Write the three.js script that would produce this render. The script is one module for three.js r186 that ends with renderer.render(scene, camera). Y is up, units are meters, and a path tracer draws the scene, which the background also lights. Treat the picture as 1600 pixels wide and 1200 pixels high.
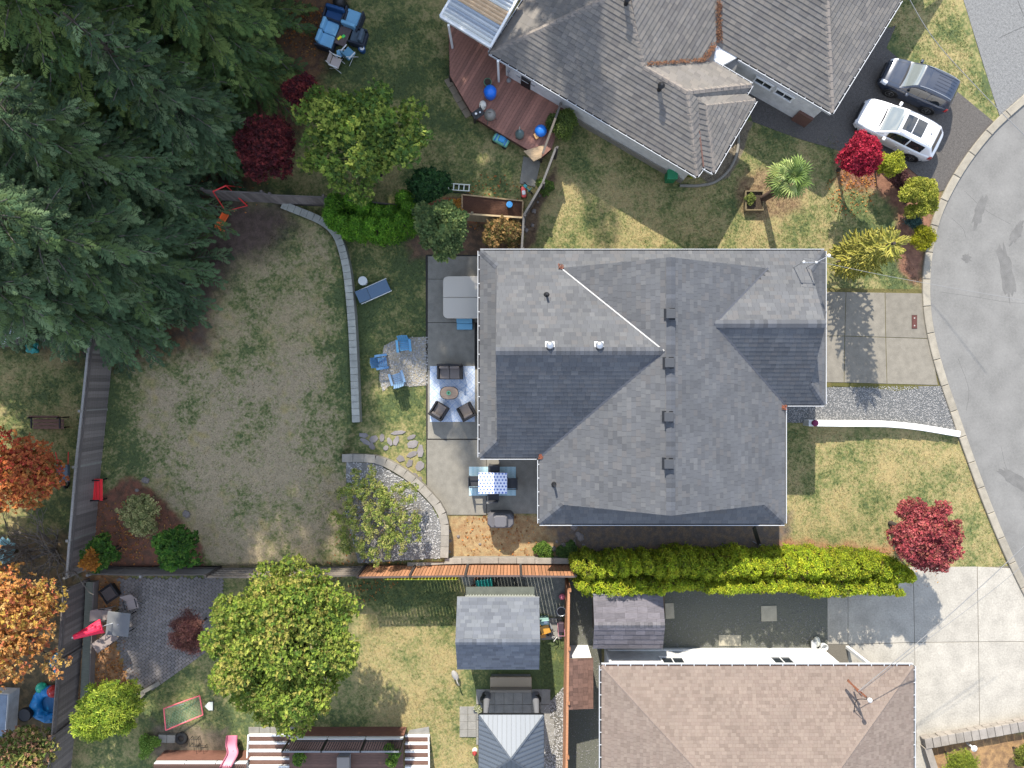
import * as THREE from 'three';
import { mergeGeometries } from 'three/addons/utils/BufferGeometryUtils.js';
import { RoundedBoxGeometry } from 'three/addons/geometries/RoundedBoxGeometry.js';
import { createNoise2D, createNoise3D } from 'simplex-noise';

// ---------------------------------------------------------------- camera, sky, sun, exposure
const W = 1024, H = 768;
const CAM_H = 32, FPX = 1109;                       // drone height, focal length in px of the 1600 px frame
const scene = new THREE.Scene();
const camera = new THREE.PerspectiveCamera(2 * Math.atan(600 / FPX) * 180 / Math.PI, W / H, 0.5, 1500);
camera.position.set(0, CAM_H, 0); camera.up.set(0, 0, -1); camera.lookAt(0, 0, 0);
const renderer = new THREE.WebGLRenderer({ antialias: true });
renderer.setSize(W, H);
renderer.toneMapping = THREE.LinearToneMapping;
renderer.toneMappingExposure = 1.9;
renderer.shadowMap.enabled = true;
const EL = 36.5 * Math.PI / 180, DRIFT = 0.21;
const sunDir = new THREE.Vector3(-DRIFT, 0, -1).normalize().multiplyScalar(Math.cos(EL)); sunDir.y = Math.sin(EL);
const sun = new THREE.DirectionalLight(new THREE.Color(1.0, 0.93, 0.82), 5.0);
sun.position.copy(sunDir).multiplyScalar(80); sun.castShadow = true; sun.shadow.mapSize.set(4096, 4096); sun.shadow.radius = 1.3;
Object.assign(sun.shadow.camera, { left: -40, right: 40, top: 40, bottom: -40, near: 1, far: 200 });
scene.add(sun, sun.target);

// seeded randomness and noise
function rng(a) { return () => { a |= 0; a = a + 0x6D2B79F5 | 0; let t = Math.imul(a ^ a >>> 15, 1 | a); t = t + Math.imul(t ^ t >>> 7, 61 | t) ^ t; return ((t ^ t >>> 14) >>> 0) / 4294967296; }; }
let R = rng(7);
const seed = s => { R = rng(s); };
const rr = (a, b) => a + (b - a) * R();
const n2 = createNoise2D(rng(11)), n3 = createNoise3D(rng(12));
const fbm = (x, y, o = 4) => { let s = 0, a = .5; for (let i = 0; i < o; i++) { s += a * n2(x, y); x = x * 2.03 + 7.1; y = y * 2.03 - 3.7; a *= .5; } return s; };
const clamp = (x, a = 0, b = 1) => Math.min(b, Math.max(a, x));
const sst = (a, b, x) => { x = clamp((x - a) / (b - a)); return x * x * (3 - 2 * x); };
const mix = (a, b, t) => a + (b - a) * t;

{ // a clear autumn sky with some white cloud, computed for every direction
  const w = 512, h = 256, d = new Float32Array(w * h * 4);
  for (let j = 0; j < h; j++) for (let i = 0; i < w; i++) {
    const el = (j + .5) / h * Math.PI - Math.PI / 2, az = (i + .5) / w * 2 * Math.PI, s = Math.sin(el);
    const dx = Math.cos(el) * Math.cos(az), dz = Math.cos(el) * Math.sin(az);
    const up = clamp(s), hz = Math.pow(1 - up, 3);
    let r = mix(.27, .64, hz), g = mix(.38, .70, hz), b = mix(.60, .80, hz);
    let c = 0, q = .6, fx = dx * 2.2, fy = s * 2.2, fz = dz * 2.2;
    for (let o = 0; o < 5; o++) { c += q * n3(fx, fy, fz); q *= .5; fx *= 2.1; fy *= 2.1; fz *= 2.1; }
    c = sst(.0, .42, c) * sst(.02, .2, s);
    r = mix(r, 1.05, c * .8); g = mix(g, 1.05, c * .8); b = mix(b, 1.08, c * .8);
    if (s < 0) { r = .16; g = .16; b = .14; }
    const k = (j * w + i) * 4, e = 1.0; d[k] = r * e; d[k + 1] = g * e; d[k + 2] = b * e; d[k + 3] = 1;
  }
  const sky = new THREE.DataTexture(d, w, h, THREE.RGBAFormat, THREE.FloatType);
  sky.mapping = THREE.EquirectangularReflectionMapping; sky.magFilter = sky.minFilter = THREE.LinearFilter; sky.needsUpdate = true;
  scene.background = sky; scene.environment = sky;
  scene.backgroundIntensity = scene.environmentIntensity = 1.2;
}

// ---------------------------------------------------------------- helpers
const V = (x, y, z) => new THREE.Vector3(x, y, z);
const P = (px, py, h = 0) => V((px - 800) * (CAM_H - h) / FPX, h, (py - 600) * (CAM_H - h) / FPX);   // surveyed spot -> metres, for something h above the ground
const s2l = c => { c /= 255; return c <= .04045 ? c / 12.92 : Math.pow((c + .055) / 1.055, 2.4); };
const lin = (r, g, b, k) => new THREE.Color().setRGB(clamp(s2l(r) * k, 0, .85), clamp(s2l(g) * k, 0, .85), clamp(s2l(b) * k, 0, .85));
const L = (r, g, b) => lin(r, g, b, .52);           // base colour of a thing seen in the sun
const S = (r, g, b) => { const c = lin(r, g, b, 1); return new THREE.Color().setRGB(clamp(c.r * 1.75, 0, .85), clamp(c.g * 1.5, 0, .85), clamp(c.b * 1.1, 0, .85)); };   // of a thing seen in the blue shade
const RGB = (r, g, b) => new THREE.Color().setRGB(r, g, b);
const counts = {};
function numbered(n) { const k = counts[n] = (counts[n] ?? -1) + 1; return k ? `${n}_${String(k).padStart(3, '0')}` : n; }
const seenLabels = new Set();
function tag(o, label, category, group, kind) {
  o.userData.label = label; if (category) o.userData.category = category; if (group) o.userData.group = group; if (kind) o.userData.kind = kind;
  if (category && !group && seenLabels.has(label)) console.log('repeated label: ' + label); seenLabels.add(label);
  return o;
}
function thing(name, label, category, p = V(0, 0, 0), turn = 0, group) {
  const o = new THREE.Group(); o.name = numbered(name); scene.add(o); o.position.set(p.x, p.y, p.z); o.rotation.y = turn;
  return tag(o, label, category, group);
}
function boxUV(g) {                                 // uv in metres, along the main axis of each normal
  const p = g.attributes.position, n = g.attributes.normal, uv = new Float32Array(p.count * 2);
  for (let i = 0; i < p.count; i++) {
    const ax = Math.abs(n.getX(i)), ay = Math.abs(n.getY(i)), az = Math.abs(n.getZ(i));
    let u, v;
    if (ay >= ax && ay >= az) { u = p.getX(i); v = p.getZ(i); } else if (ax >= az) { u = p.getZ(i); v = p.getY(i); } else { u = p.getX(i); v = p.getY(i); }
    uv[i * 2] = u; uv[i * 2 + 1] = v;
  }
  g.setAttribute('uv', new THREE.BufferAttribute(uv, 2)); return g;
}
function prep(g, keepUV) {
  if (g.index) g = g.toNonIndexed();
  if (!g.attributes.normal) g.computeVertexNormals();
  for (const k of Object.keys(g.attributes)) if (!['position', 'normal', 'uv', 'color'].includes(k)) g.deleteAttribute(k);
  if (!keepUV || !g.attributes.uv) boxUV(g);
  return g;
}
function join(gs, keepUV) {
  gs = (Array.isArray(gs) ? gs : [gs]).map(g => prep(g, keepUV));
  const col = gs.some(g => g.attributes.color);
  if (col) for (const g of gs) if (!g.attributes.color) paint(g, RGB(1, 1, 1));
  return gs.length > 1 ? mergeGeometries(gs) : gs[0];
}
function paint(g, c) { const a = new Float32Array(g.attributes.position.count * 3); for (let i = 0; i < a.length; i += 3) { a[i] = c.r; a[i + 1] = c.g; a[i + 2] = c.b; } g.setAttribute('color', new THREE.BufferAttribute(a, 3)); return g; }
function part(parent, name, gs, m, label, kind) {
  const o = new THREE.Mesh(gs instanceof THREE.BufferGeometry && gs.userData.done ? gs : join(gs), m);
  o.geometry.userData.done = true; o.name = parent === scene ? numbered(name) : name; o.castShadow = o.receiveShadow = true; parent.add(o);
  if (label) o.userData.label = label; if (kind) o.userData.kind = kind;
  return o;
}
const struct = (name, gs, m, label) => part(scene, name, gs, m, label, 'structure');
const box = (w, h, d, x = 0, y = 0, z = 0, ry = 0) => { const g = new THREE.BoxGeometry(w, h, d); if (ry) g.rotateY(ry); return g.translate(x, y, z); };
const rbox = (w, h, d, x = 0, y = 0, z = 0, r = .03, ry = 0) => { const g = new RoundedBoxGeometry(w, h, d, 2, Math.min(r, w / 2.01, h / 2.01, d / 2.01)); if (ry) g.rotateY(ry); return g.translate(x, y, z); };
const cyl = (r0, r1, h, x = 0, y = 0, z = 0, n = 16, open = false) => new THREE.CylinderGeometry(r0, r1, h, n, 1, open).translate(x, y, z);   // r0 top, y = middle
const sph = (r, x = 0, y = 0, z = 0, sy = 1, n = 14) => new THREE.SphereGeometry(r, n, Math.max(6, n * .7 | 0)).scale(1, sy, 1).translate(x, y, z);
const tor = (r, t, x = 0, y = 0, z = 0) => new THREE.TorusGeometry(r, t, 8, 24).rotateX(Math.PI / 2).translate(x, y, z);
function bar(a, b, w, h = w) {                       // box from a to b
  const d = b.clone().sub(a), l = d.length(), g = new THREE.BoxGeometry(w, h, l);
  const up = Math.abs(d.y / l) > .99 ? V(1, 0, 0) : V(0, 1, 0), m = new THREE.Matrix4().lookAt(b, a, up);
  return g.applyMatrix4(m).translate((a.x + b.x) / 2, (a.y + b.y) / 2, (a.z + b.z) / 2);
}
function rod(pts, r, n = 6, seg) { return new THREE.TubeGeometry(new THREE.CatmullRomCurve3(pts), seg ?? Math.max(1, (pts.length - 1) * 4), r, n, false); }
const stick = (a, b, r, n = 6) => new THREE.TubeGeometry(new THREE.LineCurve3(a, b), 1, r, n, false);
function prism(pts, y0, y1, bevel = 0) {             // pts: [x, z] outline
  const sh = new THREE.Shape(pts.map(p => new THREE.Vector2(p[0], -p[1])));
  const g = new THREE.ExtrudeGeometry(sh, { depth: y1 - y0 - bevel, bevelEnabled: bevel > 0, bevelThickness: bevel, bevelSize: bevel, bevelOffset: -bevel, bevelSegments: 1, steps: 1 });
  return g.rotateX(-Math.PI / 2).translate(0, y0, 0);
}
const xz = (arr, h = 0) => arr.map(([x, y]) => { const p = P(x, y, h); return [p.x, p.z]; });
const slabPx = (arr, y0, y1, bevel = 0) => prism(xz(arr, y1), y0, y1, bevel);
function clip(poly, a, b, c) {                       // keep a*x + b*y <= c of a 2-D polygon
  const out = [];
  for (let i = 0; i < poly.length; i++) {
    const p = poly[i], q = poly[(i + 1) % poly.length], dp = a * p[0] + b * p[1] - c, dq = a * q[0] + b * q[1] - c;
    if (dp <= 0) out.push(p);
    if ((dp < 0 && dq > 0) || (dp > 0 && dq < 0)) { const t = dp / (dp - dq); out.push([p[0] + (q[0] - p[0]) * t, p[1] + (q[1] - p[1]) * t]); }
  }
  return out;
}
const area2 = p => { let s = 0; for (let i = 0; i < p.length; i++) { const q = p[(i + 1) % p.length]; s += p[i][0] * q[1] - q[0] * p[i][1]; } return s / 2; };
const inside = (poly, x, y) => { let c = false; for (let i = 0, j = poly.length - 1; i < poly.length; j = i++) { const a = poly[i], b = poly[j]; if ((a[1] > y) !== (b[1] > y) && x < (b[0] - a[0]) * (y - a[1]) / (b[1] - a[1]) + a[0]) c = !c; } return c; };
const segD = (x, y, a, b) => { const dx = b[0] - a[0], dy = b[1] - a[1], t = clamp(((x - a[0]) * dx + (y - a[1]) * dy) / (dx * dx + dy * dy)); return Math.hypot(x - a[0] - t * dx, y - a[1] - t * dy); };
const polyD = (poly, x, y) => { let d = 1e9; for (let i = 0; i < poly.length; i++) d = Math.min(d, segD(x, y, poly[i], poly[(i + 1) % poly.length])); return inside(poly, x, y) ? -d : d; };
const merge3 = (list) => join(list);

// ---------------------------------------------------------------- procedural textures
function perTex(n, f, srgb = true) {                 // f(x, y) -> [r, g, b] linear, 0..1 ; tiles because the noise is blended across the seam
  const d = new Uint8Array(n * n * 4);
  const enc = c => Math.round(255 * (srgb ? (c <= .0031308 ? 12.92 * c : 1.055 * Math.pow(c, 1 / 2.4) - .055) : c));
  for (let j = 0; j < n; j++) for (let i = 0; i < n; i++) { const c = f(i, j), k = (j * n + i) * 4; d[k] = enc(clamp(c[0])); d[k + 1] = enc(clamp(c[1])); d[k + 2] = enc(clamp(c[2])); d[k + 3] = 255; }
  const t = new THREE.DataTexture(d, n, n); t.wrapS = t.wrapT = THREE.RepeatWrapping; t.magFilter = THREE.LinearFilter; t.minFilter = THREE.LinearMipmapLinearFilter; t.generateMipmaps = true;
  if (srgb) t.colorSpace = THREE.SRGBColorSpace; t.needsUpdate = true; return t;
}
function tileNoise(n, sx, sy, o = 4) {               // periodic fbm in -1..1
  const a = new Float32Array(n * n), b = (x, y) => fbm(x * sx / n, y * sy / n, o);
  for (let j = 0; j < n; j++) for (let i = 0; i < n; i++) { const u = i / n, v = j / n; a[j * n + i] = ((1 - u) * ((1 - v) * b(i, j) + v * b(i, j - n)) + u * ((1 - v) * b(i - n, j) + v * b(i - n, j - n))) / Math.sqrt((u * u + (1 - u) * (1 - u)) * (v * v + (1 - v) * (1 - v))); }
  return a;
}
seed(3);
const TN = 512, nA = tileNoise(TN, 6, 6, 5), nB = tileNoise(TN, 60, 60, 3), nW = tileNoise(TN, 3, 60, 4), nC = tileNoise(TN, 22, 22, 4);
const grey = f => perTex(TN, (i, j) => { const v = f(j * TN + i); return [v, v, v]; });
const T = {
  rough: grey(k => .74 + .16 * nA[k] + .16 * nB[k] + .14 * (R() - .5)),            // concrete, plaster, paint: blotches and fine grain
  stone: grey(k => clamp(.62 + .16 * nC[k] + .3 * nB[k] + .5 * (R() - .5), .2, 1)),  // gravel and asphalt chips
  wood: grey(k => clamp(.72 + .32 * nW[k] + .1 * (R() - .5), .3, 1)),               // grain runs along u
  asph: grey(k => clamp(.78 + .15 * nA[k] + .08 * nB[k] + .14 * (R() - .5), .3, 1)),
  fine: grey(k => .86 + .09 * nC[k] + .12 * (R() - .5)),
};
const rep = (t, m) => { const c = t.clone(); c.repeat.set(1 / m, 1 / m); c.needsUpdate = true; return c; };
const TT = { rough: rep(T.rough, 3.1), stone: rep(T.stone, 1.7), stoneBig: rep(T.stone, 4), wood: rep(T.wood, 1.3), fine: rep(T.fine, .9), rough7: rep(T.rough, 7.3), asph: rep(T.asph, 9.7) };
function mat(c, rough = .85, tx = 'fine', o = {}) {
  const m = new THREE.MeshStandardMaterial({ color: c, roughness: rough, ...o });
  if (tx) { m.map = TT[tx]; m.bumpMap = TT[tx]; m.bumpScale = o.bumpScale ?? .004; }
  return m;
}
const phys = (c, rough, o) => new THREE.MeshPhysicalMaterial({ color: c, roughness: rough, ...o });
const M = {
  concrete: mat(L(178, 170, 154), .9, 'rough'), patio: mat(L(190, 184, 170), .9, 'rough'), whiteDrive: mat(L(236, 228, 212), .9, 'rough7'),
  paver: mat(L(196, 192, 182), .9, 'rough'), kerb: mat(L(212, 202, 182), .92, 'rough'), wallCap: mat(L(208, 200, 186), .92, 'rough'),
  white: mat(RGB(.78, .78, .76), .6, 'fine'), whiteWall: mat(RGB(.74, .74, .73), .7, 'rough'), gutter: mat(RGB(.5, .51, .52), .5, 'fine'), gutterIn: mat(RGB(.05, .05, .055), .9, 'fine'),
  siding: mat(L(150, 148, 142), .8, 'rough'), greyTrim: mat(RGB(.22, .23, .24), .7, 'fine'), black: mat(RGB(.012, .012, .013), .5, 'fine'), darkMetal: mat(RGB(.03, .031, .034), .45, 'fine', { metalness: .6 }),
  steel: mat(RGB(.5, .51, .52), .35, 'fine', { metalness: .85 }), glass: phys(RGB(.02, .025, .03), .06, { metalness: 0, specularIntensity: 1 }),
  oldWood: mat(S(98, 98, 108), .92, 'wood'), greyWood: mat(L(140, 130, 120), .92, 'wood'), redWood: mat(L(236, 168, 122), .85, 'wood'), deckWood: mat(S(120, 88, 86), .7, 'wood'),
  brownDeck: mat(L(150, 112, 96), .8, 'wood'), timber: mat(L(150, 128, 104), .9, 'wood'), bark: mat(RGB(.055, .042, .032), .95, 'wood', { bumpScale: .02 }), barkGrey: mat(RGB(.16, .14, .125), .95, 'wood', { bumpScale: .02 }),
};
const tint = (m, k, r = .04) => { const c = m.clone(); c.color = m.color.clone().multiplyScalar(k); return c; };
const shades = (m, ks) => ks.map(k => tint(m, k));
const pick = a => a[Math.min(a.length - 1, a.length * R() | 0)];

// ---------------------------------------------------------------- terrain: one sheet, the back garden on the left stands half a metre higher
const RAISE = .5;
const upper = [[-90, -260], [300, -260], [400, 60], [428, 300], [442, 318], [502, 345], [527, 370], [541, 420], [549, 500], [553, 580], [556, 662], [535, 715], [590, 718], [640, 745], [681, 786], [698, 816], [698, 884], [-90, 890], [-900, 890], [-900, -260]].map(([x, y]) => { const p = P(x, y, RAISE); return [p.x, p.z]; });
const hgt = (x, z) => RAISE * sst(.06, -.12, polyD(upper, x, z)) + .015 * n2(x * .4, z * .4);
const G = (px, py, above = 0) => { let p = P(px, py, 0); for (let i = 0; i < 3; i++) p = P(px, py, hgt(p.x, p.z) + above); return p; };  // spot on the ground

const dryness = (x, z) => .5 + .62 * fbm(x * .33, z * .33, 4) + .4 * fbm(x * 1.7 + 9, z * 1.7, 3);
const zones = [   // outline in survey units, colour, second colour, softness in metres
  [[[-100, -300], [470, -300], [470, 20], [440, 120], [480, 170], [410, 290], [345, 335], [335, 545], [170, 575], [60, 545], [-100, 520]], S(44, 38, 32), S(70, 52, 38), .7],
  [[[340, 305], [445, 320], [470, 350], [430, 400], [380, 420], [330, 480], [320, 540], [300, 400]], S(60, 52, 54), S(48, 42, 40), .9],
  [[[158, 775], [212, 742], [250, 765], [290, 808], [322, 850], [330, 895], [130, 895], [140, 800]], S(86, 58, 50), S(66, 50, 44), .15],
  [[[702, 806], [845, 803], [905, 820], [890, 878], [702, 878]], L(200, 172, 124), L(184, 146, 100), .15],
  [[[845, 800], [1232, 806], [1232, 880], [890, 880]], S(64, 62, 66), S(80, 72, 66), .3],
  [[[1215, 842], [1390, 856], [1400, 900], [1215, 890]], L(196, 136, 100), L(190, 150, 100), .25],
  [[[1150, 275], [1205, 262], [1260, 290], [1250, 330], [1195, 345], [1155, 330]], L(172, 146, 104), L(140, 112, 80), .3],
  [[[1300, 165], [1400, 230], [1470, 290], [1462, 330], [1446, 400], [1440, 450], [1405, 425], [1400, 330], [1372, 300], [1310, 290]], S(98, 74, 66), S(80, 58, 52), .25],
  [[[868, 262], [842, 292], [816, 345], [818, 392], [836, 380], [846, 320], [872, 282]], S(66, 56, 50), S(80, 70, 62), .12],
  [[[700, 306], [818, 316], [818, 350], [655, 352], [660, 318]], S(84, 60, 52), S(116, 78, 58), .08],
  [[[636, 352], [816, 346], [816, 396], [640, 404]], S(58, 50, 46), S(80, 66, 58), .25],
  [[[128, 895], [200, 900], [182, 960], [186, 1020], [212, 1080], [180, 1120], [118, 1120]], S(112, 88, 66), S(84, 68, 56), .2],
  [[[240, 1128], [350, 1140], [380, 1195], [300, 1215], [240, 1180]], L(150, 132, 108), L(120, 108, 84), .3],
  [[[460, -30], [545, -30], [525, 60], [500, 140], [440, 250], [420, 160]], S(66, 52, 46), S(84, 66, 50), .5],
  [[[-80, 830], [120, 830], [130, 1000], [110, 1200], [-80, 1250]], S(84, 76, 62), S(60, 58, 48), .4],
  [[[840, 898], [886, 898], [884, 966], [735, 936], [720, 900]], S(96, 104, 112), S(80, 90, 98), .1],
  [[[1440, 1160], [1640, 1140], [1640, 1260], [1440, 1260]], L(190, 150, 100), L(150, 116, 80), .2],
  [[[1092, 276], [1112, 288], [1140, 276], [1160, 240], [1176, 190], [1150, 190], [1100, 250]], S(78, 76, 74), S(90, 88, 84), .06],
].map(([o, a, b, s]) => { const q = xz(o); return { q, a, b, s, x0: Math.min(...q.map(p => p[0])) - s - .6, x1: Math.max(...q.map(p => p[0])) + s + .6, z0: Math.min(...q.map(p => p[1])) - s - .6, z1: Math.max(...q.map(p => p[1])) + s + .6 }; });
const lawns = [   // regional lawn character: [outline, extra dryness, base shift]
  [[[160, 545], [540, 330], [560, 660], [540, 720], [560, 880], [320, 890], [250, 770], [160, 740]], .16, 'bare'],
  [[[250, 600], [520, 560], [545, 700], [540, 860], [330, 880], [240, 720]], .14, 'bare'],
  [[[560, 900], [745, 900], [720, 1210], [590, 1210], [560, 1030]], .3, ''],
  [[[1225, 640], [1520, 680], [1590, 890], [1225, 860]], .2, ''],
  [[[820, 395], [1300, 395], [1300, 300], [1150, 245], [1060, 280], [850, 230]], .16, ''],
  [[[180, 1040], [420, 1040], [420, 1150], [200, 1200]], -.15, ''],
  [[[560, 340], [668, 400], [668, 520], [560, 520]], -.35, ''],
  [[[560, 590], [668, 600], [668, 690], [560, 650]], -.3, ''],
  [[[155, 560], [222, 560], [215, 720], [158, 760]], -.6, ''],
  [[[518, 380], [552, 380], [560, 680], [548, 680]], -.5, ''],
  [[[1370, 0], [1460, 0], [1570, 180], [1530, 190], [1440, 100]], .05, ''],
  [[[560, 900], [720, 900], [720, 962], [560, 962]], -.55, ''],
  [[[840, 990], [884, 990], [884, 1080], [840, 1080]], -.5, ''], [[[735, 1035], [845, 1035], [845, 1080], [735, 1080]], -.7, ''],
  [[[470, 20], [690, 40], [740, 200], [600, 160], [470, 200]], -.28, ''],
  [[[1300, 390], [1448, 400], [1446, 456], [1290, 456]], -.2, ''],
].map(([o, d, k]) => ({ q: xz(o), d, k }));
const dryC = [.275, .212, .092], tanC = [.25, .212, .09], grnC = [.088, .112, .026], dkC = [.055, .078, .024], bareC = [.28, .22, .148];
function groundAt(x, z, lod) {
  let d = dryness(x, z), bare = 0;
  for (const l of lawns) { const e = polyD(l.q, x, z); if (e < 1.2) { const t = sst(1.2, -1.0, e); d += l.d * t; if (l.k) bare += .55 * t; } }
  bare *= clamp(1.0 + 1.1 * fbm(x * .36 + 20, z * .36, 4) + .6 * n2(x * 1.6, z * 1.6)); d -= .1 * bare;
  d += .22 * n2(x * 5.1, z * 5.1) + .2 * n2(x * 13, z * 13);
  const t = sst(.15, .95, d), u = sst(.0, .45, d), f = n2(x * 31, z * 31) * .16 + n2(x * 9.7, z * 9.7) * .13 + n2(x * 2.9, z * 2.9) * .08;
  const c = [0, 1, 2].map(k => { let v = mix(mix(dkC[k], grnC[k], u), mix(tanC[k], dryC[k], sst(.6, 1.3, d)), t); return mix(v, bareC[k], Math.min(.75, bare) * sst(.2, .9, d)); });
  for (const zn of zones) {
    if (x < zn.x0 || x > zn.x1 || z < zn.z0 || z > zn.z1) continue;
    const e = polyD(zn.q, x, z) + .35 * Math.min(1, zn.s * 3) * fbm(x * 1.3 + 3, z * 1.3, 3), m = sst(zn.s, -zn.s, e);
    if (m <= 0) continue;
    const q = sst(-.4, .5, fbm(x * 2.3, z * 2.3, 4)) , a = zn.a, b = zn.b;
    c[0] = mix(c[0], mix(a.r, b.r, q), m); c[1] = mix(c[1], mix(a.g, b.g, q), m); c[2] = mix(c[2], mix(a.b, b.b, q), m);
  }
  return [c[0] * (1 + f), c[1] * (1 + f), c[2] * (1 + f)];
}
const GX = 24, GZ = 18;
{
  seed(21);
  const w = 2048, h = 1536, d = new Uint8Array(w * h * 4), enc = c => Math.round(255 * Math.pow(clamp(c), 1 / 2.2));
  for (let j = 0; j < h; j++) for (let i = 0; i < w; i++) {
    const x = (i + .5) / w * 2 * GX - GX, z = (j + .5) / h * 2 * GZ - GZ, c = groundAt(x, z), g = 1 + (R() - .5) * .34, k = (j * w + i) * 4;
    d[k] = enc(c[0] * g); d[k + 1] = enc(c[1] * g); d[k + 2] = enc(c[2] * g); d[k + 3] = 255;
  }
  const t = new THREE.DataTexture(d, w, h); t.wrapS = t.wrapT = THREE.MirroredRepeatWrapping; t.magFilter = THREE.LinearFilter; t.colorSpace = THREE.SRGBColorSpace; t.needsUpdate = true;
  const bump = TT.stone;
  const xs = [], zs = [];
  for (const [a, n, e] of [[xs, GX, 0], [zs, GZ, 0]]) { a.push(-400, -150, -60, -n - 8); for (let v = -n; v <= n + 1e-6; v += .14) a.push(v); a.push(n + 8, 60, 150, 400); }
  const pos = [], uv = [], idx = [];
  for (const z of zs) for (const x of xs) { pos.push(x, Math.abs(x) < 60 && Math.abs(z) < 60 ? hgt(x, z) : 0, z); uv.push((x + GX) / (2 * GX), (z + GZ) / (2 * GZ)); }
  for (let j = 0; j < zs.length - 1; j++) for (let i = 0; i < xs.length - 1; i++) { const a = j * xs.length + i, b = a + 1, c = a + xs.length; idx.push(a, c, b, b, c, c + 1); }
  const g = new THREE.BufferGeometry(); g.setAttribute('position', new THREE.Float32BufferAttribute(pos, 3)); g.setAttribute('uv', new THREE.Float32BufferAttribute(uv, 2)); g.setIndex(idx); g.computeVertexNormals();
  const m = new THREE.MeshStandardMaterial({ map: t, roughness: 1 });
  const o = new THREE.Mesh(g, m); o.name = 'ground'; o.userData.kind = 'structure'; o.receiveShadow = true; scene.add(o);
}

// roads, drives, pads (sheets a little above the ground)
const sheet = (name, px, y, m, th = .06) => struct(name, slabPx(px, y - th, y), m);
const kerbPx = [[1640, 122], [1600, 156], [1552, 200], [1512, 250], [1482, 300], [1463, 345], [1452, 395], [1448, 440], [1450, 490], [1459, 540], [1473, 590], [1490, 640], [1508, 692], [1527, 745], [1548, 800], [1571, 855], [1592, 900], [1620, 955], [1660, 1030]];
const kerbPts = kerbPx.map(([x, y]) => P(x, y, .1));
const kerbCurve = new THREE.CatmullRomCurve3(kerbPts);
{
  const edge = kerbCurve.getSpacedPoints(60).map(p => [p.x, p.z]);
  struct('road', prism([...edge, [80, 14], [80, -16]], -.05, .02), mat(L(168, 166, 161), .9, 'asph', { bumpScale: .004 }));
  const gut = kerbCurve.getSpacedPoints(120), a = gut.map(p => V(p.x + .19, .03, p.z));
  struct('gutter_joint', rod(a, .018, 5, 240).scale(1, .5, 1), mat(L(120, 104, 84), 1, 'stone'));
  const kerbs = new THREE.Group(); kerbs.name = 'kerb'; kerbs.userData.kind = 'structure'; scene.add(kerbs);
  seed(4); const km = shades(M.kerb, [.94, 1, 1.05, .9]);
  const n = 24, ss = kerbCurve.getSpacedPoints(n * 5);
  for (let k = 0; k < n; k++) {
    const seg = ss.slice(k * 5, k * 5 + 6), l = [], r = [];
    for (let i = 0; i < 6; i++) { const t = seg[Math.min(5, i + 1)].clone().sub(seg[Math.max(0, i - 1)]).setY(0).normalize(), q = i === 0 ? .012 : i === 5 ? -.012 : 0, c = seg[i].clone().addScaledVector(t, q); l.push([c.x - t.z * .17, c.z + t.x * .17]); r.push([c.x + t.z * .17, c.z - t.x * .17]); }
    const o = [...l, ...r.reverse()]; part(kerbs, 'kerb_stone', prism(area2(o) > 0 ? o : o.reverse(), -.05, .11, .02), pick(km));
  }
  const cr = mat(RGB(.075, .075, .075), .95, 'stone'), crk = [];   // sealed cracks and patches on the road
  for (const c of [[[1470, 455], [1520, 464], [1575, 474], [1640, 476]], [[1505, 300], [1540, 330], [1580, 350]], [[1500, 560], [1515, 610], [1512, 640]], [[1562, 696], [1575, 735], [1590, 745]], [[1490, 130 + 210], [1502, 360], [1510, 372]]])
    crk.push(rod(c.map(([x, y]) => P(x + rr(-3, 3), y + rr(-2, 2), .02)), .009, 5, 24).translate(0, -.006, 0));
  struct('road_crack', crk, cr);
  const pm = mat(L(154, 152, 148), .92, 'rough');
  const blob = (px, py, rx, ry, a) => { const c = P(px, py), o = []; for (let i = 0; i < 26; i++) { const t = i / 26 * 6.283, q = 1 + .35 * n2(px + Math.cos(t) * 1.7, py + Math.sin(t) * 1.7), x = Math.cos(t) * rx * q, z = Math.sin(t) * ry * q; o.push([c.x + x * Math.cos(a) - z * Math.sin(a), c.z + x * Math.sin(a) + z * Math.cos(a)]); } return prism(o.reverse().map(p => p), .0, .024); };
  struct('road_patch', [blob(1530, 330, .22, .8, .3), blob(1572, 425, .3, 1.3, -.2), blob(1588, 365, .2, .6, .5), blob(1510, 404, .2, .2, 0), blob(1585, 750, .9, .25, .6)], pm);
  sheet('driveway', [[1150, 100], [1320, 60], [1400, 40], [1385, 75], [1420, 105], [1480, 130], [1560, 196], [1512, 246], [1478, 296], [1464, 300], [1405, 250], [1310, 235], [1240, 214], [1176, 190]], .02, mat(L(134, 128, 122), .92, 'stoneBig'));
  sheet('side_driveway', [[1487, -60], [1640, -60], [1640, 118], [1600, 152], [1565, 190], [1552, 150]], .02, mat(S(104, 112, 128), .9, 'stoneBig'));
  struct('driveway_crack', [[[1560, 60], [1585, 48], [1620, 34]], [[1590, 0], [1600, 26], [1612, 60]]].map(c => rod(c.map(([x, y]) => P(x, y, .02)), .012, 5, 16).translate(0, -.005, 0)), cr);
}
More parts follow.
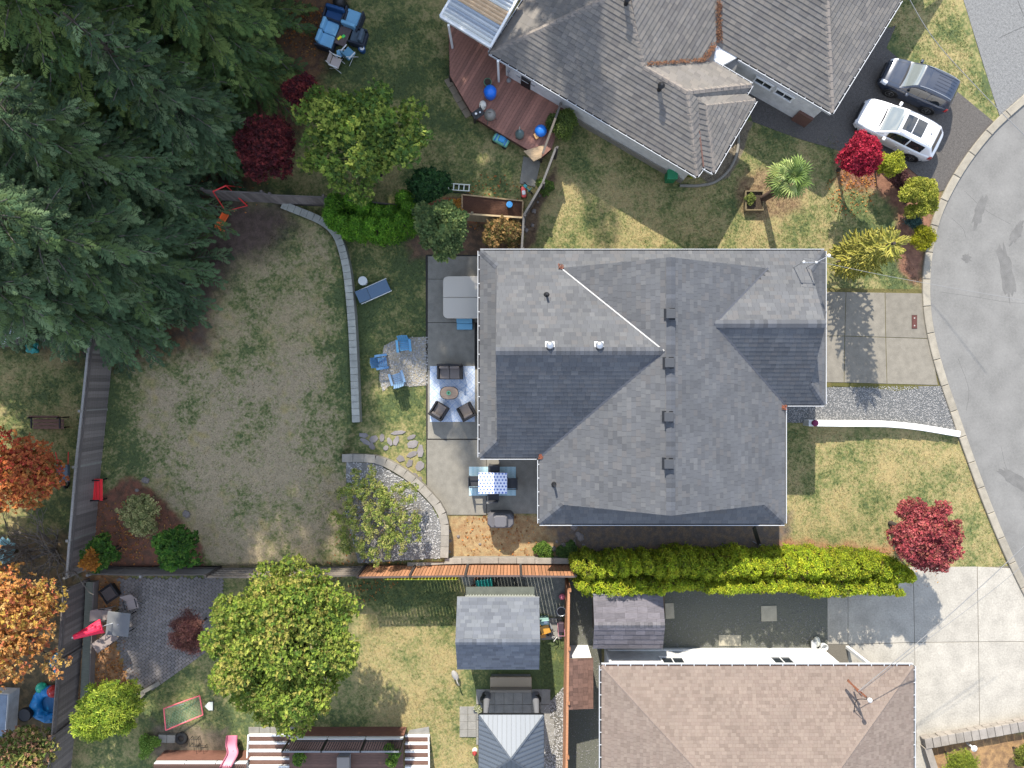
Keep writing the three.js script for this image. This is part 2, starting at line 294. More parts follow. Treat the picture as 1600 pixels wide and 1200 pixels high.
function slabs(name, cells, y, m, gap = .012, th = .1, parent) {           // poured or laid slabs, each its own piece
  const g = new THREE.Group(); g.name = numbered(name); g.userData.kind = 'structure'; scene.add(g);
  const ms = shades(m, [.95, 1, 1.04, .98]);
  for (const c of cells) {
    let q = xz(c, y); if (area2(q) < 0) q = q.reverse();
    const cx = q.reduce((s, p) => s + p[0], 0) / q.length, cz = q.reduce((s, p) => s + p[1], 0) / q.length;
    q = q.map(([x, z]) => { const d = Math.hypot(x - cx, z - cz); return [cx + (x - cx) * (1 - gap / d * 1.4), cz + (z - cz) * (1 - gap / d * 1.4)]; });
    part(g, 'slab', prism(q, y - th, y + rr(-.003, .003), .006), pick(ms));
  }
  return g;
}
seed(5);
const rect = (x0, y0, x1, y1) => [[x0, y0], [x1, y0], [x1, y1], [x0, y1]];
const mossJoint = mat(L(150, 140, 80), 1, 'stone');
slabs('front_driveway', [[[1250, 455], [1322, 456], [1320, 525], [1250, 525]], [[1322, 456], [1383, 457], [1384, 527], [1320, 525]], [[1250, 525], [1320, 525], [1319, 598], [1250, 597]], [[1320, 525], [1384, 527], [1386, 600], [1319, 598]],
  [[1383, 457], [1444, 458], [1447, 490], [1452, 529], [1384, 527]], [[1384, 527], [1452, 529], [1458, 557], [1466, 602], [1386, 600]]], .03, M.concrete);
struct('driveway_bed', slabPx([[1245, 450], [1447, 452], [1450, 500], [1470, 606], [1245, 604]], -.05, .012), mossJoint);
slabs('patio', [rect(668, 400, 752, 436), rect(668, 436, 752, 504), rect(668, 504, 742, 577), rect(668, 577, 752, 686), rect(667, 687, 760, 805), rect(760, 700, 850, 803)], .05, M.patio);
struct('patio_bed', slabPx([[665, 398], [860, 398], [860, 802], [666, 804]], -.05, .02), mat(L(88, 84, 78), 1, 'stone'));
slabs('concrete_driveway', [[[1293, 900], [1325, 900], [1325, 1007], [1293, 1007]], [[1325, 888], [1427, 886], [1429, 1004], [1325, 1007]], [[1427, 886], [1527, 885], [1529, 1003], [1429, 1004]], [[1527, 885], [1590, 888], [1616, 945], [1650, 1002], [1529, 1003]],
  [[1325, 1007], [1429, 1004], [1432, 1160], [1325, 1160]], [[1429, 1004], [1529, 1003], [1531, 1150], [1432, 1160]], [[1529, 1003], [1650, 1002], [1700, 1100], [1680, 1130], [1531, 1150]], [[1432, 1160], [1440, 1157], [1460, 1220], [1428, 1240]]], .03, M.whiteDrive);
struct('driveway_bed', slabPx([[1285, 895], [1590, 884], [1720, 1120], [1440, 1165], [1440, 1240], [1285, 1200]], -.05, .012), mat(L(168, 160, 146), 1, 'stone'));
sheet('gravel_strip', [[1225, 606], [1470, 603], [1490, 650], [1503, 676], [1400, 664], [1225, 660]], .035, mat(L(158, 160, 160), 1, 'stone', { bumpScale: .02 }));
sheet('gravel_lane', [[886, 908], [1293, 905], [1293, 1012], [940, 1012], [940, 1260], [889, 1260]], .02, mat(S(92, 100, 104), 1, 'stone', { bumpScale: .02 }));
sheet('gravel_patch', [[600, 540], [625, 528], [668, 526], [668, 602], [640, 604], [612, 600], [598, 612], [592, 590]], .02, mat(S(150, 152, 156), 1, 'stone', { bumpScale: .02 }));
struct('gravel_bed', slabPx([[541, 722], [588, 724], [636, 752], [674, 790], [690, 820], [690, 872], [560, 880], [540, 800]], .3, RAISE + .03), mat(L(204, 202, 198), 1, 'stone', { bumpScale: .03 }));
sheet('gravel_strip', [[846, 1110], [884, 1070], [884, 1260], [850, 1260]], .02, mat(L(176, 172, 160), 1, 'stone', { bumpScale: .02 }));
sheet('moss_edge', [[1300, 598], [1380, 600], [1432, 601], [1436, 607], [1400, 611], [1370, 607], [1300, 603]], .039, mat(L(132, 128, 62), 1, 'stone'));
sheet('concrete_pad', [[818, 244], [845, 252], [836, 292], [812, 286]], .05, M.patio);
sheet('porch_pad', [[1228, 622], [1268, 622], [1268, 634], [1228, 634]], .05, M.patio);
{ // loose grit: small stones over the gravel areas
  seed(61);
  const spots = [[xz([[541, 722], [588, 724], [636, 752], [674, 790], [690, 820], [690, 872], [560, 880], [540, 800]], RAISE), RAISE + .03, 2600, .04, .26, .4], [xz([[600, 540], [625, 528], [668, 526], [668, 602], [640, 604], [612, 600], [598, 612], [592, 590]]), .02, 1500, .035, .2, .42], [xz([[1225, 606], [1470, 603], [1490, 650], [1503, 676], [1400, 664], [1225, 660]]), .035, 5200, .028, .17, .3], [xz([[886, 908], [1293, 905], [1293, 1012], [940, 1012], [940, 1200], [889, 1200]]), .02, 3600, .03, .1, .2], [xz([[846, 1110], [884, 1070], [884, 1200], [850, 1200]]), .02, 1200, .035, .2, .42]];
  for (const [q, y, n, r, va, vb] of spots) {
    const o = new THREE.InstancedMesh(new THREE.IcosahedronGeometry(1, 0), mat(RGB(1, 1, 1), .95, null), n), m = new THREE.Matrix4(), x0 = Math.min(...q.map(p => p[0])), x1 = Math.max(...q.map(p => p[0])), z0 = Math.min(...q.map(p => p[1])), z1 = Math.max(...q.map(p => p[1]));
    for (let i = 0; i < n; i++) { let x, z, k = 0; do { x = rr(x0, x1); z = rr(z0, z1); } while (!inside(q, x, z) && k++ < 60); const s = r * rr(.5, 1.2); m.makeRotationY(R() * 6).scale(V(s, s * .55, s * .8)).setPosition(x, y + s * .2, z); o.setMatrixAt(i, m); const v = rr(va, vb); o.setColorAt(i, RGB(v, v * .98, v * .95)); }
    o.name = numbered('gravel_stones'); o.userData.kind = 'stuff'; o.userData.label = 'loose grey gravel stones'; scene.add(o);
  }
}
{ // clay pavers of the lower left terrace, laid on the slant
  seed(62);
  const q = xz([[186, 903], [352, 902], [345, 960], [330, 1010], [268, 1060], [236, 1078], [200, 1062], [184, 1010]]), a = -.62, n = 3200, geo = new RoundedBoxGeometry(.2, .06, .12, 1, .008);
  const list = []; const cx = -15, cz = 10.6;
  for (let i = -40; i < 40; i++) for (let j = -60; j < 60; j++) { const u = (i + (j & 1) * .5) * .212, v = j * .132, x = cx + u * Math.cos(a) - v * Math.sin(a), z = cz + u * Math.sin(a) + v * Math.cos(a); if (inside(q, x, z)) list.push([x, z]); }
  const o = new THREE.InstancedMesh(geo, mat(RGB(1, 1, 1), .9, 'fine'), list.length), m = new THREE.Matrix4();
  list.forEach(([x, z], i) => { m.makeRotationY(-a).setPosition(x, hgt(x, z) + .01 + rr(-.004, .004), z); o.setMatrixAt(i, m); const k = rr(.8, 1.15), c = S(92, 94, 106); o.setColorAt(i, c.multiplyScalar(k)); });
  o.name = 'brick_terrace'; o.userData.kind = 'structure'; scene.add(o); o.receiveShadow = true;
}
// retaining walls of block and cap, curved
function capWall(name, label, px, hTop, hBase, w, m, cap = .3) {
  const t = thing(name, label, 'retaining wall');
  const c = new THREE.CatmullRomCurve3(px.map(([x, y]) => P(x, y, hTop)), false, 'catmullrom', .4), n = Math.max(4, Math.round(c.getLength() / cap)), ss = c.getSpacedPoints(n), ms = shades(m, [.92, 1, 1.06, .97]);
  const body = [];
  for (let i = 0; i < n; i++) {
    const a = ss[i], b = ss[i + 1], d = b.clone().sub(a), l = d.length(), ry = -Math.atan2(d.z, d.x), mx = (a.x + b.x) / 2, mz = (a.z + b.z) / 2;
    body.push(box(l + .01, hTop - hBase - .07, w * .82, mx, (hTop - .07 + hBase) / 2, mz, ry));
    part(t, 'cap_stone', rbox(l - .012, .07, w, mx, hTop - .035 + rr(-.003, .003), mz, .012, ry), pick(ms));
  }
  part(t, 'wall_body', body, tint(m, .8));
  return t;
}
seed(8);
capWall('retaining_wall', 'long curved block retaining wall between the high lawn and the lower patio side', [[440, 319], [502, 345], [527, 370], [541, 420], [549, 500], [553, 580], [556, 660]], .66, -.05, .34, mat(S(128, 138, 150), .92, 'rough'));
capWall('retaining_wall', 'pale bent retaining wall round the gravel bed with the bare shrub', [[534, 716], [566, 716], [595, 720], [640, 746], [682, 788], [694, 814], [695, 845], [694, 872]], .6, -.05, .36, M.wallCap, .5);
capWall('retaining_wall', 'straight cream concrete wall along the foot of the red picket fence', [[636, 881], [700, 877], [780, 876], [893, 877]], .45, -.05, .26, M.wallCap, .8);
{ // stepped white front wall
  const t = thing('garden_wall', 'low white stepped wall between the gravel strip and the front lawn', 'garden wall');
  const c = new THREE.CatmullRomCurve3([[1262, 661], [1320, 662], [1390, 663], [1440, 668], [1506, 679]].map(([x, y]) => P(x, y, .5))), ss = c.getSpacedPoints(8);
  for (let i = 0; i < 8; i++) { const h = .62 - i * .05; const a = ss[i].clone().setY(h), b = ss[i + 1].clone().setY(h), d = b.clone().sub(a); part(t, 'wall_block', rbox(d.length() - .004, h + .05, .27, (a.x + b.x) / 2, h / 2 - .025, (a.z + b.z) / 2, .02, -Math.atan2(d.z, d.x)), M.white); }
  const p = P(1273, 661, .75), f = thing('planter', 'round purple flower pot on the end of the white front wall', 'flower pot', V(p.x, .6, p.z));
  part(f, 'pot', cyl(.13, .09, .16, 0, .08, 0), mat(L(150, 60, 90), .6)); part(f, 'flowers', sph(.15, 0, .2, 0, .6), mat(L(150, 50, 100), .9));
}
{ // flagstones
  seed(9);
  const st = [[568, 680, 14, 8, .2], [571, 690, 17, 7, .5], [584, 686, 10, 14, 1.1], [581, 697, 12, 8, .9], [597, 684, 7, 12, .1], [609, 690, 7, 13, -.4], [622, 676, 22, 6, -.1], [619, 689, 8, 15, .3], [643, 683, 14, 6, -.4], [645, 694, 17, 11, -.3], [657, 705, 9, 20, .05], [644, 710, 17, 8, -.4], [626, 717, 13, 10, .5], [640, 724, 9, 13, .5], [656, 728, 12, 15, .5], [648, 744, 11, 9, .6], [655, 752, 8, 14, .3], [603, 700, 7, 8, .8]];
  const g = new THREE.Group(); g.name = 'stone_path'; g.userData.kind = 'structure'; scene.add(g);
  const ms = shades(mat(L(186, 178, 176), .9, 'rough'), [.9, 1, 1.06, .82]);
  for (const [x, y, w, h, a] of st) { const c = G(x, y), k = 32 / FPX / 2, o = []; const n = 5 + (R() * 3 | 0); for (let i = 0; i < n; i++) { const t = -(i + rr(-.2, .2)) / n * 6.283, X = Math.cos(t) * w * k * 1.15, Z = Math.sin(t) * h * k * 1.15; o.push([c.x + X * Math.cos(a) - Z * Math.sin(a), c.z + X * Math.sin(a) + Z * Math.cos(a)]); } part(g, 'flagstone', prism(area2(o) > 0 ? o : o.reverse(), c.y - .06, c.y + .035, .01), pick(ms)); }
  const rocks = [[228, 750, .16, 'pale rock at the upper corner of the mulch bed in the back garden'], [292, 803, .17, 'pale rock on the right edge of the mulch bed in the back garden'], [214, 766, .08, 'small white stone in the mulch bed above the grey green shrub']];
  const rk = (px, py, r, label, grp, c) => { const p = G(px, py), gm = new THREE.IcosahedronGeometry(r, 2), q = gm.attributes.position; for (let i = 0; i < q.count; i++) { const v = V(q.getX(i), q.getY(i), q.getZ(i)), s = 1 + .25 * n3(v.x * 3 / r * .4 + px, v.y * 3, v.z * 3 / r * .4); q.setXYZ(i, v.x * s, v.y * s * .6, v.z * s); } gm.computeVertexNormals(); const o = part(scene, 'garden_rock', gm, c || mat(L(176, 166, 160), .95, 'rough')); o.position.set(p.x, p.y + r * .2, p.z); o.rotation.y = R() * 6; tag(o, label, 'rock', grp); };
  for (const r of rocks) rk(...r);
  for (const [x, y, r] of [[865, 857, .13], [881, 854, .17], [880, 866, .14], [895, 849, .16], [858, 862, .12], [907, 840, .17], [903, 835, .13], [897, 823, .15], [870, 846, .08], [912, 852, .08]]) rk(x, y, r, 'rough stone in the planted corner between the grey house and the hedge', 'stones in the corner beside the hedge');
  for (const [x, y, r] of [[818, 355, .09], [832, 352, .08], [834, 330, .11], [840, 316, .06], [843, 306, .06], [822, 360, .1], [702, 830, .09], [703, 845, .08], [702, 862, .08], [716, 838, .07], [750, 850, .06]]) rk(x, y, r, x > 800 ? 'small edging stone along the narrow bed east of the grey fence' : 'small pale stone in the dry soil by the bent wall', x > 800 ? 'edging stones by the grey fence' : 'stones in the dry soil');
}

// ---------------------------------------------------------------- roofs of real shingle courses
// poly: corner points (Vector3) of one flat roof face; a, b: two of them along the eave. Each tab is a thin wedge, thick at its lower edge.
function shingleGeo(poly, o) {
  const { exposure = .14, tab = .3, lift = .016, tones, patch = .12, vary = .1 } = o;
  const n = V(0, 0, 0); for (let i = 0; i < poly.length; i++) { const p = poly[i], q = poly[(i + 1) % poly.length]; n.x += (p.y - q.y) * (p.z + q.z); n.y += (p.z - q.z) * (p.x + q.x); n.z += (p.x - q.x) * (p.y + q.y); }
  n.normalize(); if (n.y < 0) n.negate();
  const up = V(0, 1, 0).addScaledVector(n, -n.y).normalize(), u = up.clone().cross(n).normalize(), p0 = poly[0];
  const q2 = poly.map(p => [p.clone().sub(p0).dot(u), p.clone().sub(p0).dot(up)]);
  const vmin = Math.min(...q2.map(q => q[1])), vmax = Math.max(...q2.map(q => q[1]));
  const pos = [], nor = [], uv = [], col = [];
  const at = (x, y, h) => p0.clone().addScaledVector(u, x).addScaledVector(up, y).addScaledVector(n, h);
  const tri = (a, b, c, nn, cl) => { for (const p of [a, b, c]) { pos.push(p.x, p.y, p.z); nor.push(nn.x, nn.y, nn.z); const d = p.clone().sub(p0); uv.push(d.dot(u), d.dot(up)); col.push(cl.r, cl.g, cl.b); } };
  const face = (pts, nn, cl) => { for (let i = 1; i < pts.length - 1; i++) { const c = pts[i].clone().sub(pts[0]).cross(pts[i + 1].clone().sub(pts[0])); if (c.dot(nn) > 0) tri(pts[0], pts[i], pts[i + 1], nn, cl); else tri(pts[0], pts[i + 1], pts[i], nn, cl); } };
  let row = 0;
  for (let v = vmin; v < vmax; v += exposure, row++) {
    let strip = clip(clip(q2, 0, -1, -v), 0, 1, v + exposure); if (strip.length < 3) continue;
    const u0 = Math.min(...strip.map(p => p[0])), u1 = Math.max(...strip.map(p => p[0]));
    let x = u0 - tab * R();
    while (x < u1) {
      const w = tab * rr(1 - (o.tabVar ?? .35), 1 + (o.tabVar ?? .35)), cell = clip(clip(strip, -1, 0, -x - .003), 1, 0, x + w - .003); x += w;
      if (cell.length < 3) continue;
      const c = pick(tones).clone().multiplyScalar(1 + (R() - .5) * 2 * vary + patch * fbm((x + p0.x) * .45, (v + p0.z) * .45, 3)), k = rr(.85, 1.15), hs = y => lift * k * (1 - (y - v) / exposure) + .002;
      face(cell.map(p => at(p[0], p[1], hs(p[1]))), n, c);
      const lo = cell.filter(p => Math.abs(p[1] - v) < 1e-6); if (lo.length > 1) { const l = lo.reduce((a, b) => a[0] < b[0] ? a : b), r = lo.reduce((a, b) => a[0] > b[0] ? a : b); face([at(l[0], v, hs(v)), at(r[0], v, hs(v)), at(r[0], v, -.01), at(l[0], v, -.01)], up.clone().negate(), c.clone().multiplyScalar(.4)); }
    }
  }
  const g = new THREE.BufferGeometry();
  g.setAttribute('position', new THREE.Float32BufferAttribute(pos, 3)); g.setAttribute('normal', new THREE.Float32BufferAttribute(nor, 3)); g.setAttribute('uv', new THREE.Float32BufferAttribute(uv, 2)); g.setAttribute('color', new THREE.Float32BufferAttribute(col, 3));
  return g;
}
function deckGeo(poly, th = .1) {                    // the boarding under a roof face
  const n = poly.length, pos = [], idx = []; for (const p of poly) pos.push(p.x, p.y - .004, p.z); for (const p of poly) pos.push(p.x, p.y - th, p.z);
  const sh = THREE.ShapeUtils.triangulateShape(poly.map(p => new THREE.Vector2(p.x, p.z)), []);
  for (const [a, b, c] of sh) { idx.push(a, c, b, n + a, n + b, n + c); } for (let i = 0; i < n; i++) { const j = (i + 1) % n; idx.push(i, j, n + i, j, n + j, n + i); }
  const g = new THREE.BufferGeometry(); g.setAttribute('position', new THREE.Float32BufferAttribute(pos, 3)); g.setIndex(idx); const m = g.toNonIndexed(); m.computeVertexNormals(); return m;
}
const shingleMat = () => new THREE.MeshStandardMaterial({ color: 0xffffff, vertexColors: true, roughness: .94, map: TT.fine, bumpMap: TT.stone, bumpScale: .003 });
const SM = shingleMat();
function roofOf(house, faces, o, deckMat) {
  const roof = part(house, 'roof', faces.map(f => deckGeo(f)), deckMat);
  for (const f of faces) part(roof, 'shingles', shingleGeo(f, o), SM, null, 'stuff');
  return roof;
}
function caps(roof, a, b, m, w = .3, step = .17, y = .015, even = false) {   // overlapping cap pieces along a ridge or hip
  const d = b.clone().sub(a), l = d.length(), n = Math.max(1, Math.round(l / step)), gs = [], dn = d.clone().normalize();
  const side = V(0, 1, 0).cross(dn).normalize();
  for (let i = 0; i < n; i++) {
    const s = a.clone().addScaledVector(d, i / n), e = a.clone().addScaledVector(d, (i + .98) / n), k = even ? rr(.93, 1.05) : rr(.8, 1.15) * (i % 3 === 1 ? .85 : 1);
    const lo = y + .012, pos = []; const P3 = (p, q, h) => p.clone().addScaledVector(side, q).add(V(0, h, 0));
    const A = [P3(s, -w / 2, lo - .1 * w - .02), P3(s, 0, lo + .012), P3(s, w / 2, lo - .1 * w - .02)], B = [P3(e, -w / 2, lo - .012 - .1 * w - .02), P3(e, 0, lo), P3(e, w / 2, lo - .012 - .1 * w - .02)];
    const q = (p1, p2, p3, p4) => { for (const p of [p1, p2, p3, p1, p3, p4]) pos.push(p.x, p.y, p.z); };
    q(A[0], A[1], B[1], B[0]); q(A[1], A[2], B[2], B[1]); q(A[0], A[0].clone().add(V(0, -.03, 0)), A[1].clone().add(V(0, -.03, 0)), A[1]); q(A[1], A[1].clone().add(V(0, -.03, 0)), A[2].clone().add(V(0, -.03, 0)), A[2]);
    const g = new THREE.BufferGeometry(); g.setAttribute('position', new THREE.Float32BufferAttribute(pos, 3)); g.computeVertexNormals(); gs.push(paint(g, RGB(k, k, k)));
  }
  const mm = m.clone(); mm.vertexColors = true; mm.side = THREE.DoubleSide;
  return part(roof, 'ridge_cap', gs, mm, null, 'stuff');
}
function gutter(house, a, b, out, w = .12, hangers = 0, m = M.gutter) {          // an open trough just outside the eave
  const o = V(out[0], 0, out[1]).normalize(), A = a.clone().addScaledVector(o, w / 2), B = b.clone().addScaledVector(o, w / 2), dn = V(0, -.06, 0);
  const g = part(house, 'gutter', [bar(A.clone().addScaledVector(o, w / 2 - .012).add(dn), B.clone().addScaledVector(o, w / 2 - .012).add(dn), .026, .12), bar(A.clone().add(V(0, -.115, 0)), B.clone().add(V(0, -.115, 0)), w - .03, .012)], m);
  part(g, 'gutter_inside', bar(A.clone().addScaledVector(o, -.012).add(V(0, -.1, 0)), B.clone().addScaledVector(o, -.012).add(V(0, -.1, 0)), w - .03, .014), M.gutterIn);
  if (hangers) { const l = A.distanceTo(B), n = Math.round(l / hangers), gs = []; for (let i = 0; i <= n; i++) { const p = A.clone().lerp(B, (i + .3) / (n + .6)).add(V(0, -.004, 0)); gs.push(bar(p.clone().addScaledVector(o, -w / 2 - .03), p.clone().addScaledVector(o, w / 2), .03, .012)); } part(g, 'hanger', gs, m, null, 'stuff'); }
  return g;
}
function windowAt(house, x, y, z, w, h, ry, name = 'window') {   // frame proud of the wall, pane set back
  const f = part(house, name, [box(w + .1, .06, .07, 0, h / 2 + .02, .02), box(w + .1, .06, .09, 0, -h / 2 - .02, .03), box(.06, h, .07, -w / 2, 0, .02), box(.06, h, .07, w / 2, 0, .02), box(.04, h, .05, 0, 0, .02)].map(g => g.rotateY(ry).translate(x, y, z)), M.white);
  part(f, 'pane', box(w - .03, h - .03, .02, 0, 0, .012).rotateY(ry).translate(x, y, z), M.glass); return f;
}
const X3 = (x, z, h) => V(x, h, z);

// ---------------------------------------------------------------- the grey house in the middle
{
  seed(31);
  const t = thing('grey_house', 'dark grey shingled house with crossing gables in the middle of the plot', 'house');
  const E = 3.1, sw = .62, se = .551, sn = .66, sne = .6, RX = 5.82;
  const W_ = (x) => E + sw * (x - 1.12), Ee = x => E + se * (11.1 - x);
  const Nw = z => E + sn * (z + 5.42), Ne = z => E + sne * (z + 5.42), Sw = z => E + sn * (2.99 - z), Se = z => E + sne * (.83 - z);
  const HR = W_(RX), ZN = -4.64, ZS = 4.82, HE = Ee(RX);   // ridge and rakes of the main gable
  const rz = -1.215, rH = Nw(rz), rx = 1.12 + (rH - E) / sw, rzE = -2.295, rHE = Ne(rzE), rxE = 11.1 - (rHE - E) / se;
  const vW = 1.12 + (Nw(ZN) - E) / sw, vE = 11.1 - (Ne(ZN) - E) / se, wr = -.6, er = 11.95;
  const hipW = (z => z)((wr + 1.3) * .66 / sn - 5.42), hipWs = 2.99 - (wr + 1.3) * .66 / sn, hipE = (12.72 - er) * .66 / sne - 5.42, hipEs = .83 - (12.72 - er) * .66 / sne;
  const eW = E + (wr + 1.3) * .66, eE = E + (12.72 - er) * .66, ss = .66, Ss = z => E + ss * (5.68 - z);
  const xS0 = 1.12 + (Ss(ZS) - E) / sw, xS1 = 11.1 - (Ss(ZS) - E) / se, zi = .42;
  const west = [X3(1.12, 2.99, E), X3(1.12, 5.68, E), X3(xS0, ZS, W_(xS0)), X3(RX, ZS, HR), X3(RX, ZN, HR), X3(vW, ZN, W_(vW)), X3(rx, rz, rH)];
  const HRe = HR, seE = (HR - E) / (11.1 - RX), Ef = x => E + seE * (11.1 - x);
  const rxE2 = 11.1 - (rHE - E) / seE, vE2 = 11.1 - (Ne(ZN) - E) / seE, xS12 = 11.1 - (Ss(ZS) - E) / seE;
  const east = [X3(11.1, 5.68, E), X3(11.1, .83, E), X3(rxE2, rzE, rHE), X3(vE2, ZN, Ef(vE2)), X3(RX, ZN, HR), X3(RX, ZS, HR), X3(xS12, ZS, Ef(xS12))];
  const fN = [X3(-1.3, -5.42, E), X3(RX, -5.42, E), X3(RX, ZN + zi, Nw(ZN + zi)), X3(vW + zi * sn / sw + .06, ZN + zi, Nw(ZN + zi)), X3(vW, ZN, Nw(ZN)), X3(rx, rz, rH), X3(wr, rz, rH), X3(wr, hipW, Nw(hipW))];
  const fNe = [X3(RX, -5.42, E), X3(12.72, -5.42, E), X3(er, hipE, Ne(hipE)), X3(er, rzE, rHE), X3(rxE2, rzE, rHE), X3(vE2, ZN, Ne(ZN)), X3(vE2 - zi * sne / seE - .06, ZN + zi, Ne(ZN + zi)), X3(RX, ZN + zi, Ne(ZN + zi))];
  const fS = [X3(-1.3, 2.99, E), X3(wr, hipWs, Sw(hipWs)), X3(wr, rz, rH), X3(rx, rz, rH), X3(1.12, 2.99, E)];
  const fSe = [X3(11.1, .83, E), X3(rxE2, rzE, rHE), X3(er, rzE, rHE), X3(er, hipEs, Se(hipEs)), X3(12.72, .83, E)];
  const kW = [X3(-1.3, -5.42, E), X3(wr, hipW, eW), X3(wr + zi, hipW + zi * .66 / sn + .06, eW + zi * .66), X3(wr + zi, hipWs - zi * .66 / sn - .06, eW + zi * .66), X3(wr, hipWs, eW), X3(-1.3, 2.99, E)];
  const kE = [X3(12.72, -5.42, E), X3(12.72, .83, E), X3(er, hipEs, eE), X3(er - zi, hipEs - zi * .66 / sne - .06, eE + zi * .66), X3(er - zi, hipE + zi * .66 / sne + .06, eE + zi * .66), X3(er, hipE, eE)];
  const kS = [X3(1.12, 5.68, E), X3(11.1, 5.68, E), X3(xS12, ZS, Ss(ZS)), X3(xS12 - zi * ss / seE - .06, ZS - zi, Ss(ZS - zi)), X3(xS0 + zi * ss / sw + .06, ZS - zi, Ss(ZS - zi)), X3(xS0, ZS, Ss(ZS))];
  const tones = [L(124, 126, 129), L(119, 121, 125), L(130, 131, 133), L(113, 115, 119), L(127, 126, 127), L(122, 124, 128), L(120, 122, 126)];
  const dk = mat(RGB(.05, .052, .055), .9, 'fine');
  const roof = roofOf(t, [west, east, fN, fNe, fS, fSe, kW, kE, kS], { exposure: .19, tab: .24, tones, vary: .05, patch: .2, lift: .015 }, dk);
  const cm = mat(L(114, 117, 123), .94, 'fine');
  caps(roof, X3(RX, ZN, HR), X3(RX, ZS, HR), cm, .34); caps(roof, X3(wr, rz, rH), X3(rx, rz, rH), cm, .3); caps(roof, X3(er, rzE, rHE), X3(rxE2, rzE, rHE), cm, .3);
  for (const [a, b] of [[X3(-1.3, -5.42, E), X3(wr, hipW, eW)], [X3(-1.3, 2.99, E), X3(wr, hipWs, eW)], [X3(12.72, -5.42, E), X3(er, hipE, eE)], [X3(12.72, .83, E), X3(er, hipEs, eE)], [X3(1.12, 5.68, E), X3(xS0, ZS, Ss(ZS))], [X3(11.1, 5.68, E), X3(xS12, ZS, Ss(ZS))]]) caps(roof, a, b, cm, .24);
  const up = p => p.clone().add(V(0, .022, 0));
  part(roof, 'valley_flashing', bar(up(X3(vW, ZN, W_(vW))), up(X3(rx, rz, rH)), .05, .03), mat(RGB(.36, .36, .36), .45, 'fine'), 'bare white metal valley flashing');
  const vfm = mat(L(100, 104, 114), .8, 'fine'); for (const vf of [bar(up(X3(1.12, 2.99, E)), up(X3(rx, rz, rH)), .09, .02), bar(up(X3(vE2, ZN, Ef(vE2))), up(X3(rxE2, rzE, rHE)), .07, .02), bar(up(X3(11.1, .83, E)), up(X3(rxE2, rzE, rHE)), .07, .02)]) part(roof, 'valley_flashing', vf, vfm);
  { const db = []; for (const [c, n, w] of [[X3(1.2, 2.92, E + .03), 90, .13], [X3(vW, ZN - .05, W_(vW) + .03), 60, .1], [X3(11.05, .95, E + .03), 60, .1]]) for (let i = 0; i < n; i++) { const a = rr(-1, 1), b = rr(-1, 1); db.push(paint(box(rr(.03, .07), .01, .02).rotateY(R() * 6).translate(c.x + a * w, c.y + .04 + R() * .04, c.z + b * w), pick([L(190, 110, 80), L(160, 96, 70), L(120, 84, 66)]))); }
    part(roof, 'valley_debris', db, new THREE.MeshStandardMaterial({ vertexColors: true, roughness: 1 }), 'reddish needles caught at the roof corners', 'stuff'); }
  // gable walls, house body, openings
  const gab = (pts, d) => { const g = deckGeo(pts, .01); return g; };
  const triWall = (a, b, c, th) => { const pos = []; const A = [a, b, c], B = A.map(p => p.clone().add(th)); const f = (...q) => q.forEach(p => pos.push(p.x, p.y, p.z)); f(A[0], A[1], A[2]); f(B[0], B[2], B[1]); for (let i = 0; i < 3; i++) { const j = (i + 1) % 3; f(A[i], B[i], B[j]); f(A[i], B[j], A[j]); } const g = new THREE.BufferGeometry(); g.setAttribute('position', new THREE.Float32BufferAttribute(pos, 3)); g.computeVertexNormals(); return g; };
  const dsid = M.siding.clone(); dsid.side = THREE.DoubleSide;
  part(t, 'gable', triWall(X3(vW, ZN + zi, W_(vW) - .1), X3(vE2, ZN + zi, Ef(vE2) - .1), X3(RX, ZN + zi, HR - .12), V(0, 0, .1)), dsid);
  part(t, 'gable', triWall(X3(xS0, ZS - zi, W_(xS0) - .1), X3(xS12, ZS - zi, Ef(xS12) - .1), X3(RX, ZS - zi, HR - .12), V(0, 0, -.1)), dsid);
  part(t, 'gable', triWall(X3(wr + zi, hipW, eW), X3(wr + zi, hipWs, eW), X3(wr + zi, rz, rH - .12), V(.1, 0, 0)), dsid);
  part(t, 'gable', triWall(X3(er - zi, hipE, eE), X3(er - zi, hipEs, eE), X3(er - zi, rzE, rHE - .12), V(-.1, 0, 0)), dsid);
  const ov = .5;
  part(t, 'wall', prism([[-1.3 + ov, -5.42 + ov], [-1.3 + ov, 2.99 - ov], [1.12 + ov, 2.99 - ov], [1.12 + ov, 5.68 - ov], [11.1 - ov, 5.68 - ov], [11.1 - ov, .83 - ov], [12.72 - ov, .83 - ov], [12.72 - ov, -5.42 + ov]], -.1, E - .02), M.siding);
  part(t, 'soffit', prism([[-1.28, -5.4], [-1.28, 2.97], [1.14, 2.97], [1.14, 5.66], [11.08, 5.66], [11.08, .81], [12.7, .81], [12.7, -5.4]], E - .13, E - .105), M.white);
  for (const [z, w] of [[-3.6, 1.4], [-.2, 1.9], [1.4, 1]]) windowAt(t, -1.3 + ov, 1.6, z, w, 1.3, -Math.PI / 2);
  for (const [z, w] of [[1.6, 1.6], [3.6, 1.8]]) windowAt(t, 11.1 - ov, 1.6, z, w, 1.3, Math.PI / 2);
  for (const [x, w] of [[.8, 1.2], [4, 1.6], [8, 1.2]]) windowAt(t, x, 1.7, -5.42 + ov, w, 1.1, Math.PI);
  for (const x of [3.5, 8.6]) windowAt(t, x, 1.7, 5.68 - ov, 1.4, 1.1, 0);
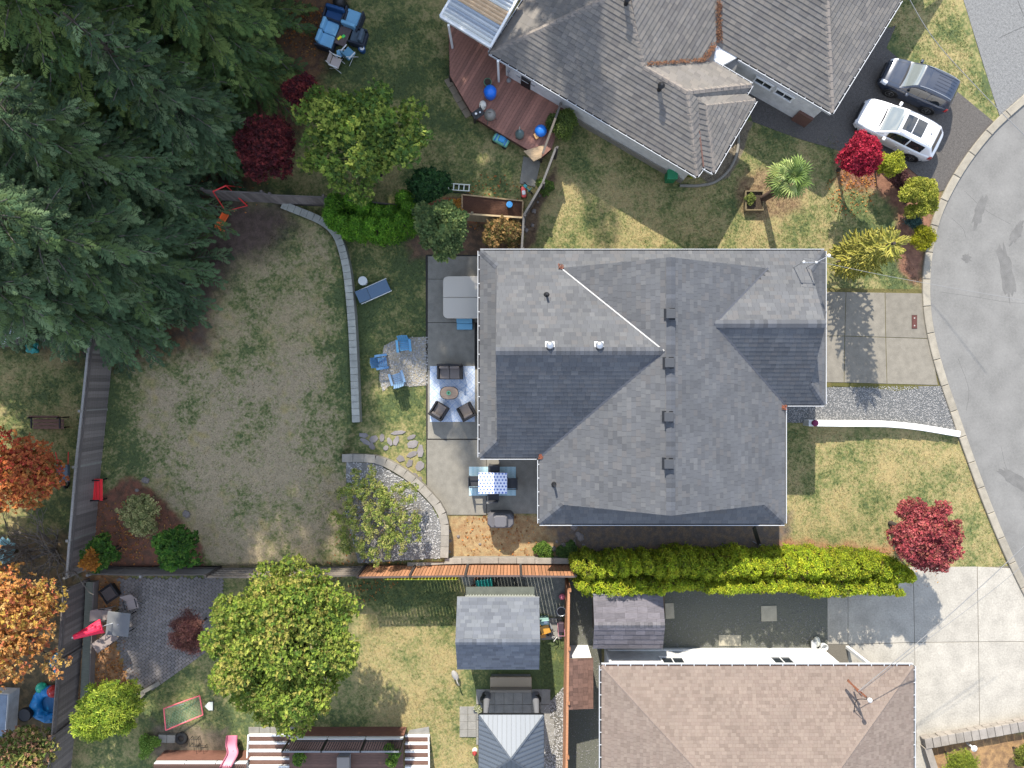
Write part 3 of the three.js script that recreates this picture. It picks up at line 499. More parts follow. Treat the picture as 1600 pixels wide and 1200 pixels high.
  const gd = part(t, 'garage_door', box(.06, 2.1, 3.6, 12.72 - ov + .02, 1.05, -3.2), M.white); for (let i = 0; i < 4; i++) part(gd, 'panel', box(.03, .44, 3.5, 12.72 - ov + .06, .28 + i * .51, -3.2), M.white);
  part(t, 'porch_post', box(.3, E - .1, .3, 12.35, (E - .1) / 2, .42), M.white);
  gutter(t, X3(-1.3, -5.42, E), X3(12.72, -5.42, E), [0, -1], .085); gutter(t, X3(-1.3, -5.42, E), X3(-1.3, 2.99, E), [-1, 0], .1, .62); gutter(t, X3(-1.3, 2.99, E), X3(1.0, 2.99, E), [0, 1], .085); gutter(t, X3(1.12, 3.1, E), X3(1.12, 5.68, E), [-1, 0], .085, .62);
  gutter(t, X3(1.12, 5.68, E), X3(11.1, 5.68, E), [0, 1], .09); gutter(t, X3(11.1, .95, E), X3(11.1, 5.68, E), [1, 0], .09); gutter(t, X3(11.22, .83, E), X3(12.72, .83, E), [0, 1], .08); gutter(t, X3(12.72, -5.42, E), X3(12.72, .83, E), [1, 0], .09);
  // things on the roof
  const onW = (px, py) => { let p = P(px, py, 5); for (let i = 0; i < 6; i++) p = P(px, py, W_(p.x)); return p; };
  const onN = (px, py) => { let p = P(px, py, 5); for (let i = 0; i < 6; i++) p = P(px, py, Nw(p.z)); return p; };
  [[1046, 491, 'first'], [1044, 567, 'second down'], [1043, 651, 'third down'], [1043, 724, 'lowest one']].forEach(([x, y, w]) => {
    const p = onW(x, y), v = thing('roof_vent', `black box vent by the main ridge of the grey house, ${w} of four`, 'roof vent', p.add(V(0, .02, 0)), 0, 'box vents along the main ridge');
    part(v, 'vent_base', box(.42, .03, .42, 0, .01, 0).rotateZ(Math.atan(sw)), M.darkMetal); part(v, 'vent_hood', rbox(.3, .16, .3, 0, .13, 0, .03), mat(RGB(.035, .037, .04), .5, 'fine')); part(v, 'vent_cap', rbox(.34, .03, .34, 0, .225, 0, .012), mat(RGB(.05, .053, .058), .5, 'fine'));
  });
  [[859, 540, 'left'], [936, 540, 'right']].forEach(([x, y, w]) => {
    const p = onN(x, y), v = thing('roof_vent', `shiny round metal vent just above the garden wing ridge, ${w} of two`, 'roof vent', p, 0, 'round metal vents');
    part(v, 'vent_base', box(.34, .02, .34, 0, .02, 0).rotateX(-Math.atan(sn)), M.steel); part(v, 'vent_pipe', cyl(.1, .1, .22, 0, .1, 0), M.steel); part(v, 'vent_dome', new THREE.SphereGeometry(.15, 16, 8, 0, 6.3, 0, 1.7).scale(1, .7, 1).translate(0, .2, 0), M.steel);
  });
  [[854, 461, onN, 'short black pipe standing on the upper slope of the garden wing'], [866, 757, onW, 'slim black pipe near the lower left corner of the grey roof']].forEach(([x, y, f, l]) => { const p = f(x, y), v = thing('vent_pipe', l, 'vent pipe', p); part(v, 'pipe', cyl(.045, .045, .5, 0, .2, 0), M.black); part(v, 'flashing', cyl(.07, .12, .08, 0, .05, 0), M.darkMetal); });
  const onNe = (px, py) => { let p = P(px, py, 4); for (let i = 0; i < 6; i++) p = P(px, py, Ne(p.z)); return p; };
  const A = onNe(1240, 418), a = thing('roof_antenna', 'thin aerial mast with cross arm on the right end of the grey roof', 'antenna', A);
  part(a, 'mast', [stick(V(0, 0, 0), V(-.02, 1.0, -.05), .016), stick(V(.5, 0, .0), V(.46, 1.05, -.03), .016)], M.steel);
  part(a, 'cross_arm', [stick(V(-.06, .95, -.04), V(.5, 1.0, -.04), .014), stick(V(.46, 1.03, -.03), V(1.0, .95, -.3), .014), stick(V(.9, .8, -.34), V(1.12, 1.05, -.2), .012)], M.steel);
  part(a, 'dish', sph(.07, .98, .98, -.3, .8), M.white); part(a, 'insulator', sph(.05, 0, 1, -.05), M.white); part(a, 'insulator', sph(.05, .46, 1.05, -.03), M.white);
}

// ---------------------------------------------------------------- the brown-grey house at the top right, set at an angle
{
  seed(32);
  const t = thing('brown_house', 'brown grey hip roofed house standing askew at the top of the picture', 'house');
  const e = 2.2, ge = 2.2;
  const fit = (a, b, c) => { const n = b.clone().sub(a).cross(c.clone().sub(a)).normalize(), d = n.dot(a); return (px, py) => { let lo = 0, hi = 12; const f = h => n.dot(P(px, py, h)) - d, s = Math.sign(f(0)); let h = 0; const f0 = f(0), f1 = f(10); h = 10 * f0 / (f0 - f1); return P(px, py, h); }; };
  const sol = (p0, dx, dz, pitch) => { const n = V(dx * pitch, 1, dz * pitch).normalize(), d = n.dot(p0); return (px, py) => { const f0 = n.dot(P(px, py, 0)) - d, f1 = n.dot(P(px, py, 10)) - d; return P(px, py, 10 * f0 / (f0 - f1)); }; };
  const on = (q, pts) => pts.map(p => q(...p)), PI = .45, Wc = P(765, 82, e);
  const qSW = sol(Wc, -.512, .859, PI), qNW = sol(Wc, -.859, -.512, PI), hip = qSW(1006, 103), qE = sol(hip, .859, .512, PI), pk = qSW(1074, 143), qG = sol(P(1155, 91, ge), -.512, .859, PI), qGE = sol(P(1300, 176, ge), .859, .512, PI);
  const qBN = fit(P(1175, 132, e), P(1114, 96, e), pk), qBE = fit(P(1089, 275, e), P(1099, 261, e), pk), qBS = fit(pk, P(1175, 133, e), P(1166, 148, e - .1)), c0 = qBS(1086, 152).clone(), c1 = P(1103, 165, c0.y - .06), q2N = fit(c0, c1, P(1181, 157, e - .1)), q2W = fit(c0, c1, P(1115, 270, e)), q2E = fit(c1, P(1115, 270, e), P(1181, 157, e - .1));
  const swF = on(qSW, [[765, 82], [1089, 275], [1074, 143], [1006, 103], [985, -6], [982, -18]]), nwF = on(qNW, [[765, 82], [982, -18], [975, -200], [880, -200], [838, -30]]), eF = on(qE, [[1006, 103], [1114, 97], [1119, 68], [1119, -160], [985, -200], [982, -18], [985, -6]]);
  const bayN = on(qBN, [[1006, 101], [1074, 143], [1175, 132], [1114, 96]]), bayS = on(qBS, [[1074, 143], [1175, 133], [1166, 147], [1088, 153]]), bayE = on(qBE, [[1074, 143], [1090, 153], [1099, 261], [1089, 275]]);
  const b2N = on(q2N, [[1086, 152], [1103, 165], [1181, 157], [1166, 147]]), b2W = on(q2W, [[1086, 152], [1099, 261], [1115, 270], [1103, 165]]), b2E = on(q2E, [[1103, 165], [1115, 270], [1181, 157]]);
  const gSW = on(qG, [[1155, 91], [1300, 176], [1292, 0], [1286, -160], [1119, -160], [1119, 68], [1128, 76]]), gE = on(qGE, [[1300, 176], [1408, 0], [1500, -150], [1286, -160], [1292, 0]]);
  const tones = [L(160, 153, 144), L(153, 147, 139), L(146, 140, 134), L(166, 158, 148), L(157, 151, 144)];
  const roof = roofOf(t, [swF, nwF, eF, bayN, bayS, bayE, b2N, b2W, b2E, gSW, gE], { exposure: .19, tab: .3, tones, vary: .07, patch: .1, lift: .026 }, mat(RGB(.09, .085, .08), .9, 'fine'));
  const cm = mat(L(182, 170, 158), .94, 'fine'), q = (r, i) => r[i];
  caps(roof, swF[2], swF[3], cm, .24, .3, .008, true); caps(roof, swF[3], swF[4], cm, .24, .3, .008, true); caps(roof, swF[4], swF[5], cm, .24, .3, .008, true); caps(roof, swF[1], swF[2], cm, .24, .3, .008, true); caps(roof, swF[0], swF[5], cm, .24, .3, .008, true); caps(roof, bayN[1], bayN[2], cm, .24, .3, .008, true); caps(roof, b2N[1], b2N[2], cm, .24, .3, .008, true); caps(roof, b2W[3], b2W[2], cm, .24, .3, .008, true); caps(roof, gSW[1], gSW[2], cm, .24, .3, .008, true); caps(roof, gSW[2], gSW[3], cm, .24, .3, .008, true);
  part(roof, 'valley_flashing', [bar(b2W[0].clone().add(V(0, .03, 0)), b2W[1].clone().add(V(0, .03, 0)), .06, .02)], mat(L(150, 110, 96), .8, 'fine'));
  { // fallen needles in the valleys
    const gs = []; for (const [a, b, w, n] of [[qG(1123, 0), qG(1123, 66), .16, 320], [qE(1116, 72), qE(1100, 94), .16, 160], [qE(1100, 95), qE(1012, 101), .1, 260]]) for (let i = 0; i < n; i++) { const p = a.clone().lerp(b, R()).add(V((R() + R() - 1) * w, .05 + R() * .05, (R() + R() - 1) * w)); gs.push(paint(box(rr(.04, .09), .012, .02, 0, 0, 0).rotateY(R() * 6).rotateZ(rr(-.4, .4)).translate(p.x, p.y + .02, p.z), pick([L(150, 100, 70), L(120, 84, 66), L(168, 120, 84)]))); }
    part(roof, 'fallen_needles', gs, new THREE.MeshStandardMaterial({ vertexColors: true, roughness: 1 }), 'brown fallen needles lying in the roof valleys', 'stuff');
  }
  const wallPts = [P(790, 92, e), P(1084, 262, e), P(1150, 160, e), P(1112, 110, e), P(1155, 88, ge), P(1292, 166, ge), P(1470, -140, ge), P(900, -260, e)].map(p => [p.x, p.z]);
  part(t, 'wall', prism(wallPts.slice().reverse(), -.1, e - .02), M.whiteWall);
  { const a = P(790, 92, e), b = P(1084, 262, e), d = V(b.x - a.x, 0, b.z - a.z), l = d.length(), o = V(-d.z, 0, d.x).normalize(); part(t, 'foundation', bar(a.clone().setY(.22).addScaledVector(o, .02), b.clone().setY(.22).addScaledVector(o, .02), .08, .5), M.patio);
    const ry = -Math.atan2(d.z, d.x); 
    const c = P(1155, 88, ge), g = P(1292, 166, ge), dd = V(g.x - c.x, 0, g.z - c.z); for (const f of [.36, .6]) { const p = c.clone().lerp(g, f).addScaledVector(o, .03); windowAt(t, p.x, 1.4, p.z, .8, .35, ry); }
    const pl = c.clone().lerp(g, .92).addScaledVector(o, .06); part(t, 'brick_plinth', box(.7, .9, .12, 0, .45, 0).rotateY(ry).translate(pl.x, 0, pl.z), mat(L(150, 110, 96), .9, 'rough')); }
  const por = on(fit(P(1114, 78, 2.0), P(1127, 70, 2.1), P(1147, 112, 1.95)), [[1118, 70], [1112, 96], [1147, 114], [1156, 92], [1130, 76]]);
  part(t, 'porch_roof', deckGeo(por, .08), mat(L(150, 148, 144), .8, 'rough'));
  const perp = [-(275 - 82), (1089 - 765)], G4 = (a, b, o) => gutter(t, a, b, o, .085, .42);
  G4(swF[0], swF[1], perp); G4(gSW[0], gSW[1], perp); G4(gE[0], gE[1], [.86, .5]); G4(bayE[3], bayE[2], [.8, .5]); G4(b2W[1], b2W[2], perp); G4(b2E[1], b2E[2], [.86, .5]); G4(bayN[3], bayN[2], [.53, -.85].map(v => -v * -1)); G4(bayN[2], bayS[2], [.8, .5]); G4(nwF[4], nwF[0], [-.86, -.5]);
  const qs = qSW;
  [[1030, 140, 'black vent pipe with a hood on the brown grey roof near the bay', 'vent_pipe'], [978, 6, 'dark vent box at the ridge of the brown grey roof by the top edge', 'roof_vent']].forEach(([x, y, l, nm]) => { const p = qs(x, y), v = thing(nm, l, 'roof vent', p); part(v, 'pipe', cyl(.09, .09, .5, 0, .2, 0), M.darkMetal); part(v, 'hood', cyl(.05, .15, .12, 0, .48, 0), M.darkMetal); });
}

// ---------------------------------------------------------------- the tan roofed house at the bottom right
{
  seed(33);
  const t = thing('tan_house', 'white walled house with a pinkish tan shingle roof at the bottom', 'house');
  const E = 3.0, x0 = 3.66, x1 = 16.4, z0 = 11.53, z1 = 20.5, s = .34, d = (z1 - z0) / 2, h = E + s * d;
  const A = X3(x0, z0, E), B = X3(x1, z0, E), C = X3(x1, z1, E), D = X3(x0, z1, E), Rw = X3(x0 + d, z0 + d, h), Re = X3(x1 - d, z0 + d, h);
  const tones = [L(170, 152, 138), L(166, 147, 134), L(174, 156, 142), L(168, 150, 137), L(158, 140, 127)];
  const roof = roofOf(t, [[A, B, Re, Rw], [D, Rw, Re, C], [A, Rw, D], [B, C, Re]], { exposure: .13, tab: .17, tones, vary: .05, patch: .1, lift: .012 }, mat(L(160, 134, 124), .9, 'fine'));
  const cm = mat(L(167, 149, 136), .94, 'fine'); caps(roof, A, Rw, cm, .22, .3, .006, true); caps(roof, B, Re, cm, .22, .3, .006, true); caps(roof, Rw, Re, cm, .22, .3, .006, true); caps(roof, C, Re, cm, .22, .3, .006, true); caps(roof, D, Rw, cm, .22, .3, .006, true);
  part(t, 'wall', prism([[x0 + .5, z0 + .36], [x0 + .5, z1 - .4], [13.0, z1 - .4], [13.0, z0 + 4.2], [13.9, z0 + 4.2], [13.9, z0 + .36]], -.1, E - .02), M.whiteWall);
  part(t, 'soffit', prism([[x0 + .02, z0 + .02], [x0 + .02, z1 - .02], [x1 - .02, z1 - .02], [x1 - .02, z0 + .02]], E - .13, E - .105), M.white);
  const wz = z0 + .36;
  windowAt(t, 6.9, 1.6, wz, .95, .8, Math.PI); windowAt(t, 11.6, 1.55, wz, .85, .8, Math.PI);
  part(t, 'trim_board', [box(9.7, .12, .05, 9.05, .3, wz - .02), box(.1, 2.6, .06, x0 + .54, 1.4, wz - .03), box(.1, 2.6, .06, 13.86, 1.4, wz - .03)], M.white);
  const post = part(t, 'porch_post', box(.13, E - .14, .13, 15.1, (E - .14) / 2, z0 + .33), M.white); part(t, 'porch_post', box(.13, E - .14, .13, 16.1, (E - .14) / 2, z1 - .5), M.white); part(t, 'porch_beam', box(2.4, .22, .14, 15.1, E - .25, z0 + .3), M.white);
  part(t, 'vent_pipe', [stick(V(13.5, .25, wz - .02), V(13.5, .25, wz - .4), .12, 14), box(.6, .5, .3, 13.25, .25, wz - .25).scale(1, 1, 1)].slice(0, 1), mat(RGB(.55, .55, .54), .5, 'fine'));
  gutter(t, A, B, [0, -1], .1, .52); gutter(t, D, A, [-1, 0], .1, .52); gutter(t, B, C, [1, 0], .1, .52);
  const R1 = P(1337, 1078, 3.75), m = thing('roof_mast', 'leaning wooden service mast with wires on the tan roof', 'service mast', R1);
  part(m, 'mast', stick(V(.1, -.3, .1), V(.1, .9, 0), .035), M.steel); part(m, 'brace', [bar(V(-.3, -.05, -.35), V(.08, .7, -.02), .07), bar(V(-.3, -.02, -.4), V(.2, .1, .2), .06)], mat(L(160, 100, 70), .9, 'wood')); part(m, 'cap', sph(.09, .1, .92, 0), M.white); part(m, 'cable', rod([V(.1, .85, 0), V(-.1, .4, .2), V(-.05, .02, .6), V(0, -.1, .9)], .015), M.black);
}

// ---------------------------------------------------------------- sheds and the gazebo at the bottom
function gableShed(o) {                              // ridge along x
  const t = thing(o.name, o.label, 'shed'), { x0, x1, z0, z1, e, r } = o, zm = (z0 + z1) / 2;
  const faces = [[X3(x0, z0, e), X3(x1, z0, e), X3(x1, zm, r), X3(x0, zm, r)], [X3(x1, z1, e), X3(x0, z1, e), X3(x0, zm, r), X3(x1, zm, r)]];
  const roof = part(t, 'roof', faces.map(f => deckGeo(f, .07)), o.deck);
  for (const f of faces) o.single ? singles(roof, f, o.sh, o.mats) : part(roof, 'shingles', shingleGeo(f, o.sh), SM, null, 'stuff');
  caps(roof, X3(x0, zm, r), X3(x1, zm, r), o.cap, .24);
  const i = o.inset ?? .2, ww = part(t, 'wall', prism([[x0 + i, z0 + i], [x0 + i, z1 - i], [x1 - i, z1 - i], [x1 - i, z0 + i]], -.05, e - .03), o.wall);
  for (const zf of [z0 - .016, z1 + .016]) part(t, 'fascia', box(x1 - x0 + .02, .1, .03, (x0 + x1) / 2, e - .06, zf), o.trim ?? M.greyTrim);
  return t;
}
function singles(roof, poly, o, mats) {              // large shingles, each a piece of its own
  const all = shingleGeo(poly, o), p = all.attributes.position, c = all.attributes.color; let start = 0, key = null, gs = [];
  // tabs are told apart by their tone
  const cut = (a, b) => { const g = new THREE.BufferGeometry(); for (const k of ['position', 'normal', 'uv']) { const at = all.attributes[k], s = at.itemSize; g.setAttribute(k, new THREE.BufferAttribute(at.array.slice(a * s, b * s), s)); } g.userData.done = true; gs.push(g); };
  for (let i = 0; i < p.count; i += 3) { const k = c.getX(i); const same = key !== null && (Math.abs(k - key) < 1e-7 || Math.abs(k - key * .4) < 1e-7); if (!same) { if (key !== null) cut(start, i); start = i; key = k; } }
  cut(start, p.count); for (const g of gs) part(roof, 'shingle', g, pick(mats));
}
seed(34);
{
  const tn = [L(134, 139, 148), L(126, 131, 140), L(142, 147, 154)];
  const t = gableShed({ name: 'garden_shed', label: 'blue grey shingled garden shed with a pale fringed front beside the toy corner', x0: -2.30, x1: 1.14, z0: 8.98, z1: 11.96, e: 2.2, r: 3.2, deck: mat(RGB(.06, .06, .065), .9), sh: { exposure: .15, tab: .3, tones: tn, vary: .1, patch: .15, lift: .012 }, cap: mat(L(130, 136, 146), .9), wall: mat(L(190, 192, 170), .8, 'rough'), inset: .22 });
  const sage = mat(L(128, 132, 116), .8, 'rough'); part(t, 'canopy', box(2.9, .05, .36, -.5, 1.98, 8.76), sage); part(t, 'trim_board', box(2.95, .1, .03, -.5, 2.0, 8.955), mat(L(214, 216, 200), .7)); for (let i = 0; i < 24; i++) part(t, 'trim_bead', cyl(.03, .03, .05, -1.86 + i * .118, 2.03, 8.92, 8), mat(L(214, 216, 200), .7));
  part(t, 'door', box(.9, 1.8, .04, .3, .95, 9.18), mat(L(120, 128, 110), .8, 'wood'));
  const sm = shades(mat(L(150, 144, 150), .95, 'wood'), [.86, .95, 1, 1.08, .78]);
  const s2 = gableShed({ name: 'garden_shed', label: 'weathered grey shake roofed shed half in the shade of the hedge', x0: 3.42, x1: 6.36, z0: 8.9, z1: 11.14, e: 2.05, r: 2.5, deck: mat(RGB(.05, .05, .055), .9), single: true, sh: { exposure: .24, tab: .42, tones: [RGB(1, 1, 1)], vary: .2, patch: .1, lift: .025 }, mats: sm, cap: mat(L(150, 146, 150), .95, 'wood'), wall: M.greyWood });
  part(s2, 'ramp', [box(.4, .06, .95, 6.62, .25, 9.75).rotateZ(0), box(.36, .02, .9, 6.62, .29, 9.75)], M.timber);
  part(s2, 'door', box(.03, 1.6, .9, 6.18, .85, 9.75), M.timber);
}
{ // low lean-to with brown shakes
  const t = thing('storage_lean_to', 'narrow brown shake roofed store with a white end beside the red fence', 'shed');
  const a = P(887, 1029, 1.75), b = P(927, 1029, 1.6), c = P(927, 1108, 1.6), d = P(887, 1108, 1.75); a.y = d.y = 1.8; b.y = c.y = 1.55;
  const roof = part(t, 'roof', deckGeo([a, b, c, d], .07), M.timber), sm = shades(mat(L(160, 122, 106), .95, 'wood'), [.8, .9, 1, 1.1, .7]);
  singles(roof, [b, c, d, a], { exposure: .23, tab: .2, tones: [RGB(1, 1, 1)], vary: .2, lift: .02, tabVar: .2 }, sm);
  part(t, 'wall', prism([[a.x + .06, a.z + .06], [a.x + .06, d.z - .06], [b.x - .06, d.z - .06], [b.x - .06, a.z + .06]], -.05, 1.5), M.white);
}
{ // gazebo
  seed(36);
  const t = thing('gazebo', 'blue grey metal hip roofed gazebo with curtains and bench at the bottom edge', 'gazebo');
  const e = 2.3, x0 = -1.38, x1 = 1.32, z0 = 13.85, z1 = 16.55, ap = X3(-.05, 15.12, 3.35), A = X3(x0, z0, e), B = X3(x1, z0, e), C = X3(x1, z1, e), D = X3(x0, z1, e);
  const gm = mat(L(126, 136, 148), .5, 'fine', { metalness: .1 }), roof = part(t, 'roof', [[A, B, ap], [B, C, ap], [C, D, ap], [D, A, ap]].map(f => deckGeo(f, .04)), gm);
  for (const [p, q] of [[A, B], [B, C], [C, D], [D, A]]) {   // standing-seam panels
    const u = q.clone().sub(p), l = u.length(); u.normalize(); const n = 14, m = ap.clone().sub(p), along = m.dot(u), foot = p.clone().addScaledVector(u, along), up = ap.clone().sub(foot), sl = up.length(); up.normalize(); const nn = u.clone().cross(up); if (nn.y < 0) nn.negate();
    const pl = [[0, 0], [l, 0], [along, sl]], pm = shades(gm, [.97, 1, 1.03]);
    for (let i = 0; i < n; i++) {
      const c = clip(clip(pl, -1, 0, -i * l / n - .008), 1, 0, (i + 1) * l / n - .008); if (c.length < 3) continue;
      const w = c.map(k => p.clone().addScaledVector(u, k[0]).addScaledVector(up, k[1]).addScaledVector(nn, .022));
      const pa = part(roof, 'roof_panel', deckGeo(w, .014), pick(pm));
      const x = i * l / n, top = x < along ? sl * x / along : sl * (l - x) / (l - along);
      if (i) part(roof, 'seam', bar(p.clone().addScaledVector(u, x).addScaledVector(nn, .03), p.clone().addScaledVector(u, x).addScaledVector(up, top).addScaledVector(nn, .03), .016, .03), tint(gm, .8)); 
    }
  }
  for (const a of [A, B, C, D]) part(roof, 'hip_cap', bar(a.clone().add(V(0, .05, 0)), ap.clone().add(V(0, .05, 0)), .06, .03), tint(gm, .75));
  for (const [p, q] of [[A, B], [B, C], [C, D], [D, A]]) part(t, 'beam', bar(p.clone().add(V(0, -.06, 0)), q.clone().add(V(0, -.06, 0)), .06, .12), M.darkMetal);
  for (const [x, z] of [[x0 + .15, z0 + .15], [x1 - .15, z0 + .15], [x0 + .15, z1 - .15], [x1 - .15, z1 - .15]]) { part(t, 'post', box(.1, e - .1, .1, x, e / 2 - .05, z), M.darkMetal); part(t, 'curtain', [cyl(.1, .17, 1.9, x + (x < 0 ? .12 : -.12), 1.15, z - .06, 9)], mat(RGB(.16, .165, .18), .95, 'fine')); }
  const b = thing('bench', 'long low beige cushioned bench under the front edge of the gazebo', 'bench', V(-.05, 0, 13.15)); part(b, 'seat', rbox(1.85, .12, .5, 0, .42, .12, .04), mat(S(120, 116, 112), .9, 'fine')); part(b, 'backrest', rbox(1.85, .4, .12, 0, .62, .36, .05), mat(L(170, 160, 144), .9, 'fine')); part(b, 'base', box(1.75, .34, .4, 0, .18, .12), M.greyTrim);
  for (const [px, w] of [[757, 'left'], [839, 'right']]) { const p = P(px, 1092, .5), k = thing('planter', `dark ball shaped planter on the paving, ${w} of the gazebo bench`, 'planter', V(p.x, 0, p.z)); part(k, 'pot', cyl(.16, .12, .45, 0, .23, 0), M.black); part(k, 'shrub', new THREE.IcosahedronGeometry(.2, 2).translate(0, .55, 0), mat(RGB(.015, .02, .015), .9, 'stone', { bumpScale: .03 })); }
  const cells = []; for (let i = 0; i < 8; i++) for (let j = 0; j < 2; j++) cells.push(rect(744 + i * 14.5, 1077 + j * 24, 744 + (i + 1) * 14.5, 1077 + (j + 1) * 24));
  for (let i = 0; i < 2; i++) for (let j = 0; j < 4; j++) cells.push(rect(718 + i * 13, 1104 + j * 12, 718 + (i + 1) * 13, 1104 + (j + 1) * 12)); for (let j = 0; j < 3; j++) cells.push(rect(744, 1125 + j * 13, 757, 1138 + j * 13)); for (let j = 0; j < 2; j++) cells.push(rect(844, 1124 + j * 20, 866, 1144 + j * 20)); cells.push(rect(760, 1126, 842, 1200));
  slabs('gazebo_paving', cells, .04, M.paver, .006, .08);
}

// ---------------------------------------------------------------- fences
function boardFence(o) {                              // a, b: ends on the ground (px); boards stand on it, one piece each
  const t = thing('fence', o.label, 'fence'), pts = o.px.map(([x, y]) => o.flat ? P(x, y, 0) : G(x, y)), ms = o.mats, geo = {};
  for (let s = 0; s < pts.length - 1; s++) {
    const a = pts[s], b = pts[s + 1], d = b.clone().sub(a).setY(0), l = d.length(), ry = -Math.atan2(d.z, d.x), u = d.clone().normalize(), nn = V(-u.z, 0, u.x).multiplyScalar(o.face ?? 1);
    const n = Math.max(1, Math.round(l / o.pitch)), w = l / n - o.gap, H = o.h;
    const g = part.geo ?? null, bg = join(new THREE.BoxGeometry(w, H, .022)); bg.userData.done = true;
    for (let i = 0; i < n; i++) {
      const p = a.clone().lerp(b, (i + .5) / n), k = rr(-.012, .012); const m = part(t, 'board', bg, pick(ms));
      m.position.set(p.x + nn.x * (.03 + rr(0, .006)), p.y + H / 2 + .04 + k, p.z + nn.z * (.03 + rr(0, .006))); m.rotation.y = ry + rr(-.015, .015); m.rotation.z = rr(-.004, .004);
    }
    for (const f of o.rails ?? [.15, .5, .92]) part(t, 'rail', bar(a.clone().add(V(0, H * f + .04, 0)), b.clone().add(V(0, H * f + .04, 0)), .06, .09), o.railMat ?? ms[0]);
    if (o.top) part(t, 'top_rail', bar(a.clone().add(V(0, H + .07, 0)).addScaledVector(nn, .01), b.clone().add(V(0, H + .07, 0)).addScaledVector(nn, .01), o.top, .04), o.topMat ?? ms[0]);
    if (o.kick) part(t, 'base_rail', bar(a.clone().add(V(0, .1, 0)).addScaledVector(nn, .07), b.clone().add(V(0, .1, 0)).addScaledVector(nn, .07), o.kick, .16), o.topMat ?? ms[0]);
    const np = Math.max(1, Math.round(l / (o.post ?? 2.4)));
    for (let i = 0; i <= np; i++) { if (i === 0 && s > 0) continue; const p = a.clone().lerp(b, i / np); part(t, 'post', box(.1, H + .16, .1, p.x - nn.x * (o.postIn ? -.07 : .04), p.y + (H + .16) / 2, p.z - nn.z * (o.postIn ? -.07 : .04), ry), o.postMat ?? ms[0]); }
  }
  return t;
}
seed(41);
const ow = shades(M.oldWood, [.75, .9, 1, 1.12, 1.25]), gw = shades(M.greyWood, [.75, .9, 1, 1.12]), rw = shades(M.redWood, [.85, .95, 1, 1.08, 1.15]);
boardFence({ label: 'long grey weathered board fence down the left side of the back garden', px: [[196, 470], [178, 553], [169, 640], [160, 722], [151, 830], [146, 885]], h: 1.85, pitch: .142, gap: .006, mats: ow, rails: [.9], top: .09, topMat: mat(S(120, 126, 140), .9, 'wood'), kick: .05, postMat: mat(S(112, 118, 128), .9, 'wood'), postIn: true, post: 2.5 });
boardFence({ label: 'dark weathered board fence running down left of the lower brick terrace', px: [[138, 905], [130, 1010], [121, 1120], [111, 1215]], h: 1.7, pitch: .142, gap: .006, mats: ow, rails: [.9], top: .05, post: 2.5 });
boardFence({ label: 'smooth slate grey panel fence above the brick terrace', px: [[160, 887], [240, 889], [345, 888]], h: 1.0, pitch: 1.1, gap: .012, mats: shades(mat(S(112, 118, 132), .8, 'fine'), [1, .95, 1.04]), rails: [.9], top: .07, topMat: M.greyWood, post: 2.2, face: -1, kick: .09 });
boardFence({ label: 'pale grey weathered slatted fence between the red fence and the big tree', px: [[345, 887], [460, 887], [574, 884]], h: 1.5, pitch: .2, gap: .06, mats: gw, rails: [.06, .28, .5, .72, .94], railMat: mat(L(190, 176, 160), .9, 'wood'), top: .06, topMat: gw[3], post: 2.3, face: 1 });
boardFence({ label: 'red brown stained picket fence behind the cream concrete wall', px: [[574, 883], [651, 882], [732, 881], [813, 881], [893, 882]], h: 2.0, pitch: .15, gap: .022, mats: rw, rails: [.1, .9], railMat: mat(L(110, 80, 66), .9, 'wood'), top: .07, topMat: mat(L(130, 112, 108), .9, 'wood'), postMat: mat(RGB(.05, .04, .035), .9, 'wood'), post: 3, postIn: true, face: -1 });
boardFence({ label: 'thin orange brown fence running down beside the two small sheds', px: [[884, 904], [883, 990], [882, 1070], [881, 1150], [880, 1230]], h: 1.75, pitch: .15, gap: .02, mats: rw, rails: [.3, .9], railMat: rw[3], top: .1, topMat: rw[4], post: 2.4, face: 1 });
boardFence({ label: 'grey picket fence slanting from the red deck down to the grey house', px: [[866, 247], [846, 300], [818, 348], [815, 398]], h: 1.35, pitch: .14, gap: .012, mats: shades(mat(L(130, 124, 118), .9, 'wood'), [.85, 1, 1.1]), rails: [.9], top: .09, topMat: mat(L(146, 142, 138), .9, 'wood'), post: 2.2, face: 1 });
boardFence({ label: 'low weathered board fence below the raised bed of the upper garden', px: [[655, 336], [740, 345], [817, 350]], h: 1.2, pitch: .14, gap: .01, mats: shades(mat(S(120, 116, 106), .9, 'wood'), [.85, 1, 1.1]), rails: [.9], top: .07, topMat: mat(S(150, 140, 124), .9, 'wood'), post: 2.4, face: 1 });
boardFence({ label: 'dark old board fence behind the maroon trees at the top of the high lawn', px: [[340, 312], [428, 316], [440, 319], [520, 322], [655, 336]], h: 1.5, pitch: .14, gap: .01, mats: ow, rails: [.9], top: .06, post: 2.4, face: 1 });
{ const t = thing('kerb_board', 'long grey timber sleeper lying along the foot of the lower left fence', 'sleeper'); part(t, 'timber', bar(P(143, 908, .15), P(133, 1115, .15), .34, .3), mat(S(96, 106, 110), .9, 'wood')); part(t, 'edge_rail', bar(P(150, 908, .2), P(141, 1115, .2), .05, .36), M.oldWood); }

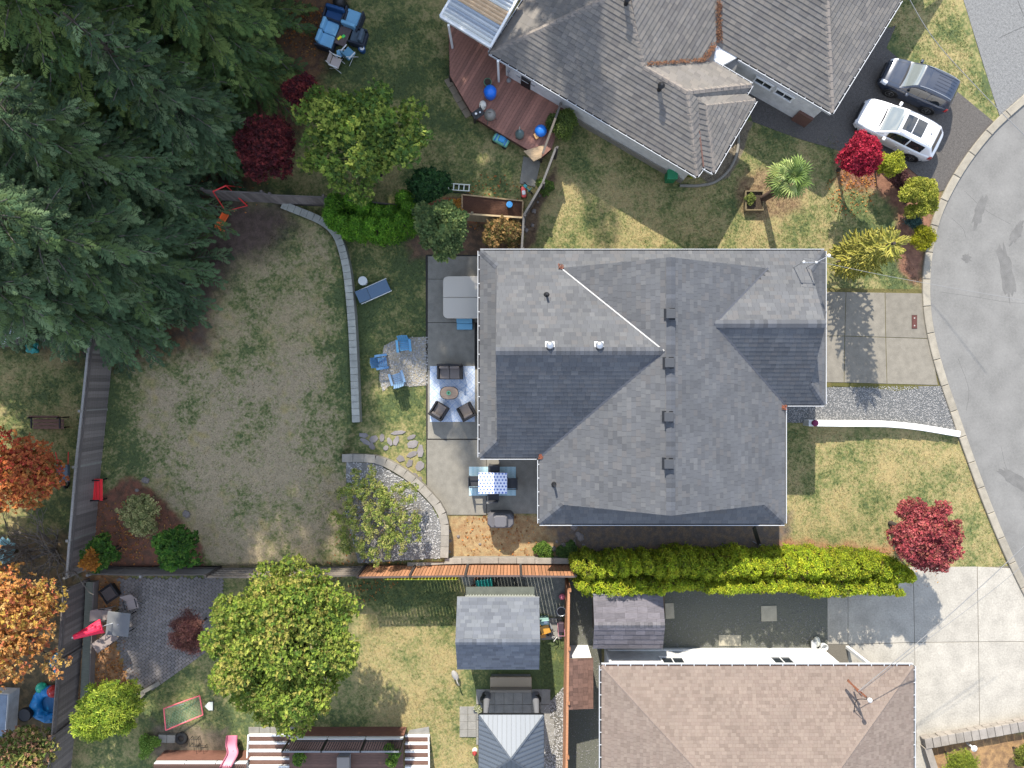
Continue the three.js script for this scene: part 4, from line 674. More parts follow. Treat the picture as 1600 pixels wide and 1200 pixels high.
// ---------------------------------------------------------------- plants
function leafClump(n, len, wid, spread, o = {}) {
  const pos = [], q = new THREE.Quaternion(), e = new THREE.Euler(), v = V(0, 0, 0), nor = [];
  for (let i = 0; i < n; i++) {
    const c = V(rr(-1, 1), rr(-.6, .8), rr(-1, 1)).multiplyScalar(spread); e.set(rr(-1, 1) * (o.tilt ?? .9), R() * 6.283, rr(-1, 1) * (o.tilt ?? .9)); q.setFromEuler(e);
    const l = len * rr(.7, 1.25), w = wid * rr(.75, 1.2), P4 = [[0, 0, -l / 2], [w / 2, .12 * l, -.05 * l], [0, -.04 * l, l / 2], [-w / 2, .12 * l, -.05 * l], [0, 0, 0]].map(a => v.set(...a).applyQuaternion(q).add(c).clone());
    for (const [a, b, d] of [[0, 2, 1], [0, 3, 2]]) for (const k of [a, b, d]) pos.push(P4[k].x, P4[k].y, P4[k].z);
  }
  const g = new THREE.BufferGeometry(); g.setAttribute('position', new THREE.Float32BufferAttribute(pos, 3)); g.computeVertexNormals(); return g;
}
function fanSpray(len, pairs, twig, wid, droop = .12) {   // a flat fern-like conifer spray pointing along +x
  const pos = []; const quad = (a, d, w) => { const b = a.clone().add(d), s = V(-d.z, 0, d.x).normalize().multiplyScalar(w / 2), m = a.clone().addScaledVector(d, .45).add(V(0, w * .35, 0)); for (const p of [a, m.clone().add(s), m.clone().sub(s), m.clone().add(s), b, m.clone().sub(s)]) pos.push(p.x, p.y, p.z); };
  for (let i = 0; i < pairs; i++) { const f = (i + .5) / pairs, x = f * len, y = -droop * f * f * len; for (const s of [-1, 1]) { const l = twig * (1 - f * .65) * rr(.8, 1.2), an = .85 + rr(-.15, .15); quad(V(x, y + rr(-.01, .01), 0), V(Math.cos(an) * l, -l * rr(0, .35), s * Math.sin(an) * l), wid); } }
  quad(V(len * .6, -droop * .36 * len, 0), V(len * .5, -droop * .7 * len, 0), wid);
  const g = new THREE.BufferGeometry(); g.setAttribute('position', new THREE.Float32BufferAttribute(pos, 3)); g.computeVertexNormals(); return g;
}
const leafMat = (rough = .75, tr = .0) => new THREE.MeshPhysicalMaterial({ color: 0xffffff, roughness: rough, side: THREE.DoubleSide, specularIntensity: .35, transmission: tr, thickness: 0 });
const LM = leafMat(1, .35);
seed(50);
const leafGeo = { broad: leafClump(6, .15, .085, .11), small: leafClump(7, .09, .056, .08), tiny: leafClump(8, .055, .036, .07), long: leafClump(8, .2, .05, .1, { tilt: .7 }), scale: leafClump(9, .1, .045, .07, { tilt: 1.3 }), maple: leafClump(8, .11, .066, .09), fine: leafClump(9, .11, .02, .09, { tilt: 1.3 }) };
function crownOf(t, name, list, geo, cols, size, copies) {    // list: places in the thing's own space; one mesh of all its leaves
  const m = new THREE.Matrix4(), q = new THREE.Quaternion(), e = new THREE.Euler(), sp = geo.attributes.position.array, sn = geo.attributes.normal.array, n = sp.length;
  const o = copies ? new THREE.InstancedMesh(geo, LM, list.length) : null, pos = o ? null : new Float32Array(n * list.length), nor = o ? null : new Float32Array(n * list.length), col = o ? null : new Float32Array(n * list.length);
  list.forEach((p, i) => {
    if (p.q) q.copy(p.q); else { e.set(rr(-.5, .5), R() * 6.283, rr(-.5, .5)); q.setFromEuler(e); }
    const s = rr(size[0], size[1]) * (p.s ?? 1); m.compose(V(p.x, p.y, p.z), q, V(s, s, s));
    const c = (p.c ?? pick(cols)).clone().multiplyScalar((p.k ?? 1) * rr(.78, 1.25));
    if (o) { o.setMatrixAt(i, m); o.setColorAt(i, c); return; }
    const a = m.elements, k0 = i * n;
    for (let k = 0; k < n; k += 3) {
      const x = sp[k], y = sp[k + 1], z = sp[k + 2], u = sn[k] / s, v = sn[k + 1] / s, w = sn[k + 2] / s, d = k0 + k;
      pos[d] = a[0] * x + a[4] * y + a[8] * z + a[12]; pos[d + 1] = a[1] * x + a[5] * y + a[9] * z + a[13]; pos[d + 2] = a[2] * x + a[6] * y + a[10] * z + a[14];
      nor[d] = a[0] * u + a[4] * v + a[8] * w; nor[d + 1] = a[1] * u + a[5] * v + a[9] * w; nor[d + 2] = a[2] * u + a[6] * v + a[10] * w;
      col[d] = c.r; col[d + 1] = c.g; col[d + 2] = c.b;
    }
  });
  if (o) { o.name = name; o.userData.kind = 'stuff'; t.add(o); return o; }
  const g = new THREE.BufferGeometry(); g.setAttribute('position', new THREE.BufferAttribute(pos, 3)); g.setAttribute('normal', new THREE.BufferAttribute(nor, 3)); g.setAttribute('color', new THREE.BufferAttribute(col, 3));
  leafTris += n * list.length / 9; const me = new THREE.Mesh(g, LV); me.name = name; t.add(me); return me;
}
let leafTris = 0; const LV = LM.clone(); LV.vertexColors = true;
const dirs = () => { const z = rr(-1, 1), a = R() * 6.283, s = Math.sqrt(1 - z * z); return V(s * Math.cos(a), z, s * Math.sin(a)); };
function limbs(t, o) {                                // trunk and boughs reaching towards the lumps of the crown
  const H = o.hc, tr = o.trunk ?? .1, m = o.bark ?? M.bark, tp = [V(0, -.1, 0), V(rr(-.1, .1), H * .35, rr(-.1, .1)), V(rr(-.15, .15), H * .75, rr(-.15, .15))];
  const g = new THREE.TubeGeometry(new THREE.CatmullRomCurve3(tp), 8, tr, 9, false); taper(g, 8, 9, 1.25, .6); part(t, 'trunk', g, m);
  const bs = []; for (const l of o.lumps) { if (R() < .25) continue; const s = tp[1].clone().lerp(tp[2], R()), e = V(l.x, l.y, l.z), mid = s.clone().lerp(e, .5).add(V(0, -.12 * l.r, 0)); const b = new THREE.TubeGeometry(new THREE.CatmullRomCurve3([s, mid, e]), 6, tr * .42, 5, false); taper(b, 6, 5, 1, .3); bs.push(b); }
  if (bs.length) part(t, 'branch', bs, m);
}
function taper(g, seg, rad, a, b) { const p = g.attributes.position; for (let i = 0; i <= seg; i++) { let c = V(0, 0, 0); for (let j = 0; j < rad; j++) c.add(V().fromBufferAttribute(p, i * (rad + 1) + j)); c.divideScalar(rad); const k = a + (b - a) * i / seg; for (let j = 0; j <= rad; j++) { const v = V().fromBufferAttribute(p, i * (rad + 1) + j).sub(c).multiplyScalar(k).add(c); p.setXYZ(i * (rad + 1) + j, v.x, v.y, v.z); } } g.computeVertexNormals(); }
function tree(o) {                                    // o.c: crown centre in survey units at height o.hc above its ground
  let b = P(o.c[0], o.c[1], o.hc); const g0 = hgt(b.x, b.z); b = P(o.c[0], o.c[1], o.hc + g0); b.y = g0;
  const t = thing(o.name, o.label, o.cat ?? 'tree', b, 0, o.group), rx = o.r, ry = o.ry ?? o.r * .75, lumps = [];
  const n = o.n ?? 26;
  if (o.lumps) for (const [dx, dz, dy, r] of o.lumps) lumps.push({ x: dx, y: o.hc + dy, z: dz, r });
  else for (let i = 0; i < n; i++) { const d = dirs(); if (d.y < -.35) d.y *= -.6; const f = Math.cbrt(rr(.3, 1)) * (1 - (o.lr ?? .36)) * rr(1 - (o.ragged ?? .15), 1 + (o.ragged ?? .15)); lumps.push({ x: d.x * rx * f * (o.sx ?? 1), y: o.hc + d.y * ry * f, z: d.z * rx * f * (o.sz ?? 1), r: rx * (o.lr ?? .36) * rr(.7, 1.2) }); }
  if (o.rot) for (const l of lumps) { const c = Math.cos(o.rot), s = Math.sin(o.rot), x = l.x; l.x = x * c - l.z * s; l.z = x * s + l.z * c; }
  const list = [], tot = lumps.reduce((s, l) => s + l.r * l.r, 0);
  for (const l of lumps) {
    const k = Math.round(o.leaves * l.r * l.r / tot), tone = rr(.82, 1.18), lc = o.mixed ? pick(o.cols) : null;
    for (let i = 0; i < k; i++) { const d = dirs(); if (d.y < -.3 && R() < .6) d.y = -d.y; const f = Math.pow(rr(o.inner ?? .35, 1), .5); list.push({ x: l.x + d.x * l.r * f, y: Math.max(.08, l.y + d.y * l.r * f * (o.flat ?? .8)), z: l.z + d.z * l.r * f, k: tone, c: lc && R() < .4 ? lc : undefined }); }
  }
  limbs(t, { hc: o.hc, trunk: o.trunk, bark: o.bark, lumps });
  crownOf(t, 'crown', list, leafGeo[o.leaf ?? 'broad'], o.cols, o.size ?? [.8, 1.25]);
  return t;
}
const gcol = (...a) => a.map(c => lin(...c, .72)), scol = (...a) => a.map(c => S(...c));
seed(51);
// --- firs of the wood at the top left (and those just out of the frame whose shade falls into it)
const spray = fanSpray(.62, 7, .29, .066), sprayB = fanSpray(.5, 9, .22, .06, .3);
function conifer(px, py, H, r0, label, cols, copies, y0 = 1.2, geo = spray) {
  const b = G(px, py), t = thing('fir_tree', label, 'fir tree', b), list = [], br = [];
  const g = new THREE.CylinderGeometry(.03, .1 + H * .014, H, 9).translate(0, H / 2, 0); part(t, 'trunk', g, M.bark);
  let az = R() * 6;
  for (let y = y0; y < H - .25; y += .34) {
    const f = (y - y0) / (H - y0), len = r0 * Math.pow(1 - f, .72) * rr(.85, 1.1) + .12, nb = f > .8 ? 4 : 6;
    for (let k = 0; k < nb; k++) {
      az += 6.283 / nb + rr(-.35, .35); const l = len * rr(.6, 1.15), rise = mix(-.1, .5, f), dr = mix(.34, .1, f) * l;
      const at = s => V(Math.cos(az) * l * s, y + rise * l * s - dr * s * s * 1.6, Math.sin(az) * l * s);
      br.push(new THREE.TubeGeometry(new THREE.CatmullRomCurve3([at(0), at(.5), at(1)]), 4, .012 + l * .006, 4, false));
      const n = Math.max(3, Math.round(l / .15)), tone = rr(.75, 1.2), tc = pick(cols);
      for (let i = 0; i < n; i++) {
        const s = .18 + .82 * (i + .5) / n, p = at(s), side = (i & 1 ? 1 : -1) * rr(.35, .95) * (s > .93 ? .2 : 1), yaw = -(az + side), q = new THREE.Quaternion().setFromEuler(new THREE.Euler(rr(-.3, .3), yaw, -rr(.0, .45), 'YXZ'));
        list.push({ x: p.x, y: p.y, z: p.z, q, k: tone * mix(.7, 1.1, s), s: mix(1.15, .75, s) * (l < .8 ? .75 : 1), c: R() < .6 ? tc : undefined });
      }
    }
  }
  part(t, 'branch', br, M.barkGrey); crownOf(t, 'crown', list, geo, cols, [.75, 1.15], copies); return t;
}
const fg = gcol([98, 124, 84], [82, 108, 74], [118, 140, 98], [92, 114, 66], [72, 96, 66]), fg2 = gcol([100, 124, 66], [84, 110, 58], [122, 142, 76], [74, 100, 60]);
const firs = [[268, 318, 12.5, 3.1, 'blue green fir overhanging the upper left corner of the high lawn', fg], [262, 425, 13, 3, 'blue green fir with long limbs at the left edge of the high lawn', fg], [222, 492, 11.5, 2.8, 'lower blue green fir above the top end of the long grey fence', fg], [120, 458, 15.5, 3, 'blue green fir at left whose limbs hang over the dry far lawn', fg],
  [40, 470, 9, 2.5, 'blue green fir at the left edge over the pale shed roof', fg], [165, 340, 18, 3.2, 'tall fir in the middle of the dark wood', fg], [70, 330, 13, 3, 'tall fir at the left edge of the dark wood', fg], [300, 195, 16, 3.2, 'yellow tipped tall fir in the wood beside the maroon trees', fg2], [196, 200, 14, 3.2, 'tall fir deep in the wood near the top left', fg2], [392, 60, 19.5, 2.6, 'green fir at the top nearest the blue garden sofas', fg2], [330, 70, 20, 3, 'green fir near the top edge of the wood', fg2], [405, 130, 17.5, 1.9, 'smaller green fir at the right edge of the wood', fg2], [215, 40, 14, 3, 'green fir near the top edge left of the middle of the wood', fg2], [100, 130, 14, 3.2, 'fir in the upper left corner of the wood', fg], [355, 232, 11.5, 1.9, 'small dark fir beside the maroon tree', fg]];
for (const f of firs) conifer(...f);
for (const [x, y, h, r] of [[470, -150, 17, 2.9], [545, -190, 21, 3.2], [620, -165, 15, 3], [395, -120, 21.5, 3.2], [700, -215, 14, 3], [800, -330, 16, 3.2], [300, -160, 15, 3]]) conifer(x, y, h, r, `tall fir beyond the top edge at ${Math.round(x)}`, fg2, true).userData.label = 'tall fir beyond the top edge whose shade falls on the upper garden';
for (const o of scene.children) if (o.userData.label === 'tall fir beyond the top edge whose shade falls on the upper garden') o.userData.group = 'firs beyond the top edge';

// --- broadleaf trees and shrubs
const shrub = o => tree({ name: 'shrub', cat: 'shrub', trunk: .04, ...o });
tree({ name: 'big_tree', label: 'large round yellow green tree in the lower left garden', c: [450, 1006], hc: 4.6, r: 3.3, ry: 2.2, n: 110, lr: .2, leaves: 18500, leaf: 'broad', ragged: .14, inner: .25, cols: gcol([158, 176, 70], [138, 160, 60], [172, 182, 82], [120, 146, 56], [104, 134, 54], [182, 176, 90]), mixed: true, trunk: .2, size: [.5, .95] });
tree({ name: 'garden_tree', label: 'ragged leafy green tree between the maroon trees and the upper lawn', c: [562, 222], hc: 4.2, r: 2.5, sx: 1.15, sz: .85, ry: 1.5, n: 48, lr: .23, leaves: 5200, ragged: .45, leaf: 'broad', cols: gcol([142, 166, 70], [112, 142, 58], [172, 186, 84], [94, 124, 58]), mixed: true, trunk: .13, inner: .1, size: [.6, 1.05] });
tree({ name: 'garden_tree', label: 'soft light green tree at the corner of the patio beside the hot tub', c: [690, 362], hc: 3, r: 1.25, ry: 1.0, n: 22, lr: .32, leaves: 1500, ragged: .3, leaf: 'broad', cols: gcol([118, 140, 84], [96, 122, 70], [142, 158, 92]), trunk: .08 });
shrub({ name: 'bush', label: 'dense dark green bush beside the aluminium ladder', c: [671, 292], hc: 2, r: 1.02, ry: 1, n: 24, lr: .36, leaves: 1500, leaf: 'broad', size: [.6, .95], cols: gcol([56, 96, 48], [44, 80, 42], [72, 112, 56]) });
tree({ name: 'maroon_tree', label: 'dark maroon tree left of the ragged green tree', c: [418, 232], hc: 3, r: 1.5, ry: 1.2, n: 26, leaves: 2600, leaf: 'maple', cols: scol([74, 30, 40], [56, 24, 34], [92, 40, 46]), trunk: .09 });
tree({ name: 'maroon_tree', label: 'small dark maroon tree below the blue garden sofas', c: [478, 150], hc: 2.6, r: .95, ry: .8, n: 18, leaves: 1300, leaf: 'maple', cols: scol([78, 30, 40], [58, 24, 36], [100, 44, 50]), trunk: .07 });
tree({ name: 'red_maple', label: 'vivid crimson ball shaped maple beside the white car', cat: 'tree', c: [1345, 243], hc: 2.1, r: 1.0, ry: .8, n: 40, lr: .3, leaves: 2600, ragged: .04, leaf: 'maple', size: [.6, .95], cols: gcol([200, 44, 72], [172, 30, 58], [216, 70, 92], [150, 24, 50]), trunk: .07 });
tree({ name: 'red_maple', label: 'dusky red spreading maple at the end of the long hedge', c: [1446, 838], hc: 2.7, r: 1.66, ry: 1.1, n: 60, lr: .24, leaves: 4600, ragged: .25, leaf: 'maple', size: [.65, 1.05], cols: gcol([192, 90, 94], [168, 72, 78], [206, 118, 114], [140, 62, 66], [172, 104, 88]), trunk: .11 });
shrub({ label: 'yellow green ball shrub tucked between the crimson maple and the white car', c: [1388, 256], hc: 1.1, r: .68, ry: .75, n: 24, leaves: 1000, leaf: 'small', cols: gcol([176, 180, 50], [150, 160, 44], [196, 196, 70]) });
shrub({ label: 'large clipped yellow green mound shrub next to the kerb', c: [1435, 308], hc: 1.1, r: .98, ry: .75, n: 40, lr: .26, ragged: .03, leaves: 1900, leaf: 'small', cols: gcol([170, 172, 62], [140, 148, 52], [190, 188, 80]) });
shrub({ label: 'small bright yellow shrub by the kerb below the clipped mound', c: [1440, 373], hc: .7, r: .6, ry: .5, n: 24, leaves: 900, leaf: 'fine', cols: gcol([190, 186, 40], [168, 170, 36], [150, 150, 40]) });
shrub({ label: 'small blue green conifer shrub between the two yellow shrubs', c: [1425, 346], hc: .5, r: .42, ry: .35, n: 14, leaves: 300, leaf: 'fine', cols: scol([60, 90, 96], [48, 74, 82]) });
shrub({ label: 'dusky low purple bush in the front bed by the car', c: [1408, 282], hc: .5, r: .55, ry: .35, n: 16, leaves: 400, leaf: 'small', cols: scol([84, 60, 66], [66, 46, 54]) });
shrub({ label: 'round bright green bush right of the mulch bed corner', c: [278, 856], hc: 1.3, r: 1.13, ry: 1, n: 36, lr: .3, leaves: 1700, leaf: 'broad', size: [.6, .95], cols: gcol([84, 132, 46], [64, 108, 40], [112, 152, 58]) });
shrub({ label: 'green bush straddling the corner of the long grey fence', c: [158, 864], hc: 1.3, r: .95, ry: 1, n: 30, lr: .32, leaves: 1300, leaf: 'broad', size: [.6, .9], cols: gcol([84, 128, 44], [66, 104, 40], [104, 138, 52]) });
shrub({ label: 'sparse orange leaved sapling leaning on the corner bush', c: [143, 875], hc: 2.2, r: .5, ry: .5, n: 12, leaves: 220, leaf: 'broad', size: [.6, .9], cols: gcol([200, 140, 50], [180, 116, 44]) });
shrub({ label: 'grey green airy shrub in the middle of the mulch bed', c: [222, 804], hc: .9, r: 1.1, ry: .6, n: 24, leaves: 800, leaf: 'small', inner: .05, ragged: .3, cols: scol([104, 112, 84], [84, 98, 66], [122, 128, 98]) });
shrub({ label: 'bright lime feathery shrub at the lower left against the fence', c: [172, 1108], hc: 1.7, r: 1.65, ry: 1.1, n: 50, lr: .25, sx: 1.1, sz: .75, rot: -.62, leaves: 2600, leaf: 'long', size: [.7, 1.15], cols: gcol([180, 196, 66], [152, 176, 56], [200, 212, 88], [128, 156, 54]) });
shrub({ label: 'maroon fuzzy smoke bush beside the big tree on the terrace', c: [297, 985], hc: 1.6, r: 1.05, ry: .9, n: 26, leaves: 1300, leaf: 'fine', inner: .05, cols: scol([96, 66, 70], [78, 52, 58], [112, 84, 84]) });
tree({ name: 'orange_tree', label: 'orange and gold autumn tree at the left beside the lower fence', c: [-55, 972], hc: 3.4, r: 4.5, sz: .86, ry: 1.9, n: 90, lr: .2, leaves: 8600, leaf: 'maple', cols: gcol([224, 168, 100], [214, 154, 84], [230, 192, 120], [200, 136, 74], [210, 176, 84], [214, 130, 88]), mixed: true, trunk: .14, ragged: .2 });
tree({ name: 'orange_tree', label: 'rust red autumn tree at the left edge above the bare branches', c: [-40, 738], hc: 3.4, r: 4.1, ry: 1.7, n: 70, lr: .2, sz: .54, leaves: 5200, leaf: 'maple', cols: gcol([216, 128, 72], [196, 108, 62], [226, 150, 80], [164, 122, 62], [208, 92, 70]), mixed: true, trunk: .14, ragged: .2 });
shrub({ label: 'mixed green and pink flecked bush in the bottom left corner', c: [38, 1182], hc: 1.8, r: 1.55, ry: 1, n: 36, leaves: 2000, leaf: 'broad', size: [.6, 1], cols: gcol([132, 140, 70], [104, 124, 58], [170, 160, 90], [186, 140, 110]) });
shrub({ label: 'green bush in the angle between the red deck and the white wall', c: [878, 192], hc: 1, r: .75, ry: .6, n: 20, leaves: 800, leaf: 'small', cols: scol([74, 92, 44], [60, 78, 40]) });
shrub({ label: 'low green shrub at the foot of the slanting grey fence', c: [852, 292], hc: .5, r: .5, ry: .35, n: 14, leaves: 350, leaf: 'small', cols: scol([78, 100, 50], [60, 84, 42]) });
shrub({ label: 'brown and cream hydrangea like bush below the low board fence', c: [788, 366], hc: 1.1, r: .95, ry: .7, n: 26, leaves: 1100, sx: 1.1, sz: .75, leaf: 'broad', size: [.5, .9], cols: scol([120, 104, 74], [96, 88, 60], [140, 122, 92], [78, 84, 52]) });
shrub({ label: 'yellowing plant at the end of the raised bed next to the dark bush', c: [711, 322], hc: .5, r: .4, ry: .3, n: 10, leaves: 160, leaf: 'broad', size: [.6, .9], cols: scol([150, 120, 60], [130, 100, 50]) });
shrub({ label: 'clump of green weeds in the dry soil by the hedge', c: [848, 862], hc: .2, r: .5, ry: .2, n: 16, leaves: 420, leaf: 'small', cols: gcol([110, 140, 50], [90, 124, 44]) });
shrub({ label: 'ground cover creeping between stones left of the hedge end', c: [886, 860], hc: .2, r: .55, ry: .2, n: 14, leaves: 420, leaf: 'small', cols: scol([62, 90, 48], [50, 76, 42]) });
shrub({ label: 'lime green bush inside the stone wall at the bottom right', c: [1497, 1192], hc: .9, r: .85, ry: .7, n: 26, leaves: 1100, leaf: 'fine', cols: gcol([160, 170, 60], [136, 152, 50]) });
shrub({ label: 'small olive bush at the extreme bottom right corner', c: [1598, 1180], hc: .6, r: .5, ry: .5, n: 14, leaves: 400, leaf: 'small', cols: gcol([120, 130, 50], [140, 140, 60]) });
shrub({ label: 'white flowered pot plant at the left end of the gazebo bench', c: [747, 1108], hc: .5, r: .2, ry: .2, n: 8, leaves: 120, leaf: 'tiny', cols: gcol([220, 220, 190], [150, 160, 90]) });
shrub({ label: 'light green weeds under the net frame by the dirt patch', c: [233, 1165], hc: .3, r: .6, ry: .25, n: 14, leaves: 420, leaf: 'small', cols: gcol([150, 180, 80], [130, 164, 66]) });
shrub({ label: 'lime foundation plants along the brown grey house bay', c: [1076, 266], hc: .3, r: .35, ry: .3, n: 10, leaves: 220, leaf: 'small', cols: scol([130, 140, 50], [100, 116, 44]) });
{ // long golden cedar hedge, two rows with a dark seam
  seed(53);
  const t = thing('hedge', 'long bright lime green cedar hedge between the grey house and the tan house', 'hedge', V(9.8, 0, 8)); const list = [], trunks = [], cols = gcol([184, 200, 46], [160, 182, 42], [200, 210, 62], [138, 160, 40], [196, 196, 50]);
  const row = (z, rz, hTop, hMid, x0, x1, dx, per) => { for (let x = x0; x < x1; x += dx) { const w = 1 + .3 * n2(x * .6, z), cz = z + .14 * n2(x * .7, 3 + z), h = hTop + .2 * n2(x * .8, 9 + z), tone = rr(.8, 1.12) * (1 + .15 * n2(x * .35, z * 3)); trunks.push(cyl(.03, .06, hMid, x - 9.8, hMid / 2, cz - 8, 6)); const end = Math.min(1, (x - x0 + .3) / .7, (x1 - x + .3) / .9), cz2 = x > 15.3 ? .22 * (x - 15.3) : 0;
    for (let i = 0; i < per; i++) { const a = R() * 6.283, yy = R(), q = yy > .62 ? 1 - Math.pow((yy - .62) / .38, 2) * .75 : 1, rad = rz * w * (rz < .4 ? 1 + .55 * (sst(5.5, 3.8, x) + sst(11.8, 13.5, x)) : 1) * q * end * Math.pow(rr(.55, 1), .5); list.push({ x: x - 9.8 + Math.cos(a) * rad * dx / rz * .75 + rr(-.05, .05), y: .15 + yy * (h - .15), z: cz + cz2 - 8 + Math.sin(a) * rad, k: tone * mix(.75, 1.08, yy), c: R() < .03 ? L(120, 100, 60) : undefined }); } } };
  row(7.78, .52, 2.35, 1.8, 2.75, 17.0, .5, 460); row(8.6, .29, 2.3, 1.8, 2.9, 16.4, .42, 210);
  part(t, 'trunk', trunks, M.bark); crownOf(t, 'crown', list, leafGeo.scale, cols, [.75, 1.3]);
  const h2 = thing('hedge', 'dark green horseshoe of clipped cedars in front of the ragged tree', 'hedge', P(580, 328, 2)); h2.position.y = 0; const b = h2.position, l2 = [], tr2 = [];
  for (const [x, y, r, h] of [[524, 318, .42, 2.6], [520, 338, .4, 2.4], [538, 350, .42, 2.4], [560, 352, .45, 2.5], [584, 354, .45, 2.5], [606, 354, .45, 2.5], [628, 346, .42, 2.5], [640, 328, .38, 2.4], [632, 312, .36, 2.4], [552, 314, .36, 2.5], [570, 326, .4, 2.4], [594, 336, .4, 2.4], [612, 334, .36, 2.3]]) {
    const p = P(x, y, h * .75), tone = rr(.85, 1.15); tr2.push(cyl(.02, .05, h * .8, p.x - b.x, h * .4, p.z - b.z, 6)); for (let i = 0; i < 330; i++) { const a = R() * 6.283, yy = R(), q = yy > .55 ? 1 - Math.pow((yy - .55) / .45, 2) * .85 : 1, rad = r * 1.12 * q * Math.pow(rr(.5, 1), .5); l2.push({ x: p.x - b.x + Math.cos(a) * rad, y: .15 + yy * h, z: p.z - b.z + Math.sin(a) * rad, k: tone }); } }
  part(h2, 'trunk', tr2, M.bark); crownOf(h2, 'crown', l2, leafGeo.scale, gcol([116, 170, 48], [96, 148, 42], [138, 186, 56]), [.8, 1.4]);
}
function twigs(t, n, o) {                              // bare forked branches, thin tubes
  const gs = [];
  const grow = (p, d, l, r, k) => { const e = p.clone().addScaledVector(d, l), m = p.clone().lerp(e, .5).add(V(rr(-.1, .1), rr(-.05, .1), rr(-.1, .1)).multiplyScalar(l)); const g = new THREE.TubeGeometry(new THREE.CatmullRomCurve3([p, m, e]), 3, r, 4, false); gs.push(g); if (k > 0) for (let i = 0; i < (o.fork ?? 3); i++) grow(p.clone().lerp(e, rr(.45, 1)), d.clone().add(V(rr(-1, 1), rr(-.5, .6), rr(-1, 1)).multiplyScalar(o.wild ?? .8)).normalize(), l * rr(.5, .8), r * .62, k - 1); };
  for (let i = 0; i < n; i++) { const a = i / n * 6.283 + rr(-.3, .3); grow(V(0, 0, 0), V(Math.cos(a) * (o.out ?? .6), 1, Math.sin(a) * (o.out ?? .6)).normalize(), o.l * rr(.8, 1.2), o.r, o.k); }
  return part(t, 'branch', gs, o.m);
}
{
  seed(54);
  const g = G(596, 800), t = thing('bare_shrub', 'half bare pale green shrub inside the bent wall on the gravel bed', 'shrub', g);
  twigs(t, 12, { l: 1.05, r: .022, k: 3, fork: 3, wild: 1, out: 1.5, m: mat(L(196, 182, 150), .95, 'wood') });
  const l = []; for (let i = 0; i < 2200; i++) { const a = R() * 6.283, r = Math.sqrt(R()) * 1.95 * (1 + .3 * n2(Math.cos(a) * 2, Math.sin(a) * 2)); const c = n2(Math.cos(a) * r * 1.2 + 5, Math.sin(a) * r * 1.2); if (c < -.25) continue; l.push({ x: Math.cos(a) * r * .85, y: 1 + R() * 1.1 * (1 - r / 3), z: Math.sin(a) * r, k: 1 + .3 * c }); }
  crownOf(t, 'crown', l, leafGeo.small, gcol([160, 168, 84], [136, 150, 70], [184, 180, 108], [112, 130, 60]), [.7, 1.15]);
  const g2 = G(88, 858), t2 = thing('bare_tree', 'tangle of bare grey branches between the two autumn trees', 'tree', g2); twigs(t2, 9, { l: 1.35, r: .045, k: 3, fork: 3, wild: 1.0, out: .9, m: mat(L(170, 158, 144), .95, 'wood') }); part(t2, 'trunk', stick(V(0, -.1, 0), V(-.2, 1.4, .1), .07), M.barkGrey);
  twigs(thing('bare_tree', 'second tangle of bare grey twigs at the left edge over the pale rooflet', 'tree', G(40, 862)), 7, { l: 1.15, r: .03, k: 3, fork: 3, wild: 1.0, out: .9, m: mat(L(170, 158, 144), .95, 'wood') });
}
{ // monkey puzzle: rope-like limbs in whorls
  seed(55);
  const b = P(1310, 412); const t = thing('monkey_puzzle_tree', 'spiky yellow green monkey puzzle tree leaning over the front lawn', 'tree', b), H = 4.7, sp = [], cols = gcol([178, 170, 66], [150, 150, 56], [190, 182, 84]);
  part(t, 'trunk', cyl(.06, .14, H, 0, H / 2, 0, 10), M.bark);
  for (let y = .9; y < H; y += .36) { const f = y / H, l0 = .98 * Math.pow(1 - Math.abs(f - .35) * .95, .8) + .1, n = 7; let az = R() * 6; for (let k = 0; k < n; k++) { az += 6.283 / n + rr(-.2, .2); const l = l0 * rr(.8, 1.1), at = s => V(Math.cos(az) * l * s, y - .15 * l * Math.sin(s * 3) + .45 * l * s * s, Math.sin(az) * l * s); const rope = (pts, r) => { const g = new THREE.TubeGeometry(new THREE.CatmullRomCurve3(pts), 10, r, 7, false); const p = g.attributes.position; taper(g, 10, 7, 1, .55); sp.push(paint(g, pick(cols).clone().multiplyScalar(rr(.75, 1.2)))); };
    rope([at(0), at(.35), at(.7), at(1)], .05); for (const sd of [-1, 1]) for (const s of [.42, .62, .8]) { const p = at(s), a2 = az + sd * .75, m = l * .42 * (1.15 - s); rope([p, p.clone().add(V(Math.cos(a2) * m, .02, Math.sin(a2) * m)), p.clone().add(V(Math.cos(a2 - sd * .25) * m * 1.8, .12 * m, Math.sin(a2 - sd * .25) * m * 1.8))], .042); } } }
  part(t, 'crown', sp, new THREE.MeshStandardMaterial({ vertexColors: true, roughness: .85, bumpMap: TT.stone, bumpScale: .02 }));
}
